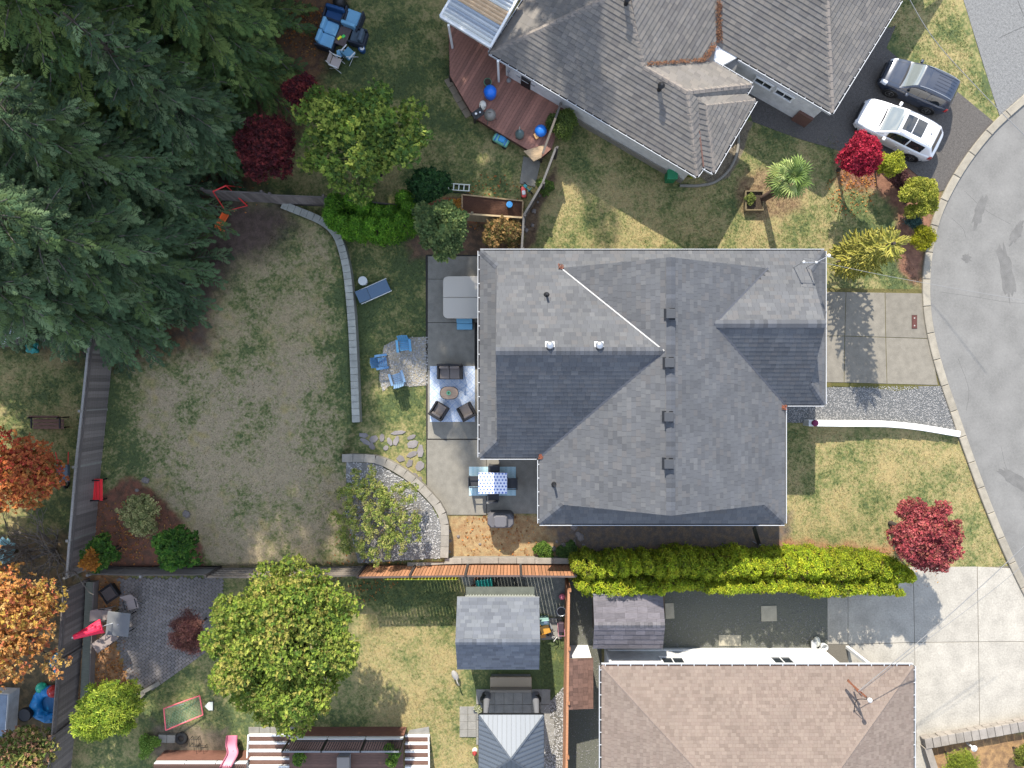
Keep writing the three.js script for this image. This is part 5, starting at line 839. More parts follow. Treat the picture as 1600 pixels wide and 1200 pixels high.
{ // fan palm
  seed(56);
  const b = P(1190, 311); const t = thing('fan_palm', 'fan palm with a hairy trunk on the dry lawn beside the brown house', 'palm tree', b), top = V(.06, 3.0, -.04);
  const tg = new THREE.TubeGeometry(new THREE.CatmullRomCurve3([V(0, -.1, 0), V(.06, 1.1, .05), V(.08, 2.2, .02), top]), 16, .16, 12, false); part(t, 'trunk', tg, mat(L(120, 92, 76), 1, 'wood', { bumpScale: .04 }));
  const fan = (n, r) => { const pos = []; for (let i = 0; i < n; i++) { const a = (i / (n - 1) - .5) * 4.4, a2 = a + 4.4 / n * .42, a1 = a - 4.4 / n * .42, q = (an, rad, y) => [Math.cos(an) * rad, y, Math.sin(an) * rad], tp = r * rr(.85, 1.05) * (1 - .12 * Math.abs(a)); pos.push(0, 0, 0, ...q(a2, tp * .6, .05), ...q(a, tp * .62, .0), 0, 0, 0, ...q(a, tp * .62, 0), ...q(a1, tp * .6, .05), ...q(a2, tp * .6, .05), ...q(a, tp, -.12), ...q(a, tp * .62, 0), ...q(a, tp * .62, 0), ...q(a, tp, -.12), ...q(a1, tp * .6, .05)); } const g = new THREE.BufferGeometry(); g.setAttribute('position', new THREE.Float32BufferAttribute(pos, 3)); return g; };
  const fm = gcol([150, 168, 92], [130, 154, 76], [172, 184, 110], [110, 134, 64]).map(c => new THREE.MeshStandardMaterial({ color: c, roughness: .6, side: THREE.DoubleSide }));
  for (let i = 0; i < 24; i++) { const az = i * 2.4, el = i < 4 ? 1.3 : mix(.9, -.75, (i - 4) / 19), l = rr(.45, .62), d = V(Math.cos(az) * Math.cos(el), Math.sin(el), Math.sin(az) * Math.cos(el)), e = top.clone().addScaledVector(d, l); const g = fan(15, .52); g.rotateZ(el - .35).rotateY(-az).translate(e.x, e.y, e.z); g.computeVertexNormals(); const f = part(t, 'frond', g, i > 18 ? new THREE.MeshStandardMaterial({ color: L(150, 130, 90), roughness: .8, side: THREE.DoubleSide }) : pick(fm)); part(f, 'stalk', stick(top, e, .018, 5), fm[1]); }
}
{ // grass tufts on the lawns, fallen leaves
  seed(57);
  const g = (() => { const pos = []; for (let i = 0; i < 7; i++) { const a = R() * 6.283, r = R() * .035, x = Math.cos(a) * r, z = Math.sin(a) * r, b = R() * 6.283, w = .008, h = rr(.03, .06), l = rr(.01, .035); pos.push(x - Math.sin(b) * w, 0, z + Math.cos(b) * w, x + Math.cos(b) * l, h, z + Math.sin(b) * l, x + Math.sin(b) * w, 0, z - Math.cos(b) * w); } const q = new THREE.BufferGeometry(); q.setAttribute('position', new THREE.Float32BufferAttribute(pos, 3)); q.computeVertexNormals(); return q; })();
  const areas = [[[820, 200], [1300, 200], [1450, 456], [1295, 456], [1295, 395], [820, 395]], [[1225, 660], [1290, 672], [1506, 684], [1585, 886], [1440, 886], [1225, 860]], [[155, 560], [330, 545], [450, 330], [540, 420], [560, 680], [530, 720], [540, 880], [320, 890], [160, 740]], [[560, 905], [715, 905], [715, 1150], [560, 1150]], [[556, 340], [668, 400], [668, 690], [560, 660]], [[450, 20], [690, 30], [740, 200], [830, 240], [815, 300], [560, 300], [450, 200]], [[1370, 0], [1490, 0], [1555, 180], [1500, 140], [1400, 70]], [[-60, 540], [160, 560], [130, 700], [-60, 700]], [[200, 1040], [420, 1040], [560, 1140], [240, 1140]], [[845, 990], [882, 990], [882, 1100], [845, 1080]], [[600, 1100], [745, 1050], [745, 1210], [670, 1210]]];
  const list = []; for (const a of areas) { const q = xz(a), ar = Math.abs(area2(q)), x0 = Math.min(...q.map(p => p[0])), x1 = Math.max(...q.map(p => p[0])), z0 = Math.min(...q.map(p => p[1])), z1 = Math.max(...q.map(p => p[1])); for (let i = 0; i < ar * 260; i++) { let x, z, k = 0; do { x = rr(x0, x1); z = rr(z0, z1); } while (!inside(q, x, z) && k++ < 40); if (dryness(x, z) > .85 && R() < .6) continue; if (x < -8.6 && z > -6 && R() < .45) continue; list.push([x, z]); } }
  const o = new THREE.InstancedMesh(g, new THREE.MeshStandardMaterial({ color: 0xffffff, roughness: .9, side: THREE.DoubleSide }), list.length), m = new THREE.Matrix4(), q = new THREE.Quaternion();
  list.forEach(([x, z], i) => { const s = rr(.6, 1.15); q.setFromAxisAngle(V(0, 1, 0), R() * 6.28); m.compose(V(x, hgt(x, z) - .004, z), q, V(s, s * .8, s)); o.setMatrixAt(i, m); const c = groundAt(x, z), k = rr(.8, 1.7); o.setColorAt(i, RGB(c[0] * k, c[1] * k * 1.03, c[2] * k)); });
  o.name = 'grass'; tag(o, 'short patchy lawn grass, green and straw coloured', 'grass', null, 'stuff'); o.castShadow = o.receiveShadow = true; scene.add(o); console.log('tufts', list.length);
  const lf = (areas, n, cols, name, label) => { const geo = leafClump(1, .08, .06, 0, { tilt: .35 }), mm = new THREE.InstancedMesh(geo, LM, n); let i = 0; while (i < n) { const [x, y, r] = pick(areas), a = R() * 6.283, d = r * Math.sqrt(R()), p = G(x + Math.cos(a) * d, y + Math.sin(a) * d); m.makeRotationY(R() * 6).scale(V(1, 1, 1).multiplyScalar(rr(.6, 1.3))).setPosition(p.x, p.y + .03, p.z); mm.setMatrixAt(i, m); mm.setColorAt(i, pick(cols).clone().multiplyScalar(rr(.7, 1.2))); i++; } mm.name = name; tag(mm, label, 'leaves', null, 'stuff'); scene.add(mm); };
  lf([[165, 940, 40], [170, 1020, 34], [190, 1060, 30], [150, 1080, 30], [480, 50, 40], [470, 20, 40], [225, 850, 60], [190, 830, 50], [570, 880, 60], [780, 840, 60], [770, 320, 50], [350, 250, 90], [1330, 300, 40], [1430, 860, 60], [1340, 270, 30]], 3400, [...gcol([190, 130, 70], [160, 110, 64], [206, 160, 90]), ...scol([150, 100, 60], [120, 84, 60])], 'fallen_leaves', 'brown and golden fallen leaves scattered over beds and terrace');
}

// ---------------------------------------------------------------- cars (nose towards -x in their own space)
function patchGeo(f, s0, s1, t0, t1, ns, nt) {
  const pos = [], idx = []; for (let i = 0; i <= ns; i++) for (let j = 0; j <= nt; j++) { const p = f(s0 + (s1 - s0) * i / ns, t0 + (t1 - t0) * j / nt); pos.push(p.x, p.y, p.z); }
  for (let i = 0; i < ns; i++) for (let j = 0; j < nt; j++) { const a = i * (nt + 1) + j, b = a + nt + 1; idx.push(a, a + 1, b, b, a + 1, b + 1); }
  const g = new THREE.BufferGeometry(); g.setAttribute('position', new THREE.Float32BufferAttribute(pos, 3)); g.setIndex(idx); g.computeVertexNormals(); return g;
}
const lerpT = (tab, x) => { if (x <= tab[0][0]) return tab[0][1]; for (let i = 1; i < tab.length; i++) if (x <= tab[i][0]) { const t = (x - tab[i - 1][0]) / (tab[i][0] - tab[i - 1][0]), u = t * t * (3 - 2 * t) * .5 + t * .5; return mix(tab[i - 1][1], tab[i][1], u); } return tab[tab.length - 1][1]; };
function car(o) {
  const t = thing('parked_car', o.label, 'car', V(o.p.x, o.y ?? .02, o.p.z), o.ry), Lh = o.L / 2, Wh = o.W / 2, H = o.H, paintM = phys(o.color, .32, { clearcoat: 1, clearcoatRoughness: .06, metalness: o.metal ?? .1 }), trim = M.black;
  const wid = x => { const e = Math.abs(x) / Lh; return Wh * (1 - .2 * Math.pow(e, 7) - (x < 0 ? .07 : .05) * Math.pow(e, 2.4)); };
  const deck = [[-Lh, .62], [-Lh + .1, .82], [-Lh + .35, .92], [-.95, 1.06], [-.6, 1.1], [Lh - .5, 1.1], [Lh - .12, 1.04], [Lh, .86]];
  const low = x => .24 + .12 * Math.pow(Math.abs(x) / Lh, 8);
  const body = (s, tt) => { const x = -Lh + 2 * Lh * s, w = wid(x), yt = lerpT(deck, x), yl = low(x), a = Math.abs(tt), sg = Math.sign(tt); // tt -1..1 around the section
    let z, y; if (a < .4) { const k = a / .4; z = w * .86 * k; y = yt + .04 * (1 - k * k); } else if (a < .55) { const k = (a - .4) / .15; z = w * (.86 + .12 * Math.sin(k * 1.57)); y = mix(yt, yt - .12, 1 - Math.cos(k * 1.57)); } else if (a < .8) { const k = (a - .55) / .25; z = w * (.98 + .02 * Math.sin(k * 3.1416)); y = mix(yt - .12, .55, k); } else { const k = (a - .8) / .2; z = w * mix(.98, .93, k); y = mix(.55, yl, k); }
    return V(x, y, sg * z); };
  const cap = s => { const n = 24, pos = []; const c = V(0, 0, 0); const ring = []; for (let j = 0; j <= n; j++) { const p = body(s, -1 + 2 * j / n); ring.push(p); c.add(p); } c.divideScalar(n + 1); c.x += s < .5 ? -.06 : .05; for (let j = 0; j < n; j++) { const q = s < .5 ? [c, ring[j + 1], ring[j]] : [c, ring[j], ring[j + 1]]; for (const p of q) pos.push(p.x, p.y, p.z); } pos.push(...[c, ...(s < .5 ? [ring[0], ring[n]] : [ring[n], ring[0]])].flatMap(p => [p.x, p.y, p.z])); const g = new THREE.BufferGeometry(); g.setAttribute('position', new THREE.Float32BufferAttribute(pos, 3)); g.computeVertexNormals(); return g; };
  part(t, 'body', [patchGeo(body, 0, 1, -1, 1, 48, 40), cap(0), cap(1)], paintM);
  const xs = o.glassX ?? [-1.12, -.28, Lh - .62, Lh - .16], x0 = xs[0], x3 = xs[3];
  const roof = [[x0, 1.08], [x0 + .02, 1.1], [xs[1], H - .05], [xs[1] + .35, H], [xs[2] - .4, H - .01], [xs[2], H - .06], [x3, 1.1], [x3 + .02, 1.08]];
  const cab = (off) => (s, tt) => { const x = mix(x0, x3, s), f = clamp((lerpT(roof, x) - 1.08) / (H - 1.08)), w = wid(x), a = Math.abs(tt), sg = Math.sign(tt) || 1, wb = w * .93, wt = mix(wb, w * .72, f); let z, y; const yt = 1.06 + f * (H - 1.06);
    if (a < .6) { const k = a / .6; z = wt * k * .96; y = yt + .035 * f * (1 - k * k); } else { const k = (a - .6) / .4; z = mix(wt * .96 + .03 * Math.sin(Math.min(1, k * 4) * 1.57) * f, wb, k); y = mix(yt, 1.04, k); }
    return V(x + (f < .98 ? (s < .5 ? -off : off) * (a < .6 ? .8 : 0) : 0), y + (a < .6 ? off : 0), sg * (z + (a >= .6 ? off : 0))); };
  part(t, 'cabin', patchGeo(cab(0), 0, 1, -1, 1, 44, 36), paintM);
  const S_ = x => (x - x0) / (x3 - x0);
  const gl = phys(RGB(.012, .016, .02), .04, { specularIntensity: 1, clearcoat: 1, clearcoatRoughness: .03 });
  part(t, 'windscreen', patchGeo(cab(.008), S_(x0 + .09), S_(xs[1] - .03), -.54, .54, 14, 16), phys(RGB(.16, .18, .175), .08, { ior: 2.1, clearcoat: 1, clearcoatRoughness: .03 }));
  part(t, 'rear_window', patchGeo(cab(.008), S_(xs[2] + .06), S_(x3 - .1), -.5, .5, 8, 14), gl);
  for (const sg of [-1, 1]) for (const [a, b] of [[xs[1] - .28, xs[1] + .78], [xs[1] + .86, xs[1] + 1.68], [xs[1] + 1.76, xs[2] - .02]]) if (b - a > .15) part(t, 'side_window', patchGeo(cab(.007), S_(a), S_(b), sg * .66, sg * .95, 8, 5), gl);
  if (o.sunroof) { const g = part(t, 'sunroof', [patchGeo(cab(.012), S_(xs[1] + .12), S_(xs[1] + .62), -.4, .4, 6, 10), patchGeo(cab(.012), S_(xs[1] + .66), S_(xs[1] + 1.2), -.4, .4, 6, 10)], gl); }
  if (o.ribs) part(t, 'roof_rib', [-.36, -.18, 0, .18, .36].map(k => patchGeo(cab(.014), S_(xs[1] + .75), S_(xs[2] - .15), k - .012, k + .012, 6, 2)), paintM);
  for (const sg of [-1, 1]) part(t, 'roof_rail', rod([cab(.03)(S_(xs[1] + .1), sg * .56), cab(.07)(S_(xs[1] + .6), sg * .56), cab(.07)(S_(xs[2] - .5), sg * .56), cab(.03)(S_(xs[2] - .1), sg * .56)], .018), o.railM ?? M.steel);
  for (const sg of [-1, 1]) { const m = part(t, 'wing_mirror', rbox(.16, .13, .2, x0 + .5, 1.13, sg * (Wh + .1), .05), o.mirror ?? paintM); part(t, 'door_line', [.02, .95, 1.72].map(d => patchGeo((s, k) => body((x0 + .42 + d * 1.0 + Lh + s * .012) / (2 * Lh), sg * k).multiply(V(1, 1, 1.004)), 0, 1, .57, .97, 1, 8)), trim); for (const d of [.75, 1.5]) part(t, 'door_handle', rbox(.18, .03, .03, x0 + .6 + d, .88, sg * Wh * .99, .012), paintM); }
  for (const [x, sg] of [[-Lh + .86, 1], [-Lh + .86, -1], [Lh - .88, 1], [Lh - .88, -1]]) {
    const w = part(t, 'wheel', [new THREE.TorusGeometry(.255, .095, 10, 26).scale(1, 1, 1.15).translate(x, .35, sg * (Wh - .13))], mat(RGB(.015, .015, .015), .9, 'fine'), null);
    const sp = [cyl(.05, .05, .05, 0, 0, 0, 10).rotateX(Math.PI / 2)]; for (let i = 0; i < 7; i++) sp.push(box(.05, .22, .03, 0, .12, 0).rotateZ(i / 7 * 6.283)); sp.push(new THREE.TorusGeometry(.215, .02, 6, 24)); part(w, 'rim', sp.map(g => g.translate(x, .35, sg * (Wh - .03))), M.steel); part(w, 'brake_disc', cyl(.2, .2, .02, 0, 0, 0, 20).rotateX(Math.PI / 2).translate(x, .35, sg * (Wh - .1)), M.darkMetal);
    part(t, 'wheel_arch', new THREE.TorusGeometry(.4, .035, 6, 22, Math.PI + .5).rotateZ(-.25).translate(x, .36, sg * (Wh - .008)), o.archM ?? trim); part(t, 'arch_well', cyl(.39, .39, .03, 0, 0, 0, 22).rotateX(Math.PI / 2).translate(x, .36, sg * (Wh - .02 - .01)), M.black);
  }
  const lampM = phys(RGB(.6, .62, .65), .1, { clearcoat: 1 }), red = phys(RGB(.35, .01, .012), .2, { clearcoat: 1 });
  for (const sg of [-1, 1]) { part(t, 'headlight', patchGeo((s, k) => body(.012 + .075 * s, sg * k).add(V(-.008, .006, sg * .006)), 0, 1, .36, .6, 6, 6), lampM); part(t, 'taillight', patchGeo((s, k) => body(.945 + .052 * s, sg * k).add(V(.008, .005, sg * .008)), 0, 1, .44, .66, 6, 6), red); }
  part(t, 'grille', [rbox(.06, .2, Wh * 1.0, -Lh - .035, .62, 0, .03), rbox(.06, .14, Wh * 1.3, -Lh - .03, .4, 0, .03)], trim); part(t, 'bumper_trim', rbox(.06, .1, Wh * 1.3, Lh + .03, .42, 0, .03), trim); part(t, 'number_plate', [box(.012, .14, .32, Lh + .055, .68, 0)], M.white);
  part(t, 'bonnet_line', [-1, 1].map(sg => patchGeo((s, k) => body((.06 + .2 * s), sg * k).add(V(0, .003, 0)), 0, 1, .33, .337, 10, 1)), tint(M.black, 2)); part(t, 'cowl', patchGeo((s, k) => body((x0 - .02 + Lh + .13 * s) / (2 * Lh), k).add(V(0, .01, 0)), 0, 1, -.36, .36, 3, 12), trim);
  if (o.fin) part(t, 'aerial', new THREE.ConeGeometry(.05, .12, 8).scale(1.6, 1, .5).translate(xs[2] - .3, H + .05, 0), trim);
  part(t, 'underside', box(o.L - .5, .2, o.W - .3, 0, .32, 0), M.black); if (o.scale) t.scale.setScalar(o.scale);
  return t;
}
{
  const p = P(1406, 201, .7), q = P(1437, 132, .7);
  car({ label: 'white estate car with a dark sunroof parked next to the crimson maple', p, ry: -Math.atan2(57, 114), scale: .83, L: 4.45, W: 1.86, H: 1.66, color: RGB(.78, .78, .79), sunroof: true, fin: true, metal: 0 });
  car({ label: 'dark blue grey utility car with roof ribs parked nearest the brown house', p: q, ry: -Math.atan2(47, 100), scale: .82, L: 3.95, W: 1.76, H: 1.68, color: RGB(.022, .03, .05), ribs: true, metal: .1, glassX: [-1.0, -.3, 1.6, 1.88] });
  car({ label: 'pale green car whose tail just shows beyond the tan roof edge', p: V(15.45, 0, 14.42), ry: 0, L: 4.5, W: 1.8, H: 1.5, color: RGB(.3, .36, .33), y: .035 });
}

// ---------------------------------------------------------------- garden furniture on the patio of the grey house
const blueP = mat(L(92, 150, 205), .55, 'fine'), blueShade = mat(S(64, 122, 178), .5, 'fine'), wicker = mat(RGB(.028, .027, .03), .8, 'wood', { bumpScale: .01 }), cush = mat(S(92, 92, 102), .9, 'fine');
function adirondack(px, py, face, label, m) {         // opens towards `face` (px direction)
  const p = G(px, py), t = thing('garden_chair', label, 'garden chair', p, Math.atan2(face[0], face[1]), null);
  for (let i = 0; i < 5; i++) part(t, 'seat_slat', rbox(.5, .025, .085, 0, .36 - i * .022, .24 - i * .1, .008), m);
  for (let i = -2; i <= 2; i++) part(t, 'back_slat', rbox(.1, .74 - Math.abs(i) * .06, .022, i * .112, .36, 0, .008).rotateX(-.42).translate(0, .28, -.2).translate(0, 0, 0), m);
  for (const s of [-1, 1]) { part(t, 'arm', rbox(.13, .025, .66, s * .34, .56, .04, .01), m); part(t, 'leg', rbox(.05, .56, .09, s * .3, .28, .28, .01), m); part(t, 'leg', rbox(.05, .5, .08, s * .28, .26, -.3, .01).rotateX(0), m); }
  part(t, 'back_rail', rbox(.56, .06, .03, 0, .48, -.37, .01), m); t.scale.setScalar(.84); return t;
}
adirondack(633, 540, [.1, 1], 'blue slatted garden chair standing uppermost on the gravel circle', blueShade);
adirondack(598, 566, [1, -.15], 'blue slatted garden chair at the left edge of the gravel circle', blueP);
adirondack(623, 592, [-.3, -1], 'pale sunlit blue garden chair lowest on the gravel circle', mat(L(150, 190, 230), .5, 'fine'));
{
  const p = G(585, 457), t = thing('sun_lounger', 'grey sling lounger with white rails on the shaded grass by the long wall', 'sun lounger', p, .42), sl = mat(S(68, 92, 128), .9, 'fine');
  part(t, 'seat', rbox(.95, .03, .56, .28, .33, 0, .01), sl); part(t, 'backrest', rbox(.55, .03, .56, 0, 0, 0, .01).rotateZ(-.42).translate(-.46, .45, 0), sl); for (const s of [-1, 1]) { part(t, 'frame', rod([V(-.7, .34, s * .3), V(0, .31, s * .3), V(.78, .31, s * .3)], .018), M.white); for (const x of [-.55, .6]) part(t, 'leg', stick(V(x, 0, s * .28), V(x, .32, s * .28), .016), M.white); }
  const q = G(570, 441), s = thing('side_table', 'small round pale side table beside the grey lounger', 'side table', q); part(s, 'table_top', cyl(.2, .2, .025, 0, .45, 0, 24), mat(S(150, 164, 186), .5, 'fine')); part(s, 'stem', cyl(.02, .02, .44, 0, .22, 0, 8), M.steel); part(s, 'foot', cyl(.13, .15, .02, 0, .012, 0, 18), M.steel);
}
{ // hot tub with folded cover, steps
  const a = P(697, 433, .95), b = P(757, 496, .95), cx = (a.x + b.x) / 2, cz = (a.z + b.z) / 2, t = thing('hot_tub', 'large hot tub under a grey blue cover against the grey house', 'hot tub', V(cx, .05, cz)), w = 1.95, d = 1.85;
  const cov = mat(S(148, 152, 162), .5, 'fine', { bumpScale: .002 }), halfC = s => { const r = .26, sh = new THREE.Shape(), x = w / 2, z = d / 2; sh.moveTo(-x, .005); sh.lineTo(x, .005); sh.lineTo(x, z - r); sh.quadraticCurveTo(x, z, x - r, z); sh.lineTo(-x + r, z); sh.quadraticCurveTo(-x, z, -x, z - r); sh.closePath(); return new THREE.ExtrudeGeometry(sh, { depth: .07, bevelEnabled: true, bevelThickness: .03, bevelSize: .03, bevelOffset: -.03, bevelSegments: 3 }).rotateX(s > 0 ? Math.PI / 2 : -Math.PI / 2).translate(0, s > 0 ? .9 : .83, 0); };
  part(t, 'cabinet', rbox(w - .12, .8, d - .12, 0, .4, 0, .12), mat(S(60, 62, 68), .8, 'wood')); part(t, 'cover', halfC(-1), cov); part(t, 'cover', halfC(1), cov); for (const s of [-1, 1]) part(t, 'strap', box(.05, .3, .01, s * .5, .75, d / 2 + .004), M.black);
  const q = P(726, 505, .3), s = thing('tub_step', 'blue plastic two tread step at the lower side of the hot tub', 'step', V(q.x, .05, q.z)), bm = mat(S(84, 140, 190), .55, 'fine'); part(s, 'tread', rbox(.7, .05, .26, 0, .42, -.12, .02), bm); part(s, 'tread', rbox(.7, .05, .26, 0, .22, .15, .02), bm); part(s, 'side_panel', [box(.03, .4, .24, -.33, .2, -.12), box(.03, .4, .24, .33, .2, -.12), box(.03, .2, .26, -.33, .1, .14), box(.03, .2, .26, .33, .1, .14), box(.66, .19, .02, 0, .1, .27), box(.66, .19, .02, 0, .31, .01)], tint(bm, .8));
}
function canvasTex(w, h, draw) { const c = document.createElement('canvas'); c.width = w; c.height = h; draw(c.getContext('2d'), w, h); const t = new THREE.CanvasTexture(c); t.colorSpace = THREE.SRGBColorSpace; t.flipY = false; return t; }
function flatPrint(w, d, tex) { const g = new THREE.PlaneGeometry(w, d).rotateX(-Math.PI / 2); g.userData.done = true; return [g, new THREE.MeshStandardMaterial({ map: tex, roughness: .95 })]; }
seed(63);
{
  const rugTex = canvasTex(512, 640, (c, w, h) => { c.fillStyle = '#b4bcc8'; c.fillRect(0, 0, w, h); for (let j = 0; j < 40; j++) for (let i = 0; i < 32; i++) { const a = .15 + .55 * R(); c.fillStyle = `rgba(${R() < .5 ? '110,150,200' : '235,240,248'},${a * .55})`; c.fillRect(i * 16 + 2, j * 16 + 2, 11, 11); } c.strokeStyle = 'rgba(90,130,185,.6)'; c.lineWidth = 4; for (let j = 0; j < 7; j++) for (let i = 0; i < 5; i++) { c.beginPath(); c.moveTo(i * 102 + 51, j * 92); c.lineTo(i * 102 + 102, j * 92 + 46); c.lineTo(i * 102 + 51, j * 92 + 92); c.lineTo(i * 102, j * 92 + 46); c.closePath(); c.stroke(); } });
  const a = P(672, 572), b = P(742, 659), o = thing('outdoor_rug', 'pale blue patterned outdoor rug under the lounge set on the patio', 'rug', V((a.x + b.x) / 2, .056, (a.z + b.z) / 2)); const [g, m] = flatPrint(b.x - a.x, b.z - a.z, rugTex); part(o, 'pile', g.translate(0, .012, 0), m); part(o, 'backing', box(b.x - a.x, .01, b.z - a.z, 0, .005, 0), tint(cush, .9));
  const lounge = (px, py, ry, w, label, name, cat) => { const p = P(px, py, .4), t = thing(name, label, cat, V(p.x, .07, p.z), ry); part(t, 'frame', [rbox(w, .3, .66, 0, .15, 0, .03)], wicker); part(t, 'backrest', rbox(w, .4, .1, 0, .5, -.3, .04), wicker); for (const s of [-1, 1]) part(t, 'arm', rbox(.09, .3, .62, s * (w / 2 - .045), .42, .02, .03), wicker); const n = w > 1 ? 2 : 1; for (let i = 0; i < n; i++) { const x = (i - (n - 1) / 2) * (w - .2) / n; part(t, 'seat_cushion', rbox((w - .22) / n, .12, .54, x, .36, .04, .04), cush); part(t, 'back_cushion', rbox((w - .24) / n, .34, .12, x, .54, -.19, .05).rotateX(0), tint(cush, .9)); } return t; };
  lounge(703, 581, 0, 1.12, 'dark woven two seat garden sofa at the top of the pale rug', 'garden_sofa', 'sofa');
  lounge(686, 642, Math.PI - .55, .68, 'dark woven armchair at the lower left of the pale rug', 'garden_armchair', 'armchair'); lounge(729, 643, Math.PI + .5, .68, 'dark woven armchair at the lower right of the pale rug', 'garden_armchair', 'armchair');
  const p = P(702, 614, .4), ct = thing('coffee_table', 'oval wooden topped coffee table in the middle of the lounge rug', 'coffee table', V(p.x, .07, p.z)), sh = new THREE.CylinderGeometry(.27, .27, .03, 26); part(ct, 'table_top', [sh.clone().translate(-.13, .4, 0), sh.clone().translate(.13, .4, 0).translate(0, .0004, 0), box(.26, .03, .54, 0, .4001, 0)], mat(S(150, 136, 132), .7, 'wood')); part(ct, 'rim', [new THREE.TorusGeometry(.27, .018, 6, 16, Math.PI).rotateZ(Math.PI / 2).rotateX(Math.PI / 2).translate(-.13, .4, 0), new THREE.TorusGeometry(.27, .018, 6, 16, Math.PI).rotateZ(-Math.PI / 2).rotateX(Math.PI / 2).translate(.13, .4, 0), box(.26, .03, .02, 0, .4, .275), box(.26, .03, .02, 0, .4, -.275)], wicker); for (const [x, z] of [[-.2, .15], [.2, .15], [-.2, -.15], [.2, -.15]]) part(ct, 'leg', cyl(.02, .02, .38, x, .19, z, 8), wicker);
  const bw = thing('bowl', 'small green glass bowl on the oval coffee table', 'bowl', V(p.x - .02, .487, p.z)); part(bw, 'bowl', new THREE.LatheGeometry([[.02, 0], [.06, .01], [.1, .06], [.09, .06], [.05, .02], [0, .015]].map(q => new THREE.Vector2(...q)), 18), mat(S(110, 170, 160), .3, null)); part(bw, 'plant', new THREE.IcosahedronGeometry(.05, 1).translate(0, .06, 0), mat(S(60, 110, 80), .8, null));
  const tealTex = canvasTex(512, 320, (c, w, h) => { c.fillStyle = '#a9c4cc'; c.fillRect(0, 0, w, h); for (let i = 0; i < 240; i++) { c.strokeStyle = ['#e6eef0', '#6fa3b2', '#c9dbe0', '#4f8fa5'][i % 4]; c.globalAlpha = .5; c.lineWidth = 3; const x = (i % 20) * 26 + 8, y = (i / 20 | 0) * 27 + 10; c.strokeRect(x, y, 14, 14); } });
  const a2 = P(733, 729), b2 = P(806, 774), o2 = thing('outdoor_rug', 'teal and white patterned rug under the dining table', 'rug', V((a2.x + b2.x) / 2, .056, (a2.z + b2.z) / 2)); const [g2, m2] = flatPrint(b2.x - a2.x, b2.z - a2.z, tealTex); part(o2, 'pile', g2.translate(0, .012, 0), m2); part(o2, 'backing', box(b2.x - a2.x, .01, b2.z - a2.z, 0, .005, 0), cush);
  const clothTex = canvasTex(512, 384, (c, w, h) => { c.fillStyle = '#dcdfea'; c.fillRect(0, 0, w, h); for (let j = 0; j < 7; j++) for (let i = 0; i < 9; i++) { const x = i * 60 + (j & 1 ? 30 : 0) + 10, y = j * 58 + 20; c.fillStyle = (i + j) % 3 ? '#3d5fae' : '#2b4a92'; c.beginPath(); for (let k = 0; k < 5; k++) { const t = k / 5 * 6.283; c.moveTo(x, y); c.ellipse(x + Math.cos(t) * 11, y + Math.sin(t) * 11, 10, 6, t, 0, 6.283); } c.fill(); } });
  const tp = P(770, 755, .75), dt = thing('dining_table', 'rectangular dining table with metal legs under the printed cloth', 'table', V(tp.x, .05, tp.z)); part(dt, 'table_top', box(1.18, .03, .84, 0, .72, 0), M.greyTrim); for (const [x, z] of [[-.5, .34], [.5, .34], [-.5, -.34], [.5, -.34]]) part(dt, 'leg', cyl(.025, .025, .7, x, .35, z, 8), M.darkMetal);
  const cl = thing('tablecloth', 'white tablecloth printed with blue flowers on the patio dining table', 'tablecloth', V(tp.x, .79, tp.z)); const [cg, cm] = flatPrint(1.26, .92, clothTex); part(cl, 'cloth_top', cg.translate(0, .004, 0), cm); part(cl, 'cloth_drop', [box(1.26, .18, .006, 0, -.085, .46), box(1.26, .18, .006, 0, -.085, -.46), box(.006, .18, .92, -.63, -.085, 0), box(.006, .18, .92, .63, -.085, 0)], mat(RGB(.5, .53, .66), .9, 'fine'));
  const ch = (px, py, ry, l) => { const p = P(px, py, .5), t = thing('dining_chair', l, 'chair', V(p.x, .06, p.z), ry), mm = mat(RGB(.03, .032, .038), .7, 'fine'); part(t, 'seat', rbox(.46, .05, .46, 0, .44, 0, .02), mm); part(t, 'backrest', rbox(.44, .5, .035, 0, .7, -.23, .012).rotateX(0), mm); for (const s of [-1, 1]) { part(t, 'leg', stick(V(s * .2, 0, .2), V(s * .2, .44, .2), .016), M.darkMetal); part(t, 'leg', stick(V(s * .2, 0, -.22), V(s * .2, .9, -.24), .016), M.darkMetal); part(t, 'arm', rbox(.04, .03, .42, s * .24, .64, 0, .01), mm); } return t; };
  ch(741, 752, Math.PI / 2, 'dark dining chair at the left end of the cloth covered table'); ch(800, 755, -Math.PI / 2, 'dark dining chair at the right end of the cloth covered table'); ch(772, 734, 0, 'dark dining chair at the upper side of the cloth covered table'); ch(771, 774, Math.PI, 'dark dining chair at the lower side of the cloth covered table');
  const sp = P(767, 784, .45), st = thing('stool', 'small pale stool below the dining table near the covered grill', 'stool', V(sp.x, .05, sp.z), .1); part(st, 'seat', rbox(.4, .04, .14, 0, .42, 0, .015), mat(L(190, 186, 178), .7, 'wood')); for (const s of [-1, 1]) part(st, 'leg', box(.03, .4, .12, s * .16, .2, 0), M.steel);
  // covered grill
  const gp = P(782, 815, 1.1), gr = thing('covered_grill', 'barbecue under a grey fitted cover on the dry soil', 'grill', V(gp.x, .02, gp.z)), gm = mat(L(120, 118, 122), .8, 'fine'); const oct = (w, d, c) => [[-w + c, -d], [-w, -d + c], [-w, d - c], [-w + c, d], [w - c, d], [w, d - c], [w, -d + c], [w - c, -d]];
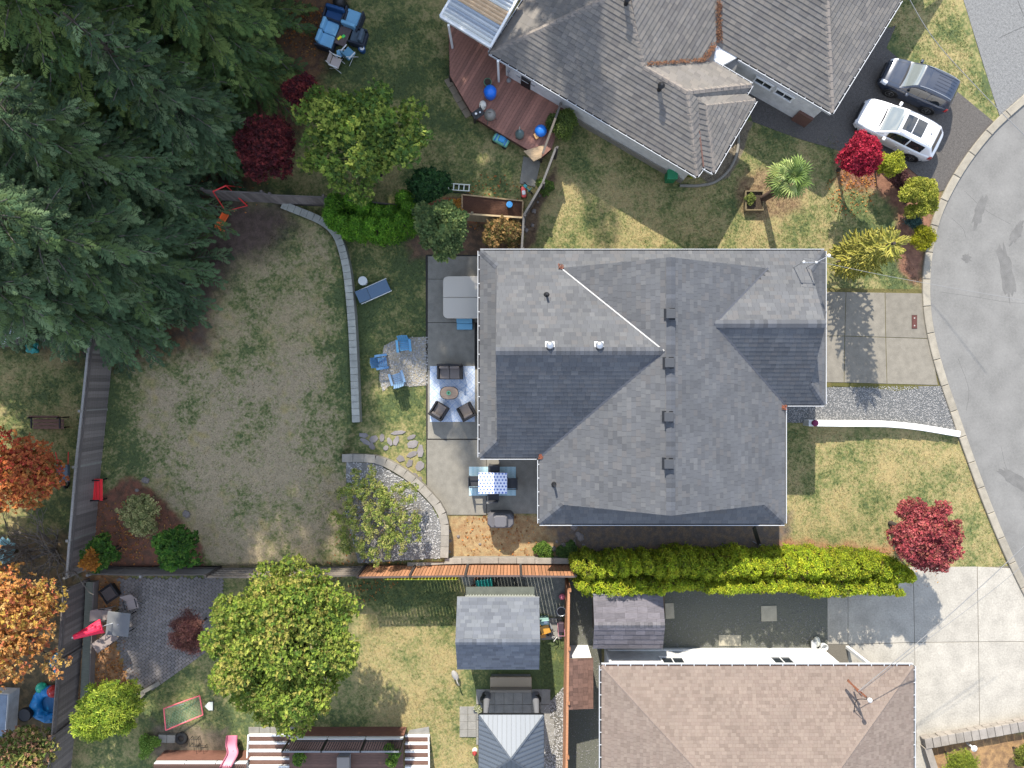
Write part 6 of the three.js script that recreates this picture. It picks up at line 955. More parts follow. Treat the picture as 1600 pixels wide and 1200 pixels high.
  part(gr, 'cover_skirt', prism(oct(.58, .32, .14), .02, .82, .02), gm); part(gr, 'cover_shoulder', prism(oct(.56, .3, .16), .8, .93, .03), tint(gm, 1.1)); part(gr, 'cover_hood', prism(oct(.3, .28, .1), .9, 1.12, .06), tint(gm, 1.25)); for (const x of [-.45, .45]) part(gr, 'foot', cyl(.04, .04, .06, x, .0, .2, 8), M.black);
}
{ // utility lid on the drive
  const p = P(1428, 503), t = thing('utility_lid', 'rust red meter box lid with two holes set in the front driveway', 'utility cover', V(p.x, .032, p.z)); part(t, 'frame', box(.24, .02, .62, 0, .004, 0), mat(L(120, 80, 72), .9, 'stone')); part(t, 'lid', box(.19, .012, .54, 0, .012, 0), mat(L(140, 84, 76), .9, 'stone')); part(t, 'hole', [cyl(.035, .035, .01, 0, .016, -.17), cyl(.035, .035, .01, 0, .016, .17)], mat(L(210, 200, 190), .7));
}

// ---------------------------------------------------------------- upper garden: deck, pergola roof, toys
{
  seed(71);
  const t = thing('wooden_deck', 'weathered red brown plank deck behind the brown house', 'deck'), y = .62;
  const out = xz([[701, 40], [703, 118], [741, 183], [775, 204], [846, 246], [862, 232], [885, 160], [770, 60], [725, 10]], y), u = V(.51, 0, -.86), n = V(.86, 0, .51), ms = shades(M.deckWood, [.78, .88, 1, 1.1, 1.3]);
  const q = out.map(([x, z]) => [x * u.x + z * u.z, x * n.x + z * n.z]), b0 = Math.min(...q.map(p => p[1])), b1 = Math.max(...q.map(p => p[1]));
  for (let v = b0; v < b1; v += .142) { const c = clip(clip(q, 0, -1, -v), 0, 1, v + .136); if (c.length < 3) continue; const w = c.map(([a, b]) => [a * u.x + b * n.x, a * u.z + b * n.z]); const g = prism(area2(w) > 0 ? w.slice().reverse().reverse() : w.slice().reverse(), y - .03, y + rr(-.003, .003)); part(t, 'deck_board', g, pick(ms)); }
  const rim = []; const pp = out.map(([x, z]) => V(x, y - .12, z)); for (const [i, j] of [[0, 1], [1, 2], [2, 3], [3, 4], [4, 5]]) rim.push(bar(pp[i], pp[j], .04, .2)); part(t, 'fascia', rim, mat(S(70, 50, 46), .9, 'wood'));
  for (const i of [1, 2, 3, 4]) part(t, 'post', box(.1, .6, .1, pp[i].x, .28, pp[i].z), M.bark);
  part(t, 'step', slabPx([[818, 236], [850, 226], [846, 246], [834, 252]], .58, .66), mat(S(150, 138, 126), .9, 'wood'));
  part(t, 'handrail', [bar(P(876, 162, 1.55), P(848, 240, 1.5), .09, .05), bar(P(876, 162, 1.0), P(848, 240, 1.0), .04, .04), bar(P(876, 162, .6), P(876, 162, 1.6), .09, .09)], M.greyWood);
  const pg = thing('patio_cover', 'white framed corrugated plastic patio roof over the upper end of the deck', 'patio roof'), c4 = [P(688, 26, 2.6), P(766, 74, 2.6), P(812, -8, 2.75), P(733, -52, 2.75)];
  const ed = (i, j) => bar(c4[i], c4[j], .09, .14); for (const [i, j] of [[0, 1], [1, 2], [3, 0], [2, 3]]) part(pg, 'frame', ed(i, j), M.white);
  const N = 15, mm = [mat(S(150, 164, 190), .4, 'fine'), mat(S(126, 142, 172), .4, 'fine'), mat(S(168, 180, 200), .4, 'fine')], tan = mat(S(176, 160, 146), .7, 'rough');
  for (let i = 0; i < N; i++) { const a = c4[0].clone().lerp(c4[3], (i + .5) / N), b = c4[1].clone().lerp(c4[2], (i + .5) / N), w = c4[0].distanceTo(c4[3]) / N; const m = i > 5 && i < 10 ? tan : pick(mm); part(pg, 'roof_strip', [bar(a, b, w * .95, .02), stick(a.clone().add(V(0, .012, 0)), b.clone().add(V(0, .012, 0)), w * .3, 8)], m); }
  for (const [x, y2] of [[701, 40], [778, 96]]) { const b = P(x, y2, 2.55); part(pg, 'post', [box(.09, 2.0, .09, b.x, 1.6, b.z)], M.white); }
  const th = (px, py, name, label, cat, h = .62, grp) => { const p = P(px, py, h + .25); return thing(name, label, cat, V(p.x, h, p.z), 0, grp); };
  let o = th(762, 129, 'plant_pot', 'small green glazed pot on the red deck above the blue barrel', 'pot'); part(o, 'pot', cyl(.17, .12, .32, 0, .16, 0), mat(S(50, 130, 110), .4)); part(o, 'soil', cyl(.15, .15, .02, 0, .32, 0), M.bark);
  o = th(766, 146, 'rain_barrel', 'tall bright blue domed barrel on the red deck', 'barrel'); part(o, 'barrel', new THREE.LatheGeometry([[.0, 0], [.22, 0], [.27, .2], [.27, .45], [.24, .6], [.1, .68], [0, .69]].map(k => new THREE.Vector2(...k)), 24), mat(S(16, 88, 200), .35, null)); part(o, 'rim', tor(.265, .018, 0, .47, 0), mat(S(14, 70, 170), .4, null));
  o = th(754, 163, 'bag', 'white bag lying on the deck edge beside the black rack', 'bag'); part(o, 'bag', new THREE.IcosahedronGeometry(.2, 3).scale(.8, .55, 1.1).translate(0, .13, 0), mat(S(180, 186, 196), .7)); part(o, 'tie', cyl(.03, .05, .08, .1, .24, .1), mat(S(150, 156, 166), .7));
  o = th(747, 178, 'storage_rack', 'low black wire rack at the corner of the red deck', 'rack'); o.rotation.y = .6; part(o, 'shelf', box(.5, .03, .36, 0, .3, 0), M.black); part(o, 'frame', [-1, 1].flatMap(s => [-1, 1].map(k => stick(V(s * .24, 0, k * .17), V(s * .24, .5, k * .17), .015))), M.darkMetal); part(o, 'jar', [cyl(.05, .05, .12, -.1, .38, 0), cyl(.04, .04, .12, .08, .38, .05)], M.steel);
  o = th(766, 183, 'kettle_grill', 'round grey kettle barbecue on the red deck by the black rack', 'grill'); part(o, 'lid', new THREE.SphereGeometry(.26, 20, 10, 0, 6.3, 0, 1.57).translate(0, .5, 0), mat(S(96, 100, 108), .35)); part(o, 'bowl', new THREE.SphereGeometry(.26, 20, 10, 0, 6.3, 1.57, 1.57).translate(0, .5, 0), M.black); for (let i = 0; i < 3; i++) part(o, 'leg', stick(V(Math.cos(i * 2.1) * .15, .4, Math.sin(i * 2.1) * .15), V(Math.cos(i * 2.1) * .28, 0, Math.sin(i * 2.1) * .28), .015), M.steel); part(o, 'handle', rod([V(-.06, .76, 0), V(0, .8, 0), V(.06, .76, 0)], .012), M.black);
  o = th(812, 209, 'watering_can', 'dark teal bottle shaped jug near the lower edge of the red deck', 'jug'); part(o, 'body', new THREE.LatheGeometry([[0, 0], [.19, 0], [.2, .25], [.16, .4], [.07, .5], [.06, .55], [0, .55]].map(k => new THREE.Vector2(...k)), 20), mat(S(72, 92, 104), .45, null)); part(o, 'handle', rod([V(-.02, .5, -.06), V(0, .58, -.2), V(.02, .35, -.22)], .02), mat(S(120, 124, 130), .5, null));
  o = th(845, 204, 'ride_on_toy', 'blue plastic tub shaped toy with an orange piece on the red deck', 'toy'); part(o, 'tub', new THREE.SphereGeometry(.27, 20, 12).scale(1, .75, 1).translate(0, .22, 0), mat(S(20, 92, 190), .35, null)); part(o, 'tray', rbox(.16, .08, .26, -.2, .12, .2, .03, .5), mat(S(214, 150, 110), .6, null));
  o = th(824, 128, 'gas_grill', 'black gas barbecue against the white house wall on the deck', 'grill'); o.rotation.y = -.54; part(o, 'hood', rbox(.5, .3, .4, 0, .75, 0, .1), M.black); part(o, 'cart', box(.46, .6, .36, 0, .32, 0), M.darkMetal); part(o, 'shelf', [box(.2, .03, .34, -.36, .66, 0), box(.2, .03, .34, .36, .66, 0)], M.steel); part(o, 'handle', stick(V(-.18, .74, .23), V(.18, .74, .23), .014), M.steel);
  o = th(795, 122, 'lamp_post', 'slim metal stand with a round foot on the deck near the wall', 'stand'); part(o, 'pole', stick(V(0, 0, 0), V(0, .95, 0), .02), M.steel); part(o, 'foot', cyl(.09, .11, .04, 0, .02, 0), M.steel); part(o, 'head', cyl(.05, .07, .1, 0, .98, 0), M.greyTrim);
  o = thing('toy_wagon', 'turquoise and blue plastic toy car on the grass below the deck', 'toy', P(783, 218, .3).setY(0), -.5); part(o, 'body', rbox(.75, .3, .42, 0, .25, 0, .1), mat(S(88, 150, 150), .45, null)); part(o, 'seat', rbox(.3, .12, .3, .05, .42, 0, .04), mat(S(30, 110, 180), .45, null)); part(o, 'stripe', [box(.06, .04, .4, -.22, .41, 0), box(.06, .04, .4, .26, .41, 0)], mat(S(20, 80, 150), .4, null)); for (const [x, z] of [[-.25, .2], [.25, .2], [-.25, -.2], [.25, -.2]]) part(o, 'wheel', cyl(.11, .11, .06, 0, 0, 0).rotateX(1.57).translate(x, .11, z), M.black);
  const pav = [[700, 124], [707, 136], [713, 148], [720, 160], [727, 172]]; pav.forEach(([x, y2], i) => { const p = G(x + 2, y2 + 5); const k = thing('paving_stone', `grey paving stone at the left edge of the red deck, ${['topmost', 'second down', 'middle one', 'fourth down', 'lowest'][i]} of the row`, 'paving stone', V(p.x, 0, p.z), -1.05, 'paving stones beside the deck'); part(k, 'stone', rbox(.38, .05, .3, 0, .02, 0, .01), mat(S(118, 114, 112), .9, 'rough')); });
}
{ // blue suite under the firs
  const db = mat(S(22, 62, 120), .6, 'fine'), lb = mat(S(96, 150, 205), .7, 'fine'), fr = mat(S(34, 44, 66), .7, 'wood'), brown = mat(S(78, 72, 84), .7, 'wood'), turn = .52;
  const seat = (px, py, w, d, ry, label, cm, bm, back = true, name = 'garden_sofa', cat = 'sofa') => { const p = G(px, py), t = thing(name, label, cat, p, ry); part(t, 'frame', rbox(w, .3, d, 0, .16, 0, .03), bm); const n = w > 1.1 ? 2 : 1; for (let i = 0; i < n; i++) part(t, 'seat_cushion', rbox((w - .14) / n - .02, .14, d - .24, (i - (n - 1) / 2) * (w - .14) / n, .37, .07, .05), cm); if (back) for (let i = 0; i < n; i++) part(t, 'back_cushion', rbox((w - .14) / n - .03, .38, .16, (i - (n - 1) / 2) * (w - .14) / n, .58, -d / 2 + .14, .06), cm); for (const s of [-1, 1]) part(t, 'arm', rbox(.08, .28, d, s * (w / 2 - .02), .4, 0, .03), bm); return t; };
  seat(527, 32, 1.0, .75, -.3, 'dark navy cushioned garden sofa at the top of the blue suite', db, fr); seat(553, 38, .82, .95, Math.PI - .35, 'light blue cushioned armchair at the upper right of the blue suite', lb, fr, true, 'garden_armchair', 'armchair');
  seat(516, 60, 1.3, .8, Math.PI / 2 - .36, 'light blue two seat cushioned garden sofa at the left of the blue suite', lb, fr); seat(562, 64, .72, .7, -Math.PI / 2 - .3, 'grey seated dark armchair at the right of the blue suite', mat(S(60, 78, 104), .8, 'fine'), fr, true, 'garden_armchair', 'armchair');
  const p = G(540, 62), t = thing('coffee_table', 'long brown grey table in the middle of the blue suite', 'coffee table', p, 1.18); part(t, 'table_top', rbox(.95, .05, .5, 0, .42, 0, .01), brown); for (const [x, z] of [[-.4, .2], [.4, .2], [-.4, -.2], [.4, -.2]]) part(t, 'leg', box(.05, .4, .05, x, .2, z), fr);
  const tl = thing('garden_toy', 'yellow and green toy lying on the brown table of the blue suite', 'toy', V(p.x - .1, .445, p.z + .1), .7); part(tl, 'yellow_piece', rbox(.22, .07, .1, -.08, .04, 0, .02), mat(S(200, 190, 50), .5, null)); part(tl, 'green_piece', rbox(.16, .08, .12, .1, .04, .06, .03), mat(S(60, 170, 90), .5, null));
  const q = G(534, 90), st = thing('side_table', 'small square pale blue side table below the blue suite', 'side table', q); part(st, 'table_top', rbox(.26, .03, .3, 0, .4, 0, .01), lb); for (const [x, z] of [[-.1, .12], [.1, .12], [-.1, -.12], [.1, -.12]]) part(st, 'leg', box(.03, .4, .03, x, .2, z), fr);
  const fold = (px, py, ry, label, cm) => { const p2 = G(px, py), c = thing('folding_chair', label, 'chair', p2, ry); part(c, 'seat', rbox(.46, .025, .42, 0, .4, 0, .01), cm); part(c, 'backrest', rbox(.46, .4, .02, 0, .62, -.24, .01), cm); for (const s of [-1, 1]) { part(c, 'leg', stick(V(s * .23, 0, .25), V(s * .23, .85, -.28), .014), M.white); part(c, 'leg', stick(V(s * .21, 0, -.32), V(s * .21, .42, .2), .014), M.white); part(c, 'arm', rbox(.05, .025, .4, s * .25, .58, 0, .01), M.white); } };
  fold(548, 90, 2.4, 'blue folding chair with white frame facing the blue suite', mat(S(80, 130, 176), .8, 'fine')); fold(528, 104, 1.2, 'beige folding chair standing lowest below the blue suite', mat(S(150, 150, 166), .8, 'fine'));
  const b = G(535, 14), bk = thing('kettle_grill', 'black covered barbecue above the navy sofa at the top edge', 'grill', b); part(bk, 'cover', new THREE.SphereGeometry(.3, 14, 10).scale(1, 1.2, 1).translate(0, .55, 0), M.black); part(bk, 'skirt', cyl(.28, .34, .5, 0, .26, 0, 14), M.black);
  const c2 = G(567, 80), cb = thing('bucket', 'small dark blue bucket with a white lid right of the blue suite', 'bucket', c2); part(cb, 'bucket', cyl(.16, .13, .28, 0, .14, 0), db); part(cb, 'lid', cyl(.1, .1, .02, .02, .29, 0), M.white);
}
{ // raised bed, ladder, toys by the grey fence
  const t = thing('raised_bed', 'long timber edged raised bed with brown soil against the low board fence', 'raised bed'), e = mat(S(140, 128, 112), .9, 'wood'); const c = [[722, 304], [817, 314], [816, 342], [722, 334]].map(([x, y]) => P(x, y, .28)); for (const [i, j] of [[0, 1], [1, 2], [2, 3], [3, 0]]) part(t, 'timber', bar(c[i].clone().setY(.15), c[j].clone().setY(.15), .06, .3), e); const q = c.map(p => [p.x, p.z]); part(t, 'soil', prism(q.slice().reverse(), 0, .24), mat(S(86, 62, 54), 1, 'stone', { bumpScale: .05 }));
  const l = P(717, 293, .2), ld = thing('ladder', 'white aluminium step ladder lying on the grass beside the dark green bush', 'ladder', V(l.x, .0, l.z), -.07), al = mat(S(196, 204, 216), .5, 'fine'); for (const s of [-1, 1]) part(ld, 'rail', rbox(1.0, .06, .035, 0, .24, s * .14, .01), al); for (let i = 0; i < 5; i++) part(ld, 'rung', rbox(.04, .04, .26, -.46 + i * .23, .24, 0, .008), al); part(ld, 'rear_frame', [stick(V(-.5, .02, .16), V(.5, .02, .2), .02), stick(V(-.5, .02, -.16), V(.5, .02, -.1), .02)], M.darkMetal); for (const x of [-.4, .4]) part(ld, 'hinge', stick(V(x, .02, .16), V(x, .24, .14), .014), M.darkMetal);
  const p = P(796, 320, .45), b = thing('bucket', 'blue lidded pail standing on the soil of the raised bed', 'bucket', V(p.x, .24, p.z)), bm = mat(S(40, 110, 180), .45, null); part(b, 'bucket', cyl(.13, .11, .26, 0, .13, 0), bm); part(b, 'lid', cyl(.14, .14, .03, 0, .27, 0), tint(bm, 1.2));
  const v = thing('ride_on_toy', 'red and white ride-on toy car at the top of the slanting fence', 'toy', G(818, 302), .1); part(v, 'body', rbox(.22, .18, .5, 0, .18, 0, .08), mat(S(196, 80, 84), .45, null)); part(v, 'seat', rbox(.16, .06, .2, 0, .3, .05, .03), M.white); for (const [x, z] of [[-.11, .16], [.11, .16], [-.11, -.16], [.11, -.16]]) part(v, 'wheel', cyl(.07, .07, .04, 0, 0, 0).rotateZ(1.57).translate(x, .07, z), M.black);
  const v2 = thing('tricycle', 'small teal tricycle leaning by the red and white toy car', 'tricycle', G(823, 296), .8); const tm = mat(S(50, 130, 150), .5, null); part(v2, 'frame', [stick(V(0, .2, -.2), V(0, .25, .2), .025), stick(V(-.12, .42, .18), V(.12, .42, .18), .015), stick(V(0, .2, .2), V(0, .42, .18), .018)], tm); for (const [x, z, r] of [[0, .22, .13], [-.12, -.2, .08], [.12, -.2, .08]]) part(v2, 'wheel', new THREE.TorusGeometry(r, .022, 6, 18).rotateY(1.57).translate(x, r, z), M.black); part(v2, 'seat', rbox(.14, .05, .16, 0, .3, -.1, .02), tm);
  const bx = P(1178, 314, .2), pb = thing('planter_box', 'square wooden planter frame around the palm foot on the upper lawn', 'planter', V(bx.x, 0, bx.z)), w = mat(L(170, 150, 110), .9, 'wood'); for (const [x, z, a, d] of [[0, -.42, .82, .05], [0, .42, .82, .05], [-.39, 0, .05, .79], [.39, 0, .05, .79]]) part(pb, 'board', box(a, .3, d, x, .15, z), w); part(pb, 'soil', box(.72, .2, .78, 0, .1, 0), mat(L(120, 100, 76), 1, 'stone', { bumpScale: .04 }));
  shrub({ label: 'low green weeds growing inside the square planter frame', c: [1172, 312], hc: .3, r: .26, ry: .12, n: 8, leaves: 140, leaf: 'small', cols: gcol([150, 160, 80], [120, 136, 62]) });
  const gb = P(1049, 275, .5), g = thing('green_bin', 'dark green lidded bin tucked under the bay eave of the brown house', 'bin', V(gb.x, 0, gb.z)), gm = mat(S(20, 92, 70), .5, null); part(g, 'bin', rbox(.42, .7, .4, 0, .36, 0, .06), gm); part(g, 'lid', rbox(.46, .06, .44, 0, .74, 0, .03), tint(gm, 1.2));
  // round concrete edging in front of the bay
  const cr = thing('bed_edging', 'curved concrete edging round the planted strip below the brown house bay', 'edging'), ring = new THREE.CatmullRomCurve3([[1062, 290], [1092, 290], [1118, 284], [1140, 264], [1152, 236], [1154, 205]].map(([x, y]) => P(x, y, .06))); part(cr, 'kerb_strip', new THREE.TubeGeometry(ring, 40, .07, 6, false), M.patio); part(cr, 'joint', [.3, .6].map(k => { const c2 = ring.getPoint(k); return sph(.074, c2.x, c2.y, c2.z, .95, 8); }), M.concrete);
}
// ---------------------------------------------------------------- left side: swing frame, benches, clutter
{
  const red = mat(S(190, 50, 60), .5, 'fine'), a = G(374, 318);
  const s = thing('swing_frame', 'thin red metal swing frame at the wood edge of the high lawn', 'swing frame', a); part(s, 'leg', [stick(V(-.6, 0, .35), V(-.5, 1.6, -.1), .025), stick(V(-.6, 0, -.6), V(-.5, 1.6, -.1), .025), stick(V(.35, 0, .1), V(.05, 1.6, -.35), .03), stick(V(.2, 0, -.7), V(.05, 1.6, -.35), .025)], red); part(s, 'crossbar', stick(V(-.5, 1.6, -.1), V(.05, 1.6, -.35), .03), red); part(s, 'ground_bar', stick(V(-.6, .03, .35), V(.35, .03, .1), .02), red);
  const o = thing('toy_slide', 'small orange plastic toy slide half under the fir at the wood edge', 'toy slide', G(350, 350), 1.2), om = mat(S(214, 90, 50), .5, null); part(o, 'chute', [rbox(.7, .03, .28, 0, .3, 0, .01).rotateZ(-.3)], om); part(o, 'side', [rbox(.7, .08, .03, 0, .34, .14, .01).rotateZ(-.3), rbox(.7, .08, .03, 0, .34, -.14, .01).rotateZ(-.3)], om); part(o, 'step', box(.1, .4, .3, -.3, .2, 0), tint(om, .8));
  const bench = (px, py, ry, w, m, fm, label) => { const t = thing('garden_bench', label, 'bench', G(px, py), ry); for (let i = 0; i < 3; i++) part(t, 'seat_slat', rbox(w, .03, .13, 0, .44, .02 + i * .15 - .12, .01), m); for (let i = 0; i < 3; i++) part(t, 'back_slat', rbox(w, .11, .03, 0, .56 + i * .13, -.24 - i * .04, .01), m); for (const s2 of [-1, 1]) { part(t, 'end_frame', [box(.05, .44, .05, s2 * w * .46, .22, .2), box(.05, .88, .05, s2 * w * .46, .44, -.24), box(.06, .04, .5, s2 * w * .46, .64, -.02)], fm); } return t; };
  bench(160, 763, Math.PI / 2, .95, mat(S(200, 36, 50), .5, 'fine'), M.darkMetal, 'red slatted bench against the right side of the long fence');
  bench(86, 660, 0, 1.35, mat(S(96, 76, 76), .85, 'wood'), M.darkMetal, 'brown wooden park bench on the far left lawn beyond the fence');
  const g = G(108, 738), wb = thing('wheelbarrow', 'blue grey tray with red handles beyond the fence by the rust red tree', 'wheelbarrow', g, Math.PI / 2); part(wb, 'tray', [rbox(.75, .05, .5, 0, .35, 0, .02), rbox(.75, .2, .03, 0, .45, .25, .01), rbox(.75, .2, .03, 0, .45, -.25, .01), rbox(.03, .2, .5, .37, .45, 0, .01)], mat(S(90, 110, 140), .5, 'fine')); part(wb, 'handle', [stick(V(.3, .4, .2), V(.95, .5, .28), .02), stick(V(.3, .4, -.2), V(.95, .5, -.28), .02)], red); part(wb, 'wheel', new THREE.TorusGeometry(.15, .05, 8, 18).translate(-.5, .2, 0), M.black);
  const tarpB = mat(S(20, 110, 190), .4, 'fine'), tp = G(82, 1098), tb = thing('paddling_pool', 'bright blue crumpled paddling pool beside the lower fence', 'paddling pool', tp, .2); const pool = new THREE.TorusGeometry(.62, .22, 10, 30).rotateX(Math.PI / 2).translate(0, .18, 0), pq = pool.attributes.position; for (let i = 0; i < pq.count; i++) { const x = pq.getX(i), z = pq.getZ(i); pq.setY(i, pq.getY(i) * (1 + .4 * n2(x * 2.3, z * 2.3))); pq.setX(i, x * (1 + .12 * n2(z * 2, x))); } pool.computeVertexNormals(); part(tb, 'wall', pool, tarpB); part(tb, 'floor', cyl(.6, .6, .03, 0, .05, 0, 24), tint(tarpB, .5));
  const ball = (px, py, r, c, label) => { const t = thing('ball', label, 'ball', G(px, py)); part(t, 'ball', sph(r, 0, r, 0, 1, 22), mat(c, .4, null)); part(t, 'valve', sph(.02, 0, r * 2 - .004, 0, 1, 8), M.white); }; ball(90, 1076, .27, L(226, 50, 40), 'large red ball beside the blue pool and the lower fence'); ball(70, 1071, .23, S(30, 140, 130), 'teal ball next to the large red ball');
  const tr = (px, py, c, label, r = .35) => { const t = thing('tarpaulin', label, 'tarpaulin', G(px, py)), g2 = new THREE.IcosahedronGeometry(r, 4), q = g2.attributes.position; for (let i = 0; i < q.count; i++) { const v = V().fromBufferAttribute(q, i), k = 1 + .5 * n3(v.x * 4 + px, v.y * 4, v.z * 4); q.setXYZ(i, v.x * k, Math.max(.0, v.y * .7 * k + .1), v.z * k); } g2.computeVertexNormals(); part(t, 'sheet', g2, mat(c, .4, 'fine')); part(t, 'cord', tor(r * .9, .012, 0, .05, 0), M.white); }; tr(94, 1034, S(40, 130, 190), 'blue crumpled tarpaulin by the lower fence under the orange tree'); tr(101, 1054, S(90, 180, 220), 'pale blue crumpled sheet just above the red ball', .22); tr(8, 860, S(120, 170, 200), 'pale blue rooflet of a play tent at the left edge', .45); tr(52, 543, S(30, 120, 130), 'small teal cloth hanging at the foot of the left fir', .25);
  const k = thing('kettle_grill', 'black round barbecue at the left of the blue pool', 'grill', G(52, 1108)); part(k, 'bowl', new THREE.SphereGeometry(.3, 18, 10, 0, 6.3, 1.2, 1.9).translate(0, .5, 0), M.black); part(k, 'grate', cyl(.28, .28, .015, 0, .58, 0, 20), M.darkMetal); for (let i = 0; i < 3; i++) part(k, 'leg', stick(V(Math.cos(i * 2.1) * .15, .4, Math.sin(i * 2.1) * .15), V(Math.cos(i * 2.1) * .28, 0, Math.sin(i * 2.1) * .28), .015), M.steel);
  const rf = (name, label, px, h, m, wm) => { const t = thing(name, label, 'shed'), q = xz(px, h); const w = area2(q) > 0 ? q : q.reverse(); part(t, 'roof', prism(w, h - .08, h), m); const cx = w.reduce((s2, p2) => s2 + p2[0], 0) / w.length, cz = w.reduce((s2, p2) => s2 + p2[1], 0) / w.length; part(t, 'wall', prism(w.map(([x, z]) => [cx + (x - cx) * .88, cz + (z - cz) * .88]), -.05, h - .08), wm); part(t, 'fascia', w.map((p2, i) => { const n2_ = w[(i + 1) % w.length]; return bar(V(p2[0], h - .05, p2[1]), V(n2_[0], h - .05, n2_[1]), .03, .1); }), M.white); };
  rf('outbuilding', 'pale roofed outbuilding at the left edge below the firs', [[-70, 480], [22, 500], [40, 522], [0, 538], [-70, 545]], 2.2, mat(S(170, 190, 226), .7, 'rough'), M.siding); rf('outbuilding', 'slate blue roofed outbuilding corner at the lower left edge', [[-80, 1082], [12, 1085], [6, 1170], [-80, 1170]], 1.0, mat(S(96, 116, 150), .8, 'rough'), M.whiteWall);
}
// ---------------------------------------------------------------- brick terrace furniture
{
  const p = G(198, 967), t = thing('patio_table', 'square grey glass garden table with rounded corners on the brick terrace', 'table', p, -.1); part(t, 'table_top', rbox(1.02, .03, 1.05, 0, .7, 0, .2), mat(S(84, 92, 108), .7, 'fine')); const tt = new THREE.Shape(); for (const [x, z] of [[-.4, .4], [.4, .4], [-.4, -.4], [.4, -.4]]) part(t, 'leg', stick(V(x, 0, z), V(x * .9, .7, z * .9), .02), M.darkMetal); part(t, 'centre_ring', cyl(.04, .04, .02, 0, .725, 0), M.steel);
  const u = thing('parasol', 'closed crimson parasol leaning over the grey terrace table', 'parasol', V(p.x - .25, 0, p.z - .05)); const a = V(-.05, 1.35, -.1), b = V(-1.02, 1.9, .22), mid = a.clone().lerp(b, .35); part(u, 'pole', stick(V(.25, 0, .05), a.clone().lerp(b, .2), .02), M.white); const g = new THREE.CylinderGeometry(.1, .29, 1.1, 20, 6), q = g.attributes.position; for (let i = 0; i < q.count; i++) { const an = Math.atan2(q.getZ(i), q.getX(i)), k = 1 + .22 * Math.cos(an * 8) * (.5 - q.getY(i) / 1.05); q.setX(i, q.getX(i) * k); q.setZ(i, q.getZ(i) * k); } g.computeVertexNormals(); const d = b.clone().sub(a).normalize(); g.applyQuaternion(new THREE.Quaternion().setFromUnitVectors(V(0, 1, 0), d)).translate((a.x + b.x) / 2, (a.y + b.y) / 2, (a.z + b.z) / 2); part(u, 'canopy', g, mat(S(226, 26, 70), .6, 'fine')); part(u, 'tip', sph(.04, b.x, b.y, b.z), M.white);
  const gc = (px, py, ry, label, w = .5, d = .8) => { const c = thing('garden_chair', label, 'garden chair', G(px, py), ry), m = mat(S(112, 110, 122), .8, 'fine'); part(c, 'seat', rbox(w, .03, d * .55, 0, .4, .05, .01), m); part(c, 'backrest', rbox(w, .03, d * .6, 0, 0, 0, .01).rotateX(.9).translate(0, .6, -d * .38), m); for (const s of [-1, 1]) { part(c, 'leg', stick(V(s * w * .5, 0, .25), V(s * w * .5, .6, -.1), .016), M.steel); part(c, 'leg', stick(V(s * w * .5, 0, -.3), V(s * w * .5, .6, .1), .016), M.steel); part(c, 'arm', rbox(.04, .03, .4, s * w * .52, .6, 0, .01), M.darkMetal); } };
  gc(214, 938, .25, 'pale sling chair above the grey terrace table'); gc(179, 992, 2.2, 'pale sling chair below left of the grey terrace table', .5, .95); gc(172, 955, 1.5, 'pale sling chair under the crimson parasol');
  const f = thing('fire_pit', 'black square fire bowl among fallen leaves at the terrace corner', 'fire pit', G(177, 924), .6); part(f, 'bowl', [rbox(.62, .3, .62, 0, .2, 0, .06)], M.black); part(f, 'rim', [box(.7, .03, .06, 0, .36, .32), box(.7, .03, .06, 0, .36, -.32), box(.06, .03, .58, .32, .36, 0), box(.06, .03, .58, -.32, .36, 0)], M.darkMetal); part(f, 'ash', box(.5, .02, .5, 0, .36, 0), mat(S(70, 68, 76), 1, 'stone'));
  const e = thing('lawn_edging', 'thin concrete strip along the lower edge of the brick terrace', 'edging'); part(e, 'strip', bar(P(208, 1090, .08), P(250, 1066, .08), .16, .12), M.patio); part(e, 'strip', bar(P(206, 1102, .08), P(226, 1082, .08), .14, .12), M.concrete);
}
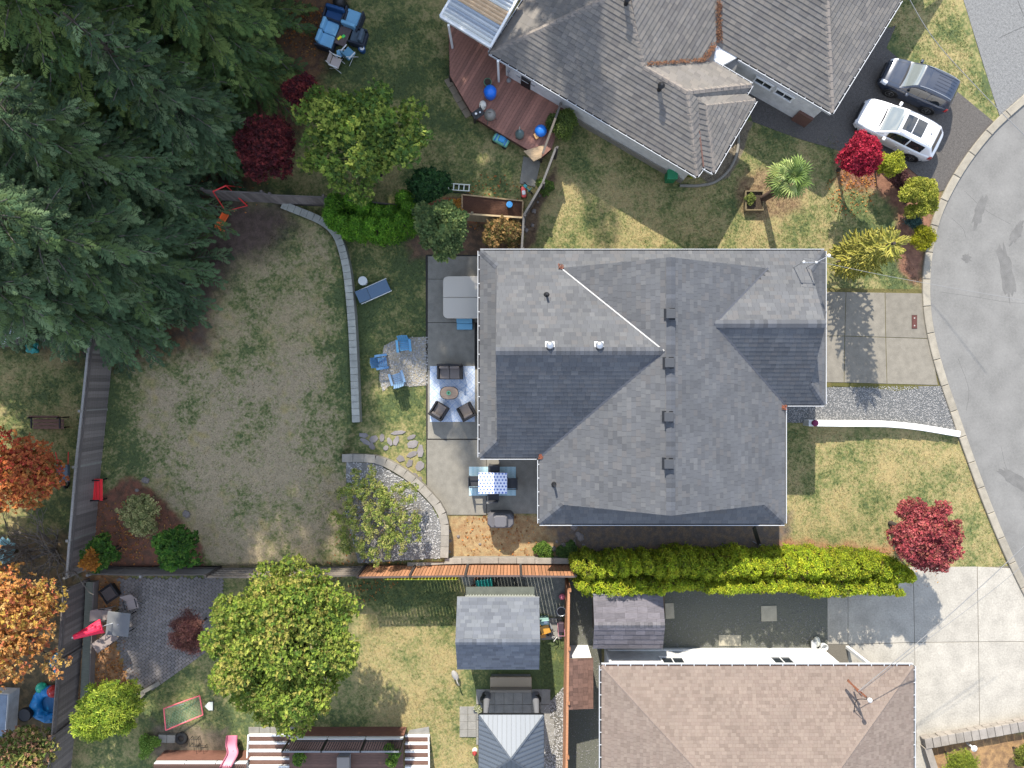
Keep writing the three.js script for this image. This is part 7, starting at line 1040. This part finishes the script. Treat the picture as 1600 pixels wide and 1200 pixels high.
// ---------------------------------------------------------------- play lawn and stepped deck at the bottom
{
  const net = thing('rebounder_net', 'pink framed sports net lying on the lower left lawn', 'sports net'), pk = mat(S(206, 90, 110), .5, 'fine'), c = [[256, 1107], [312, 1087], [317, 1117], [259, 1141]].map(([x, y], i) => P(x, y, i === 0 || i === 3 ? .45 : .12)); for (const [i, j] of [[0, 1], [1, 2], [2, 3], [3, 0]]) part(net, 'frame', stick(c[i], c[j], .03), pk);
  const gs = []; for (let i = 1; i < 24; i++) { gs.push(stick(c[0].clone().lerp(c[1], i / 24), c[3].clone().lerp(c[2], i / 24), .005, 3)); if (i < 14) gs.push(stick(c[0].clone().lerp(c[3], i / 14), c[1].clone().lerp(c[2], i / 14), .005, 3)); } part(net, 'netting', gs, mat(S(110, 150, 140), .9, null)); part(net, 'strut', [stick(c[0], c[0].clone().setY(0).add(V(.7, 0, 0)), .02), stick(c[3], c[3].clone().setY(0).add(V(.7, 0, -.2)), .02)], M.steel);
  const hp = P(327, 1103, .03), h = thing('home_plate', 'white five sided home plate beside the pink framed net', 'home plate', V(hp.x, .03, hp.z)); part(h, 'plate', prism([[-.2, 0], [-.02, .19], [.17, .19], [.17, -.19], [-.02, -.19]], 0, .04, .008), mat(S(206, 200, 204), .7)); part(h, 'edge', prism([[-.22, 0], [-.03, .21], [.19, .21], [.19, -.21], [-.03, -.21]], -.005, .012), M.black);
  const bp = P(262, 1153, .1), b = thing('concrete_block', 'pair of grey concrete blocks end to end next to the old tyre', 'concrete block', V(bp.x, 0, bp.z), -.03); for (const x of [-.19, .19]) part(b, 'block', rbox(.37, .2, .36, x, .1, 0, .02), M.patio);
  const tp = P(283, 1154, .1), ty = thing('tyre', 'old black tyre on the dirt beside the concrete blocks', 'tyre', V(tp.x, 0, tp.z)); part(ty, 'tyre', tor(.2, .085, 0, .08, 0), mat(RGB(.02, .02, .02), .9, 'fine')); part(ty, 'soil', cyl(.15, .15, .04, 0, .04, 0), M.bark);
  const sl = thing('toy_slide', 'wavy pink plastic slide running down towards the lower left deck', 'toy slide'), pm = mat(L(226, 116, 150), .4, null), path = new THREE.CatmullRomCurve3([P(363, 1149, .2), P(362, 1163, .5), P(364, 1176, .75), P(356, 1192, 1.05), P(351, 1202, 1.2)]), ps = path.getSpacedPoints(20), strip = (o0, o1, y) => { const pos = []; for (let i = 0; i < 20; i++) { const a = ps[i], n = ps[i + 1]; for (const p2 of [V(a.x + o0, a.y + y, a.z), V(n.x + o0, n.y + y, n.z), V(n.x + o1, n.y + y, n.z), V(a.x + o0, a.y + y, a.z), V(n.x + o1, n.y + y, n.z), V(a.x + o1, a.y + y, a.z)]) pos.push(p2.x, p2.y, p2.z); } const g = new THREE.BufferGeometry(); g.setAttribute('position', new THREE.Float32BufferAttribute(pos, 3)); g.computeVertexNormals(); return g; };
  pm.side = THREE.DoubleSide; part(sl, 'chute', [strip(-.22, .22, 0)], pm); for (const s of [-1, 1]) part(sl, 'side', new THREE.TubeGeometry(new THREE.CatmullRomCurve3(ps.map(p2 => V(p2.x + s * .23, p2.y + .05, p2.z))), 24, .035, 6, false), tint(pm, .7)); part(sl, 'support', [stick(ps[10].clone().setY(0), ps[10], .03), stick(ps[18].clone().setY(0), ps[18], .03)], M.darkMetal);
  seed(73);
  const d = thing('lower_deck', 'brown composite deck with black railings and white edged stairs at the bottom', 'deck'), y = 1.0, bm = shades(M.brownDeck, [.9, 1, 1.08]), wh = M.white;
  const fr = P(450, 1155, y), fe = P(632, 1156, y), zf = fr.z, xl = P(452, 1156, y).x, xr = P(630, 1156, y).x, zb = P(0, 1240, y).z;
  for (let i = 0; i < 22; i++) part(d, 'deck_board', box(xr - xl, .03, .125, (xl + xr) / 2, y - .015, zf + .1 + i * .131), pick(bm));
  for (let i = 0; i < 4; i++) { const w = (xr - xl) / 3; if (i < 3) part(d, 'fascia', box(w - .03, .2, .04, xl + w * (i + .5), y - .1, zf), wh); }
  part(d, 'skirt_board', [box(xr - xl, .78, .03, (xl + xr) / 2, .39, zf - .05)], mat(L(168, 116, 96), .9, 'wood'));
  const rail = (a, b, base) => { const n = Math.round(a.distanceTo(b) / .105), gs2 = []; for (let i = 1; i < n; i++) { const p2 = a.clone().lerp(b, i / n); part(d, 'baluster', box(.022, .88, .022, p2.x, base + .5, p2.z), M.black); } part(d, 'handrail', bar(a.clone().setY(base + .97), b.clone().setY(base + .97), .06, .045), M.greyTrim); part(d, 'bottom_rail', bar(a.clone().setY(base + .08), b.clone().setY(base + .08), .035, .03), M.black); const k = Math.round(a.distanceTo(b) / 1.6); for (let i = 0; i <= k; i++) { const p2 = a.clone().lerp(b, i / k); part(d, 'post', box(.07, 1.0, .07, p2.x, base + .5, p2.z), M.black); } };
  rail(V(xl, 0, zf + .04), V(xr, 0, zf + .04), y); 
  const stairs = (px0, px1, pyTop, n, label) => { for (let i = 0; i < n; i++) { const h2 = .14 + i * .17, a = P(px0, pyTop + i * 12.2, h2), b2 = P(px1, pyTop + i * 12.2, h2), dz = .33; part(d, 'stair_tread', box(b2.x - a.x, .05, dz, (a.x + b2.x) / 2, h2 - .025, a.z + dz / 2 + .07), pick(bm)); part(d, 'stair_nosing', box(b2.x - a.x + .02, .14, .075, (a.x + b2.x) / 2, h2 - .06, a.z + .036), wh); } };
  stairs(389, 456, 1148, 6); stairs(633, 671, 1149, 6);
  part(d, 'stringer', [bar(P(389, 1148, .1), P(385, 1220, 1.05), .04, .2), bar(P(670, 1149, .1), P(671, 1220, 1.05), .05, .2)], wh);
  const l2 = thing('lower_deck', 'smaller brown deck with black railing left of the pink slide at the bottom edge', 'deck'), zl = P(0, 1193, y).z, a0 = P(240, 1193, y).x, a1 = P(385, 1193, y).x; for (let i = 0; i < 8; i++) part(l2, 'deck_board', box(a1 - a0, .03, .125, (a0 + a1) / 2, y - .015, zl + .1 + i * .131), pick(bm)); for (let i = 0; i < 3; i++) { const w = (a1 - a0) / 3; part(l2, 'fascia', box(w - .04, .2, .04, a0 + w * (i + .5), y - .1, zl), wh); } part(l2, 'skirt_board', box(a1 - a0, .78, .03, (a0 + a1) / 2, .39, zl - .05), mat(L(168, 116, 96), .9, 'wood')); for (let i = 0; i < 44; i++) part(l2, 'baluster', box(.022, .88, .022, a0 + .06 + i * (a1 - a0 - .1) / 43, y + .5, zl + .04), M.black); part(l2, 'handrail', box(a1 - a0, .045, .06, (a0 + a1) / 2, y + .97, zl + .04), M.greyTrim);
  const pt = (px, py, r, label, h2 = y) => { const p2 = P(px, py, h2 + .3), t = thing('pot_plant', label, 'pot plant', V(p2.x, h2, p2.z)); part(t, 'pot', cyl(r * .7, r * .5, .26, 0, .13, 0), mat(L(120, 100, 90), .8)); crownOf(t, 'foliage', Array.from({ length: 70 }, () => { const d2 = dirs(); return { x: d2.x * r, y: .38 + d2.y * r * .7, z: d2.z * r }; }), leafGeo.small, gcol([130, 160, 60], [90, 124, 50]), [.8, 1.2]); };
  pt(468, 1184, .24, 'dark leafy pot plant at the left corner of the lower deck'); pt(612, 1188, .2, 'bright lime pot plant at the right end of the lower deck'); pt(608, 1168, .16, 'small pot plant behind the railing at the right end of the lower deck'); pt(620, 1176, .12, 'tiny pot plant between the two at the right end of the lower deck');
  const sp = P(536, 1192, y + .4), lo = thing('deck_seat', 'pale cushioned lounger seat on the lower deck at the bottom edge', 'seat', V(sp.x, y, sp.z + .15)); part(lo, 'cushion', rbox(.55, .12, .8, 0, .36, 0, .04), mat(L(180, 172, 164), .9)); part(lo, 'base', rbox(.5, .28, .76, 0, .15, 0, .02), M.greyTrim);
  slabs('stair_landing', [rect(388, 1136, 405, 1150), rect(405, 1136, 422, 1150), rect(422, 1136, 439, 1150), rect(439, 1136, 460, 1150)], .04, M.patio, .008); sheet('stair_pad', [[640, 1141], [670, 1136], [672, 1152], [634, 1152]], .04, M.paver);
}
// ---------------------------------------------------------------- toy corner between shed and thin fence, lane things
{
  const T2 = (px, py, name, label, cat, ry = 0, grp) => thing(name, label, cat, G(px, py), ry, grp); let o;
  o = T2(876, 950, 'kettle_grill', 'round black bowl grill by the thin fence in the toy corner', 'grill'); part(o, 'bowl', cyl(.2, .12, .3, 0, .35, 0, 20), M.black); part(o, 'rim', tor(.2, .02, 0, .5, 0), M.steel); for (let i = 0; i < 3; i++) part(o, 'leg', stick(V(Math.cos(i * 2.1) * .12, .3, Math.sin(i * 2.1) * .12), V(Math.cos(i * 2.1) * .22, 0, Math.sin(i * 2.1) * .22), .012), M.darkMetal);
  o = T2(878, 931, 'ball', 'pink ball at the foot of the thin fence in the toy corner', 'ball'); part(o, 'ball', sph(.14, 0, .14, 0, 1, 20), mat(S(190, 110, 140), .5, null)); part(o, 'valve', sph(.012, 0, .279, 0, 1, 6), M.white);
  o = T2(850, 966, 'toy_kitchen', 'mint green toy kitchen at the corner of the blue grey shed', 'toy', .1); const mint = mat(L(170, 214, 206), .5, null); part(o, 'cabinet', rbox(.4, .5, .28, 0, .26, 0, .03), mint); part(o, 'sink', rbox(.18, .03, .14, .05, .52, 0, .01), M.steel); part(o, 'back', rbox(.4, .25, .04, 0, .62, -.12, .02), mint);
  o = T2(851, 979, 'toy_table', 'orange plastic toy table beside the blue grey shed', 'toy', .35); part(o, 'table_top', rbox(.42, .04, .4, 0, .4, 0, .02), mat(L(240, 176, 60), .45, null)); for (const [x, z] of [[-.16, .15], [.16, .15], [-.16, -.15], [.16, -.15]]) part(o, 'leg', cyl(.025, .025, .4, x, .2, z, 8), mat(L(240, 176, 60), .45, null));
  o = T2(848, 990, 'toy_chair', 'small orange toy chair below the orange toy table', 'toy', .2); part(o, 'seat', rbox(.24, .03, .22, 0, .24, 0, .01), mat(L(236, 166, 60), .45, null)); part(o, 'backrest', rbox(.24, .22, .03, 0, .36, -.1, .01), mat(L(236, 166, 60), .45, null)); part(o, 'leg', [cyl(.02, .02, .24, -.09, .12, .08, 6), cyl(.02, .02, .24, .09, .12, .08, 6), cyl(.02, .02, .24, -.09, .12, -.08, 6), cyl(.02, .02, .24, .09, .12, -.08, 6)], mat(L(200, 150, 60), .5, null));
  o = T2(862, 990, 'tricycle', 'black and white tricycle on the pale slab by the shed', 'tricycle', .9); part(o, 'frame', [stick(V(0, .2, -.18), V(0, .24, .2), .02), stick(V(-.12, .4, .18), V(.12, .4, .18), .014)], M.white); for (const [x, z, r] of [[0, .22, .13], [-.13, -.18, .09], [.13, -.18, .09]]) part(o, 'wheel', new THREE.TorusGeometry(r, .024, 6, 18).rotateY(1.57).translate(x, r, z), M.black); part(o, 'seat', rbox(.14, .05, .16, 0, .28, -.08, .02), M.black);
  o = T2(859, 974, 'scooter', 'grey wheeled kick scooter near the mint toy kitchen', 'scooter', .4); part(o, 'deck', rbox(.1, .03, .5, 0, .1, 0, .01), M.greyTrim); part(o, 'stem', stick(V(0, .1, .24), V(0, .6, .2), .015), M.steel); part(o, 'handlebar', stick(V(-.16, .6, .2), V(.16, .6, .2), .012), M.black); for (const z of [-.24, .26]) part(o, 'wheel', new THREE.TorusGeometry(.06, .02, 6, 14).rotateY(1.57).translate(0, .06, z), M.black);
  o = T2(876, 976, 'doll_pram', 'pink and black doll pram against the thin fence', 'toy pram', 0); part(o, 'basket', rbox(.26, .2, .46, 0, .34, 0, .06), mat(L(90, 70, 84), .7)); part(o, 'frame', [stick(V(-.14, 0, -.2), V(-.14, .6, .3), .012), stick(V(.14, 0, -.2), V(.14, .6, .3), .012), stick(V(-.14, .6, .3), V(.14, .6, .3), .012)], mat(L(220, 150, 170), .5, null)); for (const [x, z] of [[-.14, -.2], [.14, -.2], [-.14, .2], [.14, .2]]) part(o, 'wheel', new THREE.TorusGeometry(.07, .02, 6, 14).rotateY(1.57).translate(x, .07, z), M.black);
  sheet('toy_slab', [[846, 965], [878, 966], [878, 998], [846, 1000]], .035, M.paver);
  o = T2(757, 908, 'sand_table', 'teal plastic sand table in the shade of the red picket fence', 'toy', .1); part(o, 'tray', rbox(.75, .1, .36, 0, .36, 0, .04), mat(S(20, 110, 120), .5, null)); for (const [x, z] of [[-.3, .13], [.3, .13], [-.3, -.13], [.3, -.13]]) part(o, 'leg', cyl(.03, .03, .33, x, .17, z, 8), mat(S(16, 90, 100), .5, null));
  o = T2(790, 912, 'trampoline', 'small dark round trampoline behind the fringed shed', 'trampoline'); part(o, 'mat', cyl(.42, .42, .02, 0, .26, 0, 28), mat(S(70, 78, 84), .8)); part(o, 'rim', tor(.46, .03, 0, .26, 0), M.black); for (let i = 0; i < 6; i++) part(o, 'leg', stick(V(Math.cos(i * 1.047) * .44, 0, Math.sin(i * 1.047) * .44), V(Math.cos(i * 1.047) * .44, .25, Math.sin(i * 1.047) * .44), .018), M.steel);
  for (const [x, y, r, l] of [[741, 917, .17, 'left of the fringed shed'], [745, 905, .14, 'above the fringed shed near the sand table']]) { o = T2(x, y, 'flower_pot', `clay pot with a shrunken plant ${l}`, 'flower pot'); part(o, 'pot', cyl(r, r * .75, .26, 0, .13, 0), mat(S(110, 84, 80), .8)); part(o, 'plant', new THREE.IcosahedronGeometry(r * .85, 2).scale(1, .6, 1).translate(0, .28, 0), mat(S(92, 84, 80), 1, 'stone', { bumpScale: .05 })); }
  const slide = T2(660, 906, 'banner_board', 'yellow and blue board fixed low along the shaded side of the red fence', 'board'); slide.position.z = 8.5; part(slide, 'board', box(3.2, .5, .03, .1, .9, 0), mat(S(150, 170, 60), .6, null)); part(slide, 'blue_panel', box(1.0, .4, .035, 1.0, .9, .003), mat(S(40, 90, 160), .6, null));
  for (const [x, y, a, w, d, l] of [[1140, 1000, 0, 1.0, .5, 'grey double paving stone on the gravel lane below the hedge'], [1201, 958, .03, .7, .7, 'faint square paving stone in the middle of the gravel lane'], [1046, 954, .05, .4, .7, 'pale paving stone on the gravel beside the weathered shed ramp']]) { o = T2(x, y, 'paving_stone', l, 'paving stone', a); part(o, 'stone', rbox(w, .05, d, 0, .03, 0, .012), mat(S(134, 138, 140), .9, 'rough')); }
  o = thing('plant_pot', 'white round pot with a clear bag beside the tan house corner', 'pot', P(1288, 1011, .25).setY(.02)); part(o, 'pot', new THREE.LatheGeometry([[.0, 0], [.14, 0], [.16, .3], [.12, .3], [.11, .08], [0, .08]].map(k2 => new THREE.Vector2(...k2)), 20), M.white); part(o, 'bag', new THREE.IcosahedronGeometry(.2, 3).scale(.8, .7, 1.2).translate(-.3, .14, -.2), mat(S(150, 160, 172), .4));
  o = thing('retaining_wall', 'low rubble stone wall with pale coping at the bottom right', 'retaining wall'); seed(75); const st = new THREE.CatmullRomCurve3([[1446, 1163], [1478, 1157], [1520, 1150], [1570, 1141], [1640, 1128]].map(([x, y]) => P(x, y, .45))), ss = st.getSpacedPoints(16), sm = shades(mat(L(206, 196, 184), .95, 'rough'), [.88, 1, 1.05, .94]); for (let i = 0; i < 16; i++) { const a = ss[i], b = ss[i + 1], d2 = b.clone().sub(a); part(o, 'coping_stone', rbox(d2.length() - .015, .1, .46, (a.x + b.x) / 2, .4 + rr(-.012, .012), (a.z + b.z) / 2, .02, -Math.atan2(d2.z, d2.x)), pick(sm)); for (let k2 = 0; k2 < 2; k2++) part(o, 'wall_stone', rbox(d2.length() - .01, .17, .36 + rr(-.04, .04), (a.x + b.x) / 2, .09 + k2 * .175, (a.z + b.z) / 2, .03, -Math.atan2(d2.z, d2.x)), pick(sm)); }
  part(o, 'end_wall', bar(P(1446, 1165, .2), P(1462, 1215, .2), .3, .4), sm[1]);
  o = thing('garden_lamp', 'small white capped lamp standing behind the rubble stone wall', 'lamp', P(1520, 1168, .4).setY(0)); part(o, 'post', cyl(.05, .05, .5, 0, .25, 0), M.white); part(o, 'cap', cyl(.03, .14, .1, 0, .55, 0), M.white);
  o = T2(712, 1051, 'garden_ornament', 'pale heron shaped ornament on the lawn at the corner of the blue grey shed', 'ornament', .5); part(o, 'body', sph(.14, 0, .3, 0, .7).scale(1, 1, 1.8), mat(L(200, 196, 190), .7)); part(o, 'leg', [stick(V(-.04, 0, 0), V(-.04, .24, 0), .012), stick(V(.04, 0, 0), V(.04, .24, 0), .012)], M.steel); part(o, 'neck', rod([V(0, .36, .15), V(0, .55, .26), V(0, .5, .4)], .03), mat(L(200, 196, 190), .7));
  o = T2(742, 1172, 'garden_gnome', 'small red and white ornament by the left side of the gazebo', 'ornament'); part(o, 'body', cyl(.07, .12, .26, 0, .13, 0), M.white); part(o, 'hat', new THREE.ConeGeometry(.11, .24, 12).translate(0, .4, 0), mat(L(200, 70, 66), .7)); part(o, 'head', sph(.07, 0, .29, 0), mat(L(220, 170, 150), .7));
  o = thing('leaning_post', 'dark plank leaning between the grey house and the hedge', 'plank'); part(o, 'plank', [bar(P(1178, 824, 1.6), P(1186, 850, .1), .16, .05)], M.black); part(o, 'hose', rod([P(1176, 846, .05), P(1184, 850, .06), P(1190, 852, .06)], .02), M.greyTrim);
  for (const [x, y] of [[307, 1155], [318, 1168]]) { o = T2(x, y, 'wire_basket', x < 310 ? 'square wire plant cage nearer the tyre' : 'square wire plant cage nearer the pink slide', 'wire cage'); part(o, 'frame', [-1, 1].flatMap(s => [-1, 1].map(k2 => stick(V(s * .16, 0, k2 * .16), V(s * .16, .35, k2 * .16), .01))), M.darkMetal); part(o, 'ring', [.12, .34].flatMap(h2 => [stick(V(-.16, h2, -.16), V(.16, h2, -.16), .008), stick(V(.16, h2, -.16), V(.16, h2, .16), .008), stick(V(.16, h2, .16), V(-.16, h2, .16), .008), stick(V(-.16, h2, .16), V(-.16, h2, -.16), .008)]), M.darkMetal); }
}
{ // service wires
  const w = (name, label, pts, r = .012) => { const o = part(scene, name, rod(pts, r, 5, 40), mat(RGB(.2, .2, .2), .6, null)); tag(o, label, 'wire'); };
  w('service_wire', 'pale service wire from the tan roof mast to the upper right', [P(1341, 1080, 4.5), P(1450, 990, 5.0), P(1545, 905, 5.6), P(1640, 815, 6.3)], .014);
  w('service_wire', 'thinner second wire from the tan roof mast', [P(1342, 1082, 4.4), P(1452, 997, 4.8), P(1560, 915, 5.3), P(1660, 830, 5.9)], .009);
  w('street_wire', 'pale overhead wire crossing the verge above the dark car', [P(1400, -40, 6.0), P(1455, 55, 5.7), P(1530, 140, 5.6), P(1640, 250, 5.9)], .012);
  w('street_wire', 'thin overhead wire from the kerb to the aerial on the grey roof', [P(1257, 404, 4.8), P(1370, 428, 4.9), P(1500, 452, 5.3), P(1640, 476, 5.9)], .008);
}
console.log('leaf triangles', Math.round(leafTris));
scene.traverse(o => { if (o.isMesh) { o.castShadow = true; o.receiveShadow = true; } });
camera.updateProjectionMatrix();
renderer.render(scene, camera);
